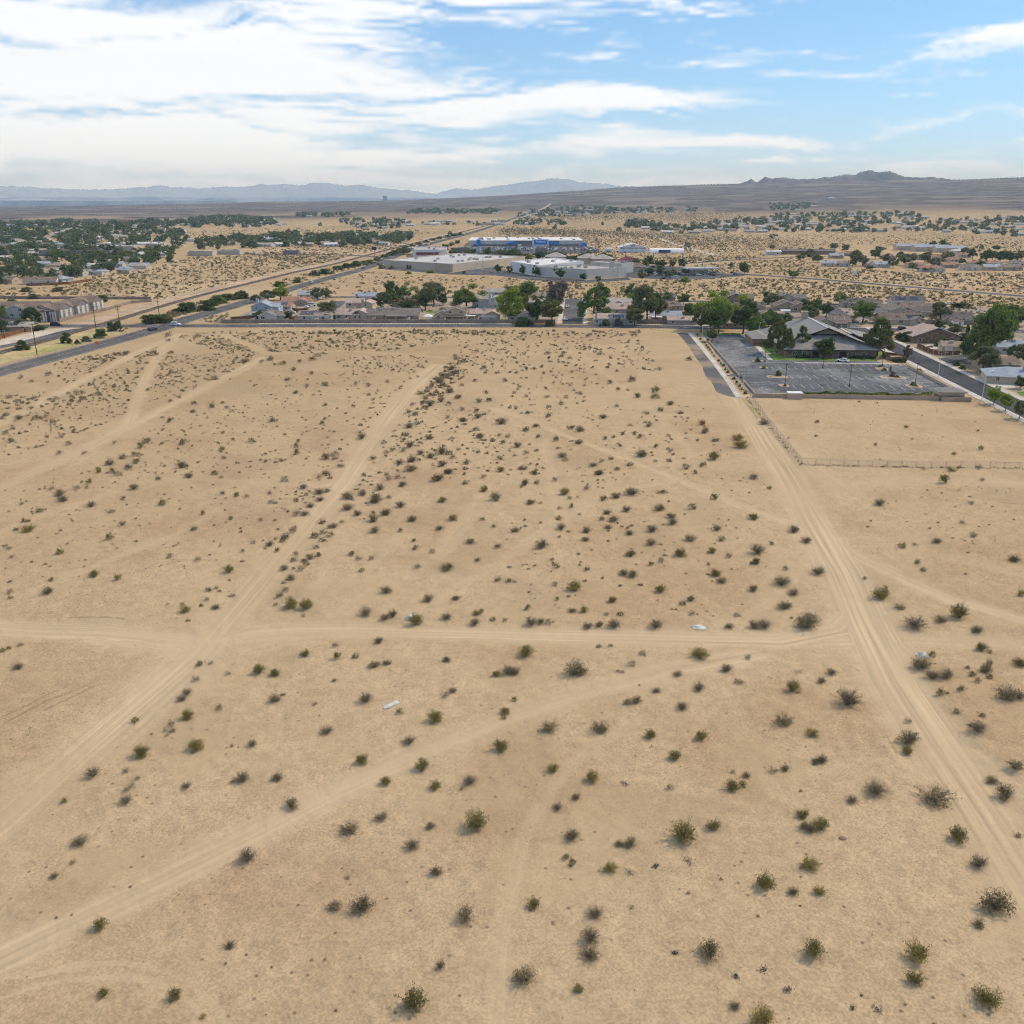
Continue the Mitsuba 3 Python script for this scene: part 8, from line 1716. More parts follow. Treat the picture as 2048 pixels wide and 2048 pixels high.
# clumped small bushes in the dense belts of the field
for poly, n, lo, hi, mk in (([(-157.5, 423.2), (-123.3, 381.4), (-105.0, 374.6), (-77.9, 369.7), (-61.5, 374.6), (-46.0, 381.4), (-25.9, 415.0), (-26.6, 427.5), (-64.2, 431.8), (-101.9, 434.0), (-133.8, 436.2)], 420, .7, 2.0, 'bbdg'), ([(-70.6, 364.9), (-33.8, 368.1), (-30.7, 327.7), (-61.4, 327.7)], 90, .6, 1.5, 'bdb'), ([(-28.7, 276.8), (-27.8, 315.2), (-22.9, 364.9), (-17.7, 368.1), (-15.9, 327.7), (-20.3, 305.8), (-25.2, 269.5)], 90, .9, 2.0, 'ddb'),
                            ([(-27.8, 427.5), (-0.1, 427.5), (-0.1, 327.7), (-15.9, 327.7)], 70, .8, 1.7, 'bbd'), ([(0.0, 431.8), (61.6, 427.5), (50.3, 327.7), (0.0, 327.7)], 150, .8, 1.9, 'bbd'), ([(0.0, 327.7), (33.5, 327.7), (28.6, 276.8), (0.0, 262.5)], 40, .6, 1.4, 'bbd'), ([(-164.3, 288.6), (-133.0, 305.8), (-111.5, 262.5), (-119.9, 224.0), (-126.1, 216.6)], 170, .5, 1.4, 'bd'), ([(-171.9, 364.9), (-145.9, 378.0), (-123.4, 292.8), (-151.0, 305.8), (-174.9, 346.8)], 150, .6, 1.6, 'bd'),
                            ([(-143.8, 364.9), (-105.9, 378.0), (-94.7, 335.6), (-104.6, 301.4), (-113.1, 276.8)], 190, .6, 1.6, 'bd'), ([(-98.3, 269.5), (-79.1, 276.8), (-58.9, 200.9), (-90.3, 200.9), (-99.2, 240.4)], 120, .4, 1.0, 'bdg'), ([(-92.5, 327.7), (-49.4, 327.7), (-37.2, 269.5), (-39.4, 211.9), (-58.1, 197.8)], 170, .4, 1.1, 'bdg'), ([(-29.2, 269.5), (-0.1, 276.8), (-0.1, 197.8), (-31.0, 197.8)], 120, .5, 1.4, 'bd'), ([(0.0, 269.5), (61.4, 276.8), (48.8, 200.9), (0.0, 200.9)], 110, .4, 1.2, 'bd'), ([(-54.4, 195.1), (-32.1, 205.5), (-26.9, 168.9), (-37.6, 137.0)], 90, .4, 1.3, 'bdd'),
                            ([(-120.2, 205.5), (-61.1, 205.5), (-49.2, 161.5), (-53.1, 142.5), (-83.9, 137.0)], 150, .25, .8, 'bd'), ([(0.0, 205.5), (59.1, 205.5), (38.6, 127.0), (0.0, 127.0)], 130, .3, 1.0, 'bd'), ([(73.6, 199.2), (115.9, 199.2), (83.2, 137.0), (64.5, 157.4)], 70, .25, .7, 'bd'), ([(76.7, 283.9), (143.3, 277.4), (140.1, 245.5), (121.8, 210.5), (70.3, 211.8)], 40, .25, .6, 'gbd'),
                            ([(-94.0, 425.8), (-0.1, 424.1), (-0.1, 439.3), (-96.8, 439.3)], 85, 1.2, 2.6, 'bddb'), ([(0.0, 424.9), (59.2, 419.1), (61.9, 438.9), (0.0, 439.8)], 40, 1.0, 2.2, 'bd'), ([(-144.2, 423.2), (-121.4, 436.2), (-105.9, 378.0), (-117.6, 374.6)], 70, .8, 1.6, 'bd'), ([(-160.1, 280.7), (-128.6, 294.9), (-124.4, 284.6), (-145.2, 252.6)], 40, 1.0, 2.0, 'bd'), ([(-170.2, 358.6), (-149.8, 388.4), (-142.0, 374.6), (-159.8, 346.8)], 40, 1.0, 2.2, 'bd')):
    pts = inside(poly, int(n * 1.7), r)
    if n > 100:                                # gather them a little
        pts = [(x + 5 * (float(meshkit.noise(np.array([x * .08, y * .08, 1.0]))) - .5), y) for x, y in pts]
    scatter(clear(pts), lo, hi, r, mk)
# wheel-side growth by the left diagonal track
for s_ in (-1, 1):
    pts = [(x + s_ * r.uniform(3.2, 7), y + r.uniform(-3, 3)) for x, y in densify(TA[3:], 5.0)]
    scatter(clear(pts), .7, 1.6, r, 'ddb')
# beyond the houses: sand with bushes almost evenly spread
scatter([p for p in inside([(-140, 467), (20, 467), (26, 545), (-125, 545)], 150, r)] + inside([(48, 466), (128, 463), (320, 446), (320, 510), (50, 545)], 230, r) + inside([tuple(RS[2] + E1 * 12), tuple(RS[2] + E1 * 70), tuple(RS[3] + E1 * 75), tuple(RS[3] + E1 * 12)], 60, r), 1.0, 3.2, r, 'ggb')
for poly, n, lo, hi, mk in (([(-204.5, 556.1), (-194.4, 656.6), (-167.6, 821.4), (-249.7, 1018.0), (-335.4, 984.5), (-311.7, 810.2), (-313.0, 712.4), (-315.6, 652.9), (-283.4, 584.2), (-222.6, 572.6)], 1500, 1.2, 3.4, 'bbdb'), ([(-161.2, 540.5), (-153.5, 712.4), (-113.7, 810.2), (-99.7, 768.1), (-9.3, 730.0), (-7.7, 596.2), (-104.1, 599.2), (-146.9, 590.1)], 360, 1.0, 3.0, 'bbd'), ([(-9.3, 730.0), (57.2, 687.4), (99.9, 703.8), (177.4, 730.0), (140.2, 572.6), (115.6, 572.6), (41.8, 572.6), (-4.5, 596.2)], 900, 1.0, 3.2, 'bbdg'),
                            ([(177.4, 730.0), (232.3, 695.5), (268.0, 645.7), (321.7, 578.3), (267.6, 477.6), (249.8, 494.1), (243.8, 516.3), (232.0, 556.1), (185.9, 561.5), (140.2, 572.6)], 1500, 1.2, 3.2, 'bbdg'), ([(149.9, 748.6), (192.5, 793.9), (209.6, 763.1), (242.1, 725.5), (280.0, 675.5), (334.5, 602.3), (428.9, 778.2), (390.0, 783.4), (337.6, 768.1), (314.8, 804.7), (272.5, 833.0), (295.2, 968.5), (221.4, 916.4), (161.9, 857.0)], 1700, 1.2, 3.2, 'bbdb'),
                            ([(97.4, 938.1), (199.0, 1001.0), (283.7, 1001.0), (228.3, 945.5), (169.0, 895.8), (93.7, 857.0)], 500, 1.4, 3.4, 'bbdb'), ([(-311.1, 1063.2), (-213.8, 1053.9), (-139.7, 1001.0), (-153.9, 895.8), (-169.9, 833.0), (-230.5, 938.1)], 900, 1.2, 3.2, 'bbdb'), ([(-411.8, 712.4), (-334.4, 743.9), (-309.6, 804.7), (-275.0, 712.4), (-283.4, 584.2), (-339.8, 584.2)], 260, 1.2, 3.6, 'bdg'), ([(-114.8, 183.2), (-225.8, 381.1), (-216.8, 387.7), (-205.4, 394.5), (-205.4, 366.1)], 60, .8, 2.0, 'gbd'),
                            ([(-208.5, 442.9), (-189.8, 455.8), (-181.5, 435.0), (-184.8, 409.9), (-192.3, 389.2), (-191.8, 368.8), (-189.5, 364.0), (-188.0, 398.4), (-179.8, 430.6)], 60, .8, 2.2, 'bg'), ([(-215.8, 385.7), (-206.4, 398.4), (-208.7, 424.2), (-208.5, 437.2), (-207.9, 409.9), (-209.2, 389.2), (-202.4, 373.7), (-207.7, 370.5)], 90, .8, 2.0, 'gbd'), ([(-204.9, 471.7), (-199.9, 486.3), (-193.4, 535.9), (-190.1, 578.5), (-181.1, 594.2), (-168.9, 552.9), (-175.2, 519.9), (-175.9, 479.6), (-179.9, 471.7)], 420, 1.0, 2.6, 'gbgd'), ([(-204.9, 471.7), (-200.8, 490.5), (-194.5, 539.2), (-192.5, 586.2), (-183.6, 598.2), (-167.9, 549.4), (-174.2, 516.8), (-175.0, 476.9), (-179.9, 471.7)], 330, 1.2, 3.2, 'bgd'), ([(-191.3, 700.2), (-183.6, 760.1), (-167.5, 830.9), (-145.5, 915.7), (-130.2, 996.8), (-126.3, 915.7), (-139.0, 801.1), (-153.7, 700.2), (-159.3, 648.9)], 260, 1.2, 3.2, 'bgd'),
                            ([(-164.7, 476.9), (-161.3, 498.9), (-157.4, 513.7), (-143.6, 466.6), (-151.2, 466.6)], 60, 1.2, 2.6, 'gd')):
    scatter(clear(inside(poly, n, r)), lo, hi, r, mk)
for poly, n, lo, hi in (([(49.1, 1082.4), (85.6, 1537.3), (217.4, 1499.5), (209.6, 1001.0), (110.7, 968.5)], 1500, 1.2, 2.8), ([(129.1, 1576.3), (303.3, 1536.5), (687.2, 1529.2), (742.9, 1363.5), (608.2, 1112.5), (445.5, 1251.3), (314.7, 1112.5), (227.7, 1035.6), (212.2, 1463.4)], 6500, 1.2, 2.9), ([(-14.4, 1967.0), (5.8, 1854.2), (192.7, 1701.7), (303.3, 1536.5), (125.9, 1537.2), (-19.4, 1537.4)], 2600, 1.4, 3.2), ([(8.3, 2639.3), (552.9, 2822.4), (708.4, 2534.1), (413.6, 2104.1), (261.6, 2318.5), (7.3, 2337.9)], 5200, 1.5, 3.4),
                        ([(-589.6, 1619.5), (-452.8, 1863.1), (-282.5, 1662.7), (-155.8, 1708.1), (-152.8, 1499.6), (-374.5, 1537.4), (-495.1, 1463.4)], 700, 2.0, 4.5), ([(-307.6, 1112.5), (-225.4, 1112.5), (-155.0, 1112.5), (-133.3, 1305.5), (-163.9, 1177.9), (-258.3, 1155.3)], 260, 1.6, 3.5)):
    pts = np.array(inside(poly, int(n * 1.5), r))
    ok = meshkit.fbm(np.column_stack([pts * .0035, pts[:, :1] * 0]), 3, 5) > r.uniform(.18, .62, len(pts))
    pts = pts[ok] + np.column_stack([r.normal(size=ok.sum()) * 10, r.normal(size=ok.sum()) * .045 * pts[ok][:, 1]])
    scatter([tuple(p) for p in pts], lo, hi, r, 'bbdb', LOW2)
for kd, nm, lb in (('g', 'green_scrub', 'small green bushes dotted over the sand in great number'), ('b', 'brown_scrub', 'small brownish bushes dotted over the sand in great number'), ('d', 'grey_scrub', 'small dry grey bushes dotted over the sand in great number')):
    v = np.vstack(stuff[kd])
    scene[nm] = mikit.ply((v, np.arange(len(v)).reshape(-1, 3)), m(MATB[kd]))
    lab(nm, lb, 'scrub', kind='stuff')

# litter of clods, twigs and dry tufts on the near sand
lit = MB()
r = np.random.default_rng(29)
N = 26000
rr = np.sqrt(r.uniform(45 ** 2, 190 ** 2, N))
aa = r.uniform(-.62, .62, N)
xs, ys = rr * np.sin(aa), rr * np.cos(aa)
dens = meshkit.fbm(np.stack([xs * .09, ys * .09, xs * 0], -1), 3, 41)
ok = dens > r.uniform(.30, .72, N)
for t in TRACKS[:8]:
    ok &= poly_dist(xs, ys, t[0]) > t[1] * 1.1
xs, ys = xs[ok], ys[ok]
zs = ground_z(xs, ys)
sz = .025 + .085 * r.uniform(size=len(xs)) ** 5
tet = np.array([[1, 0, -.3], [-.5, .8, -.3], [-.5, -.8, -.3], [0, .1, .8]])
tf = np.array([[0, 1, 3], [1, 2, 3], [2, 0, 3]])
jit = r.normal(size=(len(xs), 4, 3)) * .25
v = (tet[None] + jit) * sz[:, None, None] * np.array([1.3, 1.3, .9]) + np.stack([xs, ys, zs], -1)[:, None]
scene['litter'] = mikit.ply((v.reshape(-1, 3), (tf[None] + 4 * np.arange(len(xs))[:, None, None]).reshape(-1, 3)), m('clod'))
lab('litter', 'clods, pebbles and dry twigs strewn over the near sand', 'litter', kind='stuff')

# pale dry grass in thin patches
r = np.random.default_rng(61)
rr, aa = np.sqrt(r.uniform(48 ** 2, 210 ** 2, 30000)), r.uniform(-.62, .62, 30000)
xs, ys = rr * np.sin(aa), rr * np.cos(aa)
ok = meshkit.fbm(np.stack([xs * .07, ys * .07, xs * 0 + 3], -1), 4, 77) > r.uniform(.52, .75, len(xs))
for t in TRACKS[:8]:
    ok &= poly_dist(xs, ys, t[0]) > t[1] * 1.2
xs, ys = xs[ok], ys[ok]
zs = ground_z(xs, ys)
c = np.repeat(np.stack([xs, ys, zs], -1), 4, 0) + r.normal(size=(4 * len(xs), 3)) * [.12, .12, .0]
h = r.uniform(.05, .16, len(c))
a = r.uniform(0, 6.28, len(c))
v = np.stack([c + np.stack([np.cos(a), np.sin(a), a * 0], -1) * .018, c - np.stack([np.cos(a), np.sin(a), a * 0], -1) * .018, c + np.stack([r.normal(size=len(c)) * .08, r.normal(size=len(c)) * .08, h], -1)], 1)
scene['dry_grass'] = mikit.ply((v.reshape(-1, 3), np.arange(3 * len(c)).reshape(-1, 3)), m('straw'))
lab('dry_grass', 'pale straw coloured dry grass in thin patches on the near sand', 'grass', kind='stuff')

# ------------------------------------------------------------------ rocks and rubbish on the sand
def rock(pos, s, mat, label, flatk=.5):
    if mat == 'rock':
        k = numbered('dry_tuft')
        r9 = np.random.default_rng(int(abs(pos[0] * 37 + pos[1])))
        n9 = 90
        c9 = r9.normal(size=(n9, 3)) * [s * .8, s * .55, s * .16] + [0, 0, s * .2]
        c9[:, 2] = np.abs(c9[:, 2])
        v9, f9 = leaf_tris(c9, .06, n9, r9)
        scene[k + '__foliage'] = mikit.ply((rot(v9, r9.uniform(0, 3)) + [pos[0], pos[1], gz(*pos)], f9), m('dead_tuft'))
        lab(k, label.replace('oblong stone', 'tuft').replace('stones', 'tufts').replace('stone', 'dry tuft'), 'tuft')
        return
    import trimesh
    t = trimesh.creation.icosphere(2)
    v = np.array(t.vertices)
    v = v * (1 + .5 * (meshkit.fbm(v * 1.3 + s * 9 + pos[0], 3) - .5))[:, None] * [s, s * .7, s * flatk]
    k = numbered('rock')
    s *= .36
    scene[k] = mikit.ply((v + [pos[0], pos[1], gz(*pos) + s * .1], np.array(t.faces)), m(mat), 40)
    lab(k, label, 'rock')


for (x, y, s, mt, lb) in [(11.2, 70.8, .42, 'rock', 'dark grey stone left of two, centre right foreground'), (17.1, 72.3, .42, 'rock', 'dark grey stone below the large round creosote bush'), (13.8, 71.7, .24, 'rock', 'small grey stone between the two dark grey stones'), (13.9, 61.0, .22, 'rock', 'small grey stone left of the tall loose creosote bush'), (21.0, 59.2, .36, 'rock', 'dark grey stone near the lower right bottom edge'), (18.5, 58.5, .24, 'rock', 'small dark stone above the dry bush at the bottom')]:
    rock((x, y), s, mt, lb)
for (x, y, s, mt, lb) in [(33.1, 75.5, .38, 'rock_tan', 'reddish brown stone at the right foreground'), (29.0, 55.4, .38, 'rock', 'grey stone near the bottom edge at right'), (22.4, 57.2, .3, 'rock', 'small grey stone near the lower right bushes')]:
    rock((x, y), s, mt, lb)
rock((38.7, 109.5), .55, 'rock', 'blue grey oblong stone left of the right crossing', .35)
rock((12.4, 84.7), .42, 'rock', 'grey stone among the bushes of the lower middle')
# the white plank
k = numbered('white_plank')
a, b = np.array((-16.1, 100.0)), np.array((-14.5, 101.7))
c, L, an = (a + b) / 2, np.hypot(*(b - a)), math.atan2(*(b - a)[::-1])
mb = MB()
hw_ = .34
mb.prism([(-L / 2, -hw_ * .35), (-L / 2 + .5, -hw_), (L / 2, -hw_), (L / 2, hw_), (-L / 2 + .5, hw_), (-L / 2, hw_ * .35)], .05, .13)
put('board', mb, m('plank'), (c[0], c[1], gz(*c), an), k)
put('batten', MB().box((L * .22, 0, .155), (.12, hw_ * 1.9, .05)).box((-L * .2, 0, .155), (.12, hw_ * 1.9, .05)).box((L * .02, hw_ - .04, .16), (L * .8, .07, .06)), m('plank'), (c[0], c[1], gz(*c), an), k)
lab(k, 'long white board lying on the sand between the lower tracks', 'board')


def tarp(pos, w, d, label, seed, h=.35):
    n = 14
    s = np.linspace(-1, 1, n)
    X, Y = np.meshgrid(s, s, indexing='ij')
    q = np.stack([X * 1.7, Y * 1.7, X * 0 + seed], -1)
    rad = np.sqrt(X ** 2 + Y ** 2)
    Z = np.maximum(0, (1 - rad ** 2)) * h * (.5 + meshkit.fbm(q * 1.5, 3, seed)) + .03
    sq = np.maximum(np.abs(X), np.abs(Y)) / np.maximum(rad, 1e-6)
    ed = 1 + .35 * (meshkit.noise(np.stack([np.arctan2(Y, X) * 1.3, X * 0, X * 0 + seed], -1), 3) - .5)
    v = np.stack([X * sq * ed * w / 2, Y * sq * ed * d / 2, Z], -1).reshape(-1, 3)
    i, j = np.meshgrid(np.arange(n - 1), np.arange(n - 1), indexing='ij')
    f = np.stack([i * n + j, (i + 1) * n + j, (i + 1) * n + j + 1, i * n + j + 1], -1).reshape(-1, 4)
    k = numbered('tarpaulin')
    scene[k] = mikit.ply((v + [pos[0], pos[1], gz(*pos)], f), m('tarp'), True)
    lab(k, label, 'tarpaulin')


tarp((27.9, 123.0), 2.3, 1.5, 'crumpled pale sheet lying by the cross track at the right', 2)
tarp((-15.5, 125.7), 1.7, 1.4, 'crumpled pale sheet beside a bush above the cross track', 5, .6)
tarp((57.6, 114.4), 2.0, 1.7, 'crumpled pale sheet at the head of the bush clump right of the crossing', 8, .5)
tarp((46.4, 128.6), .5, .4, 'small scrap of white rubbish above the large bush at the track corner', 9, .15)
tarp((66.3, 109.3), .4, .3, 'tiny white scrap at the right edge among the bushes', 11, .15)

# ------------------------------------------------------------------ cars
CARV = {}


def car_shapes(kind):
    """body, windows, lights and four wheels of a car that faces +x"""
    if kind in CARV:
        return CARV[kind]
    b, g, li, ta = MB(), MB(), MB(), MB()
    L = {'sedan': 4.7, 'suv': 4.8, 'van': 5.0, 'pickup': 5.5}[kind]
    W = 1.84 if kind != 'pickup' else 1.95
    h0, h1, h2 = .30, {'sedan': .86, 'suv': 1.0, 'van': 1.0, 'pickup': 1.05}[kind], {'sedan': 1.43, 'suv': 1.72, 'van': 1.85, 'pickup': 1.85}[kind]
    f_, r_ = L / 2, -L / 2
    low = [(r_ + .05, h0), (f_ - .08, h0), (f_, h0 + .25), (f_ - .06, h1 - .16), (f_ - 1.15, h1), (r_ + .1, h1), (r_, h0 + .35)]

    def slab(prof, wb, wt, zb, zt, mb):
        n = len(prof)
        wd = [wb + (wt - wb) * (z - zb) / max(zt - zb, 1e-6) for _, z in prof]
        v = [(x, -w_ / 2, z) for (x, z), w_ in zip(prof, wd)] + [(x, w_ / 2, z) for (x, z), w_ in zip(prof, wd)]
        f = [[0, i, i + 1] for i in range(1, n - 1)] + [[n, n + i + 1, n + i] for i in range(1, n - 1)]
        for i in range(n):
            j = (i + 1) % n
            f += [[i, n + i, n + j], [i, n + j, j]]
        mb.add(v, f)
    slab(low, W, W * .94, h0, h1, b)
    c = {'sedan': (-1.75, -1.15, .45, 1.15), 'suv': (-2.3, -2.1, .55, 1.2), 'van': (-2.42, -2.3, .95, 1.75), 'pickup': (-.75, -.6, .75, 1.3)}[kind]
    cab = [(c[0], h1 - .02), (c[3], h1 - .02), (c[2], h2), (c[1], h2)]
    slab(cab, W * .90, W * .74, h1, h2, b)
    e = .018
    for s in (-1, 1):                            # side glass
        t0, t1 = .14, .80
        pts = []
        for (xa, xb), t in (((c[0], c[1]), t0), ((c[3], c[2]), t0), ((c[3], c[2]), t1), ((c[0], c[1]), t1)):
            ins = .16 if xa < 0 else -.16
            z = h1 + (h2 - h1) * t
            pts.append((xa + (xb - xa) * t + ins, s * (W * (.90 - .16 * t) / 2 + e), z))
        g.add(pts + [(x, y - s * .05, z) for x, y, z in pts], [[0, 1, 2], [0, 2, 3], [0, 4, 5], [0, 5, 1], [2, 6, 7], [2, 7, 3]])
    for (xa, xb), s in (((c[0], c[1]), -1), ((c[3], c[2]), 1)):
        pts = []
        for t, yy in ((.12, -1), (.12, 1), (.86, 1), (.86, -1)):
            w_ = W * (.90 - .16 * t) / 2 - .12
            pts.append((xa + (xb - xa) * t + s * e, yy * w_, h1 + (h2 - h1) * t))
        g.add(pts + [(x - s * .05, y, z) for x, y, z in pts], [[0, 1, 2], [0, 2, 3], [0, 4, 5], [0, 5, 1]])
    if kind == 'pickup':
        b.box((r_ + .85, 0, h1 - .02), (1.5, W * .78, .02))
    for s in (-1, 1):
        li.box((f_ - .03, s * (W / 2 - .3), h1 - .28), (.1, .36, .16))
        ta.box((r_ + .04, s * (W / 2 - .22), h1 - .2), (.1, .26, .22))
    wh = []
    for xx in (f_ - .95, r_ + .95):
        for s in (-1, 1):
            wh.append(mikit.ply(MB().tube((xx, s * (W / 2 - .20), .33), (xx, s * (W / 2 + .02), .33), .33, .33, 14).get()))
    CARV[kind] = [mikit.ply(q.get()) for q in (b, g, li, ta)] + wh
    return CARV[kind]


def car(pos, heading, kind, colour, label, group=None, full=True, z=.05):
    name = {'sedan': 'parked_car', 'suv': 'parked_car', 'van': 'van', 'pickup': 'pickup_truck'}[kind]
    k = numbered(name if not (label.startswith('moving')) else 'car')
    label = label.replace('moving ', '')
    S = car_shapes(kind)
    x, y = pos
    tw = M4(x, y, float(terr(np.array([x]), np.array([y]))[0]) + z, heading, 1.0)
    bs = lambda q: {'type': 'ref', 'id': m(q)}
    scene[k + '__body'] = {**S[0], 'bsdf': bs(colour), 'to_world': tw}
    scene[k + '__windows'] = {**S[1], 'bsdf': bs('glass'), 'to_world': tw}
    if full:
        scene[k + '__headlights'] = {**S[2], 'bsdf': bs('car_light'), 'to_world': tw}
        scene[k + '__tail_lights'] = {**S[3], 'bsdf': bs('car_tail'), 'to_world': tw}
    for i in range(4):
        scene[k + '__wheel' + ('_%03d' % i if i else '')] = {**S[4 + i], 'bsdf': bs('tyre'), 'to_world': tw}
    PLACE[k] = pos
    lab(k, label, 'car' if kind != 'pickup' else 'pickup truck', group)


D2 = math.pi / 2
car((-166.3, 456.6), -.05, 'suv', 'car_white', 'moving white estate car crossing the highway junction')
car((-171.3, 439.0), D2 - .35, 'suv', 'car_black', 'moving dark car on the highway just before the junction')
car((-225.2, 455.7), 0.0, 'van', 'car_black', 'moving dark van with a pale bonnet on the cross road at the left')
car((-147.1, 687.4), D2 - .2, 'van', 'car_silver', 'moving silver van driving away along the highway')
car((-130.5, 827.1), D2 - .15, 'sedan', 'car_blue', 'moving blue car farther along the highway')
car((-124.5, 876.0), D2, 'sedan', 'car_black', 'moving black car on the highway beside the big tan store')
car((128.1, 352.7), 2.5, 'sedan', 'car_white', 'white car parked alone in front of the church')
car((187.0, 440.7), 0.0, 'suv', 'car_black', 'black car parked on the street left of the pink roof')
car((27.6, 477.6), -D2 + .1, 'sedan', 'car_white', 'white car parked at the left kerb of the side street, nearer one')
car((31.9, 533.0), D2, 'sedan', 'car_white', 'white car on the left drive of the side street, farther one')
car((43.1, 556.1), D2, 'van', 'car_white', 'white van at the top right of the side street')
car((194.0, 492.0), .3, 'suv', 'car_white', 'white car on the drive right of the bright green tree')
car((258.0, 548.2), 0.0, 'sedan', 'car_white', 'white car at the edge of the scrub on the right')
car((-117.4, 530.6), D2, 'sedan', 'car_white', 'white car standing on the drive of the red roofed house')
car((-116.4, 540.5), .1, 'van', 'car_white', 'white van beside the white car of the red roofed house')
car((-120.4, 505.0), .1, 'van', 'car_white', 'white van behind the white gabled house')
car((-141.8, 545.6), .2, 'sedan', 'car_silver', 'silver car behind the pale blue house')
car((-99.1, 470.7), 0, 'sedan', 'car_white', 'white car roof showing above the block wall before the tan roof')
car((-20.4, 502.8), 0, 'van', 'car_white', 'white van behind the patio cover')
car((-19.1, 514.0), .1, 'pickup', 'car_white', 'white pickup in the street behind the beige gable')
car((-21.7, 523.4), .3, 'suv', 'car_black', 'dark car under the wide flat crowned tree')
car((105.5, 528.2), 0, 'van', 'car_white', 'white van behind the broad green bush')
car((-268.4, 507.2), .2, 'sedan', 'car_black', 'black car in front of the brown apartment block at the left edge')
car((290.9, 1063.2), .1, 'sedan', 'car_white', 'white car by the white roofed shed at the far right')
COLS = ('car_white', 'car_silver', 'car_white', 'car_grey', 'car_white', 'car_blue', 'car_red', 'car_white', 'car_silver', 'car_black')
rc = random.Random(9)
nc = 0
a, b = np.array((-48.1, 1155.3)), np.array((99.9, 1155.3))
for j in range(7):
    for i in range(52):
        if rc.random() < (.12 if j > 3 else .46) + .25 * math.sin(i * .45 + j) ** 2:
            x = a[0] + (b[0] - a[0]) * i / 52 + rc.uniform(-.3, .3)
            y = a[1] - 6 - j * 11 + (0 if i % 2 else 1)
            if y > 1085:
                c_ = COLS[rc.randrange(10)]
                car((x, y), D2 + .35 + rc.choice((0, math.pi)), rc.choice(('sedan', 'suv', 'van', 'sedan')), c_, '%s car parked in front of the superstore' % c_[4:].replace('silver', 'silver'), 'cars parked in front of the superstore', False, .06)
                nc += 1
for (x, y, hd, col) in [(117.7, 827.1, .2, 'car_white'), (121.6, 833.0, .2, 'car_silver'), (125.6, 838.8, .2, 'car_black'), (112.1, 763.1, .3, 'car_white'), (114.6, 758.2, .3, 'car_silver'), (116.3, 753.4, .3, 'car_white'), (118.4, 748.6, .3, 'car_grey'), (106.6, 743.9, .4, 'car_black'), (125.1, 768.1, .3, 'car_black'), (124.4, 743.9, .5, 'car_white'), (125.6, 739.2, .5, 'car_silver'), (132.4, 763.1, .5, 'car_white'), (134.8, 763.1, .5, 'car_black'), (138.2, 768.1, .4, 'car_white'), (119.6, 716.7, .4, 'car_grey'), (117.2, 721.1, .4, 'car_black'), (128.0, 730.0, .4, 'car_white'), (150.0, 753.4, 0, 'car_white'), (153.3, 743.9, 0, 'car_silver'), (160.7, 748.6, D2, 'car_black'), (164.9, 773.1, .2, 'car_black'), (157.1, 773.1, .1, 'car_grey'), (181.6, 763.1, .1, 'car_grey'), (185.2, 763.1, .2, 'car_white'), (181.8, 773.1, .1, 'car_black'), (105.8, 815.8, .2, 'car_white'), (108.5, 810.2, .2, 'car_grey')]:
    car((x, y), hd, rc.choice(('sedan', 'suv', 'suv')), col, '%s car parked right of the shopping centre' % col[4:], 'cars parked right of the shopping centre', False, .06)
for (x, y, hd, col) in [(-70.5, 1122.9, .2, 'car_black'), (-67.0, 1133.5, .2, 'car_white'), (-64.0, 1155.3, .2, 'car_white'), (-59.1, 1144.3, .2, 'car_grey'), (-56.1, 1155.3, .1, 'car_black'), (-75.7, 1112.5, .3, 'car_red'), (-14.9, 827.1, .3, 'car_white'), (-8.4, 833.0, .3, 'car_silver'), (-126.9, 1072.7, 1.2, 'car_white'), (-128.1, 1044.7, 1.2, 'car_silver'), (-116.5, 1201.4, 1.2, 'car_black'), (-108.9, 1238.5, 1.2, 'car_white'), (-139.7, 1251.3, .2, 'car_silver'), (-184.4, 1044.7, 0, 'car_grey'), (-339.2, 1063.2, 0, 'car_white'), (-286.2, 1053.9, 0, 'car_white'), (-277.4, 1063.2, 0, 'car_silver'), (-266.7, 1053.9, 0, 'car_black')]:
    car((x, y), hd, 'suv', col, '%s car far off near the highway shops' % col[4:], 'cars far off near the highway shops', False, .08)
car((-28.1, 801.9), .1, 'van', 'car_white', 'white lorry cab parked in the service yard of the tan store')

# ------------------------------------------------------------------ poles, lamps, signs, fences
def utility_pole(pos, h, label):
    k = numbered('utility_pole')
    x, y = pos
    put('pole', MB().tube((x, y, -.3), (x, y, h), .21, .13, 8), m('wood_pole'), parent=k)
    for dz, w_ in ((.35, 2.6), (1.9, 2.2)):
        put('crossarm', MB().box((x, y - .14, h - dz), (w_, .12, .16)), m('wood_pole'), parent=k)
    q = MB()
    for dz, w_ in ((.35, 1.2), (1.9, 1.0)):
        for s in (-1, -.45, .45, 1):
            q.tube((x + s * w_, y - .14, h - dz + .08), (x + s * w_, y - .14, h - dz + .34), .06, .05, 6)
    j = put('insulators', q, m('trim_grey'), parent=k)
    labels[j] = {'kind': 'stuff'}
    lab(k, label, 'utility pole')


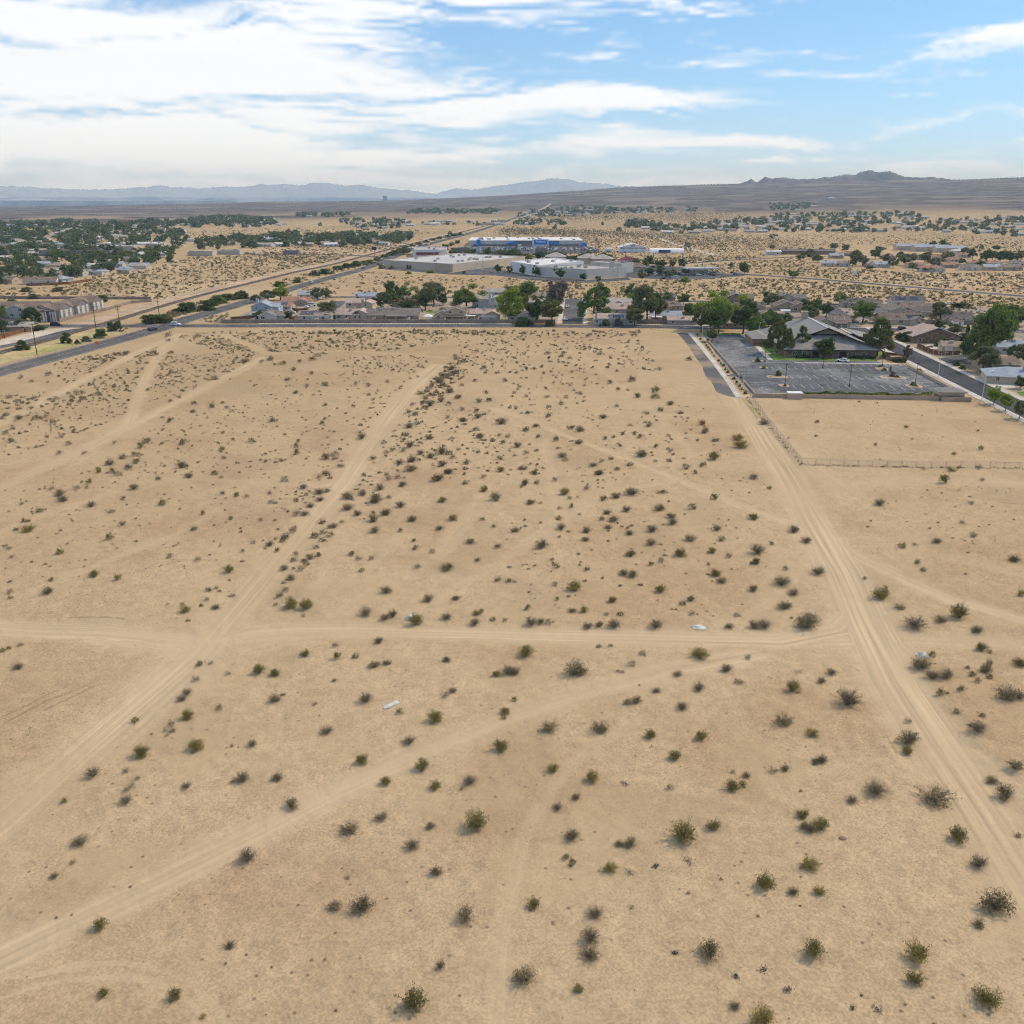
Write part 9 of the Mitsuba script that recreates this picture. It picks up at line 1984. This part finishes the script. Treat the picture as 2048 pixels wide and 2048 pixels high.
utility_pole((-192.3, 369.7), 12.5, 'utility pole in the weeds nearest the left side of the highway')
utility_pole((-195.9, 433.9), 12.0, 'utility pole with two crossarms behind the round green bush')
utility_pole((-185.2, 435.6), 12.0, 'utility pole right of the one with the round green bush')
utility_pole((-179.7, 471.7), 12.0, 'utility pole rising out of the large bush at the junction')
utility_pole((-229.2, 414.8), 12.0, 'utility pole at the far left edge beside the board fence')
for i, (x, y) in enumerate([(-144.4, 992.7), (-124.3, 916.4), (79.2, 1063.2), (191.6, 1018.0), (119.5, 1018.0), (35.4, 773.1), (-159.8, 1537.5), (-116.2, 1537.5), (-24.8, 804.7), (-80.0, 1754.9), (-68.1, 1884.3), (146.1, 889.1), (149.0, 810.2), (134.7, 869.6), (82.6, 734.6), (177.9, 804.7)]):
    k = numbered('light_pole')
    PLACE[k] = (x, y)
    z = float(terr(np.array([x]), np.array([y]))[0])
    put('pole', MB().tube((x, y, z), (x, y, z + 11), .20, .12, 6), m('wood_pole' if i in (0, 3, 4) else 'metal_grey'), parent=k)
    put('head', MB().box((x + .6, y, z + 11), (1.6, .4, .2)), m('metal_grey'), parent=k)
    lab(k, 'thin tall pole near the shopping centre' if i not in (0, 6, 7, 9, 10) else 'thin tall pole along the highway', 'pole', 'thin poles near the shopping centre' if i not in (0, 6, 7, 9, 10) else 'thin poles along the highway')


def street_lamp(pos, h, label, arm, metal='metal_white'):
    k = numbered('street_lamp')
    x, y = pos
    put('pole', MB().tube((x, y, 0), (x, y, h), .11, .07, 8).tube((x, y, 0), (x, y, .5), .2, .18, 8), m(metal), parent=k)
    e_ = (x + arm * E1[0] * 1.9, y + arm * E1[1] * 1.9, h + .25)
    put('arm', MB().tube((x, y, h - .1), e_, .05, .04, 6), m(metal), parent=k)
    put('lamp_head', MB().box((e_[0], e_[1], e_[2]), (.75, .3, .16), GR), m('metal_grey'), parent=k)
    lab(k, label, 'street lamp')


street_lamp((150.8, 320.6), 8.6, 'pale street lamp in the middle of the dark street verge', 1)
street_lamp((147.9, 282.7), 8.6, 'pale street lamp nearest the lower right of the dark street', 1)
street_lamp((237.0, 437.1), 8.0, 'pale street lamp at the right edge by the dark tree', -1)
street_lamp((-42.1, 528.6), 7.5, 'pale street lamp on the street behind the round olive trees', -1)
street_lamp((83.8, 404.7), 6.5, 'pale street lamp at the top of the planting strip', -1)
street_lamp((110.4, 410.8), 7.5, 'pale lamp post on the lawn path by the church wing', 1)
street_lamp((44.0, 452.7), 7.0, 'pale street lamp at the corner right of the side street', -1)
street_lamp((78.0, 330.2), 5.0, 'pale street lamp halfway down the planting strip', -1)
street_lamp((76.5, 298.5), 5.5, 'pale street lamp low down the planting strip', -1)
street_lamp((160.6, 426.9), 7.0, 'pale street lamp behind the broad olive tree at the church corner', 1)
street_lamp((48.7, 433.4), 2.2, 'short white marker post beside the cross road', 1)
for i, (x, y, lb) in enumerate([(92.3, 305.4, 'dark lamp post on the narrow island, lower left of the lot'), (97.7, 351.9, 'dark lamp post on the small island with yellow grass'), (115.8, 338.5, 'dark lamp post left of the white car')]):
    k = numbered('lamp_post')
    put('pole', MB().tube((x, y, 0), (x, y, 7.2), .1, .08, 8).tube((x, y, 0), (x, y, .7), .25, .25, 8), m('trim_dark'), parent=k)
    put('lamp_head', MB().box((x, y, 7.25), (.9, .45, .18), GR), m('trim_dark'), parent=k)
    lab(k, lb, 'lamp post')
for i, (x, y, lb) in enumerate([(113.6, 304.0, 'dark lamp post standing among the lower stalls'), (137.5, 308.1, 'dark lamp post on the lower right kerbed island'), (139.6, 342.9, 'dark lamp post near the church corner')]):
    k = numbered('lamp_post')
    put('pole', MB().tube((x, y, 0), (x, y, 7.2), .1, .08, 8).tube((x, y, 0), (x, y, .7), .25, .25, 8), m('trim_dark'), parent=k)
    put('lamp_head', MB().box((x, y, 7.25), (.9, .45, .18), GR), m('trim_dark'), parent=k)
    lab(k, lb, 'lamp post')
p = (-182.6, 464.1)
k = numbered('road_sign')
put('post', MB().tube((p[0], p[1], 0), (p[0], p[1], 2.2), .05, .05, 6), m('metal_grey'), parent=k)
put('plate', MB().box((p[0], p[1] - .07, 2.5), (.85, .04, .85)).box((p[0], p[1] - .07, 1.7), (.6, .04, .5)), m('sign_yellow'), parent=k)
lab(k, 'yellow road sign before the large bush at the junction', 'sign')
p = (-175.5, 387.5)
k = numbered('road_sign')
put('post', MB().tube((p[0], p[1], 0), (p[0], p[1], 1.6), .06, .06, 6), m('metal_grey'), parent=k)
put('plate', MB().box((p[0], p[1], 2.0), (1.3, .05, 1.3), .6), m('cone_orange'), parent=k)
lab(k, 'orange work sign beside the highway at the left', 'sign')
p = (-171.3, 462.8)
k = numbered('road_sign')
put('post', MB().tube((p[0], p[1], 0), (p[0], p[1], 1.9), .05, .05, 6), m('metal_grey'), parent=k)
g = np.arange(8) * math.pi / 4 + math.pi / 8
put('plate', MB().section([(p[0] + .42 * math.cos(t), 2.3 + .42 * math.sin(t)) for t in g], p[1] - .12, p[1] - .07, 'y'), m('car_red'), parent=k)
lab(k, 'red octagonal sign at the junction', 'sign')
p = (265.3, 727.8)
k = numbered('road_sign')
put('post', MB().tube((p[0], p[1], 0), (p[0], p[1], 5.4), .12, .1, 6), m('metal_grey'), parent=k)
put('plate', MB().box((p[0], p[1] - .12, 4.2), (3.2, .1, 2.8)), m('metal_white'), parent=k)
lab(k, 'pale billboard beside the grey road in the scrub', 'sign')
p = (-148.4, 1019.3)
k = numbered('road_sign')
put('post', MB().tube((p[0], p[1], 0), (p[0], p[1], 6.4), .2, .2, 6), m('metal_grey'), parent=k)
put('plate', MB().box((p[0], p[1] - .2, 6.8), (4.4, .15, 3.2)), m('trim_dark'), parent=k)
lab(k, 'dark sign board beside the railway crossing', 'sign')


def chain_fence(pts, h, label, step=3.0, name='wire_fence'):
    k = numbered(name)
    P = densify(pts, step)
    for a in P:
        z = gz(*a)
        put('post', MB().tube((a[0], a[1], z - .1), (a[0], a[1], z + h), .05, .05, 6), m('fence_wire'), parent=k)
    rail, net = MB(), MB()
    for a, b in zip(P, P[1:]):
        za, zb = gz(*a), gz(*b)
        rail.tube((a[0], a[1], za + h), (b[0], b[1], zb + h), .03, .03, 5, False)
        L = np.hypot(*(b - a))
        n = max(2, int(L / .34))
        d = (b - a) / L
        for i in range(-int(h / .34), n):
            for s in (1, -1):
                t0, t1 = i * L / n, i * L / n + h
                q0, q1 = max(t0, 0), min(t1, L)
                if q1 <= q0:
                    continue
                z0, z1 = (q0 - t0), (q1 - t0)
                if s < 0:
                    z0, z1 = h - z0, h - z1
                w_ = .014
                v = [(a[0] + d[0] * q, a[1] + d[1] * q, za + (zb - za) * q / L + .05 + zz + o) for q, zz in ((q0, z0), (q1, z1)) for o in (-w_, w_)]
                net.add(v, [[0, 2, 3], [0, 3, 1]])
    put('rail', rail, m('metal_grey'), parent=k)
    j = put('wire_mesh', net, m('fence_wire'), parent=k)
    labels[j] = {'kind': 'stuff'}
    lab(k, label, 'fence')


for a_, b_ in (((74.7, 287.2), (69.3, 209.9)), ((69.3, 209.9), (120.8, 206.5))):
    pts = [(a_[0] + (b_[0] - a_[0]) * t + r.normal() * .35, a_[1] + (b_[1] - a_[1]) * t + r.normal() * .35) for t in r.uniform(0, 1, 130)]
    far_trees_z = ground_z(np.array([p[0] for p in pts]), np.array([p[1] for p in pts]))
    tuft = np.vstack([rot(LOW['d'][i % 5] * [.6, .6, .5] * r.uniform(.4, 1.2), i) + [p[0], p[1], z] for i, (p, z) in enumerate(zip(pts, far_trees_z))])
    k = numbered('fence_weeds')
    scene[k] = mikit.ply((tuft, np.arange(len(tuft)).reshape(-1, 3)), m('bush_dry'))
    lab(k, 'dry weeds caught along the foot of the %s wire fence' % ('left' if a_[0] > b_[0] + 3 or k == 'fence_weeds' else 'near'), 'weeds', kind='stuff')
chain_fence([tuple(lot(-.8, -1)), (72.5, 250.6), (69.3, 209.9)], 1.6, 'wire fence running down the left side of the sandy lot')
chain_fence([(69.3, 209.9), (85.7, 208.4), (102.7, 207.3), (126.3, 206.1)], 1.6, 'wire fence along the near side of the sandy lot')
chain_fence([tuple(lot(66, -2)), (145.2, 272.2), (143.9, 264.3), (143.8, 253.3), (142.6, 238.9)], 1.5, 'wire fence on the right side of the sandy lot')
chain_fence([(-191.7, 337.6), (-189.4, 350.4), (-188.1, 368.8), (-185.9, 387.5), (-184.2, 409.9), (-182.2, 430.6)], 1.2, 'thin wire fence along the left verge of the highway', 6.0)


def hedge(pts, h, w, leaf, label, n):
    k = numbered('hedge')
    rg = np.random.default_rng(int(abs(pts[0][0] * 10)))
    P = densify(pts, .4)
    i = rg.integers(0, len(P) - 1, n)
    t = rg.uniform(size=(n, 1))
    c = P[i] * (1 - t) + P[i + 1] * t
    hh = h * (.75 + .5 * meshkit.noise(np.stack([c[:, 0] * .5, c[:, 1] * .5, c[:, 0] * 0], -1), 3))
    z = hh * rg.uniform(0, 1, n) ** .6
    o = rg.uniform(-.5, .5, n) * w * (1 - .5 * (z / hh) ** 3)
    c3 = np.stack([c[:, 0] + o * .1, c[:, 1] + o, z], 1)
    scene[k] = mikit.ply(leaf_tris(c3, .15, n, rg), m(leaf))
    lab(k, label, 'hedge')


hedge([tuple(lot(15.5, 1.0)), tuple(lot(56, 1.0))], 2.0, 1.3, 'leaf_green', 'long green hedge along the inside of the tan lot wall', 9000)
hedge([(147.0, 351.9), (151.4, 350.1)], 1.5, 1.2, 'leaf_dark', 'dark clipped hedge beside the low brick enclosure', 1800)
hedge([tuple(cf + E1 * t + E2 * .6) for t in (-14.0, -8.5)], 1.1, 1.2, 'leaf_dark', 'dark hedge under the left church windows', 1200)
hedge([tuple(cf + E1 * t + E2 * .6) for t in (6.8, 17.0)], 1.1, 1.3, 'leaf_dark', 'dark hedge under the right church windows', 2000)
# planting in the strips and islands
for (x, y, w, i) in [(85.3, 422.9, 1.2, 0), (84.2, 410.2, 1.3, 0), (83.8, 398.7, 1.2, 0), (83.3, 393.0, 1.1, 0), (82.7, 385.7, 1.3, 0), (82.2, 379.7, 1.2, 0), (81.6, 372.9, 1.1, 0), (80.9, 365.1, 1.0, 0), (80.2, 353.8, 1.2, 0), (79.7, 347.4, 1.0, 0), (79.6, 342.5, 1.5, 0), (78.9, 335.1, 1.4, 0), (78.4, 329.1, 1.4, 0), (77.6, 316.7, 1.4, 0), (77.1, 310.4, 1.3, 0), (76.8, 304.3, 1.2, 0), (76.4, 298.8, 1.2, 0), (75.8, 292.1, 1.6, 0), (86.9, 407.1, 1.3, 0), (86.5, 400.2, 1.2, 0), (89.6, 399.3, 1.0, 0), (80.7, 318.7, 1.0, 0)]:
    tree((x, y), w * .85, w, 'bush', 'leaf_dark', 'small clipped dark shrub in the gravel planting strip', 'shrubs in the gravel planting strip', 2)
for (x, y, h, w, lf, lb) in [(94.9, 351.9, 2.2, 2.6, 'leaf_dark', 'dark shrub on the first kerbed island of the lot'), (93.6, 337.7, 1.5, 2.0, 'leaf_bright', 'yellow green tuft on the island beside a lamp post'), (94.8, 323.1, 2.4, 2.9, 'leaf_pine', 'round shrub on the large kerbed island at the left'), (92.0, 304.0, 1.0, 1.6, 'leaf_pine', 'small shrub at the foot of the lower left lamp post')]:
    tree((x, y), h, w, 'bush', lf, lb, None, 2)
for (x, y, h, w, lf, lb) in [(134.9, 321.2, 2.4, 3.0, 'leaf_grey', 'brownish shrub on the large right kerbed island'), (136.0, 319.8, 1.2, 2.0, 'leaf_pine', 'low shrub beside the brownish one on the right island'), (138.5, 332.2, 2.4, .9, 'leaf_grey', 'thin dry stalky shrub on the right island'), (136.9, 334.3, 1.2, 2.0, 'leaf_olive', 'pale tuft on the island near the church corner'), (137.9, 340.7, 1.0, 1.8, 'leaf_olive', 'smaller pale tuft on the island near the church corner'), (135.6, 305.7, 1.6, 2.3, 'leaf_olive', 'pale tuft on the lower right island'), (135.8, 304.0, 1.2, 1.8, 'leaf_pine', 'olive tuft on the lower right island'), (149.1, 332.2, 1.4, 2.6, 'leaf_bright', 'yellow bush beside the retaining wall of the dark street'), (168.4, 344.7, 1.8, 3.2, 'leaf_dark', 'dark bush in the corner garden, upper'), (167.1, 336.8, 1.8, 3.0, 'leaf_dark', 'dark bush in the corner garden, lower'), (178.3, 323.1, 3.2, 3.8, 'leaf_olive', 'clipped olive tree before the pale house at the right edge'), (175.5, 323.1, 2.2, 5, 'leaf_dark', 'dark shrubs under the pale house gable')]:
    tree((x, y), h, w, 'bush', lf, lb, None, 2)
sheet('garden_bed', [(169.5, 349.6), (174.7, 346.2), (170.3, 326.1), (165.8, 326.1), (164.2, 332.2)], m('gravel'), 'stony corner garden at the side street', z=.05)
sheet('driveway', [(163.5, 309.3), (171.0, 310.8), (169.9, 304.5), (168.0, 301.9), (164.2, 302.2)], m('concrete'), 'pale concrete driveway at the right edge', z=.05)
sheet('driveway', [(179.5, 395.8), (186.2, 395.8), (182.6, 379.2), (175.4, 376.6), (175.3, 390.1)], m('concrete'), 'pale concrete yard behind the board fence with posts', z=.05)
sheet('front_garden', [(167.4, 323.1), (172.8, 325.1), (169.2, 310.8), (164.2, 310.8)], m('concrete_tan'), 'pale gravel garden at the right edge', z=.045)
sheet('lawn', [(165.7, 295.9), (169.2, 296.8), (166.5, 288.6), (163.6, 289.4)], m('lawn'), 'small lawn at the right edge', z=.045)
sheet('lawn', [(-48.6, 515.4), (-45.5, 521.9), (-42.6, 511.1), (-44.5, 504.0)], m('lawn'), 'small lawn under the round olive tree', z=.045)
sheet('weed_strip', [(66.3, 442.4), (76.3, 430.9), (76.6, 432.9), (71.6, 438.5), (66.8, 446.0)], m('weeds_green'), 'thin green weeds along the cross road', z=.02)
sheet('weed_strip', [(72.8, 285.4), (74.4, 285.4), (72.4, 261.0), (71.1, 258.4), (72.1, 272.0)], m('weeds_yellow'), 'dry yellow grass strip beside the wire fence', z=-.0 + .06)
for kk_, (a_, b_) in enumerate(((-127, 22), (44, 250), (250, 330))):
    pass

# the air over the whole scene
scene['haze'] = {'type': 'cube', 'to_world': T().translate([0, 0, 160]).scale([25000, 25000, 350]), 'bsdf': {'type': 'null'}, 'interior': {'type': 'ref', 'id': 'air'}}
lab('haze', 'thin bluish desert haze over the whole plain', 'haze', kind='stuff')
same = {}
for k, d in labels.items():
    if d.get('group') and k in PLACE:
        same.setdefault(d['label'], []).append((math.atan2(*PLACE[k]), k))
for t, lst in same.items():
    if 1 < len(lst):
        for j, (_, k) in enumerate(sorted(lst)):
            n = j + 1
            o = ORD[j] if j < 12 else '%d%s' % (n, 'th' if 10 < n % 100 < 14 else {1: 'st', 2: 'nd', 3: 'rd'}.get(n % 10, 'th'))
            labels[k]['label'] = t + ', ' + o + ' from left'
for k in list(labels):
    if k not in scene and not any(q.startswith(k + '__') for q in scene):
        del labels[k]
print(len(scene), 'entries;', sum(len(meshkit.WRITTEN[d['filename']][1]) for d in scene.values() if d.get('type') == 'ply'), 'triangles')
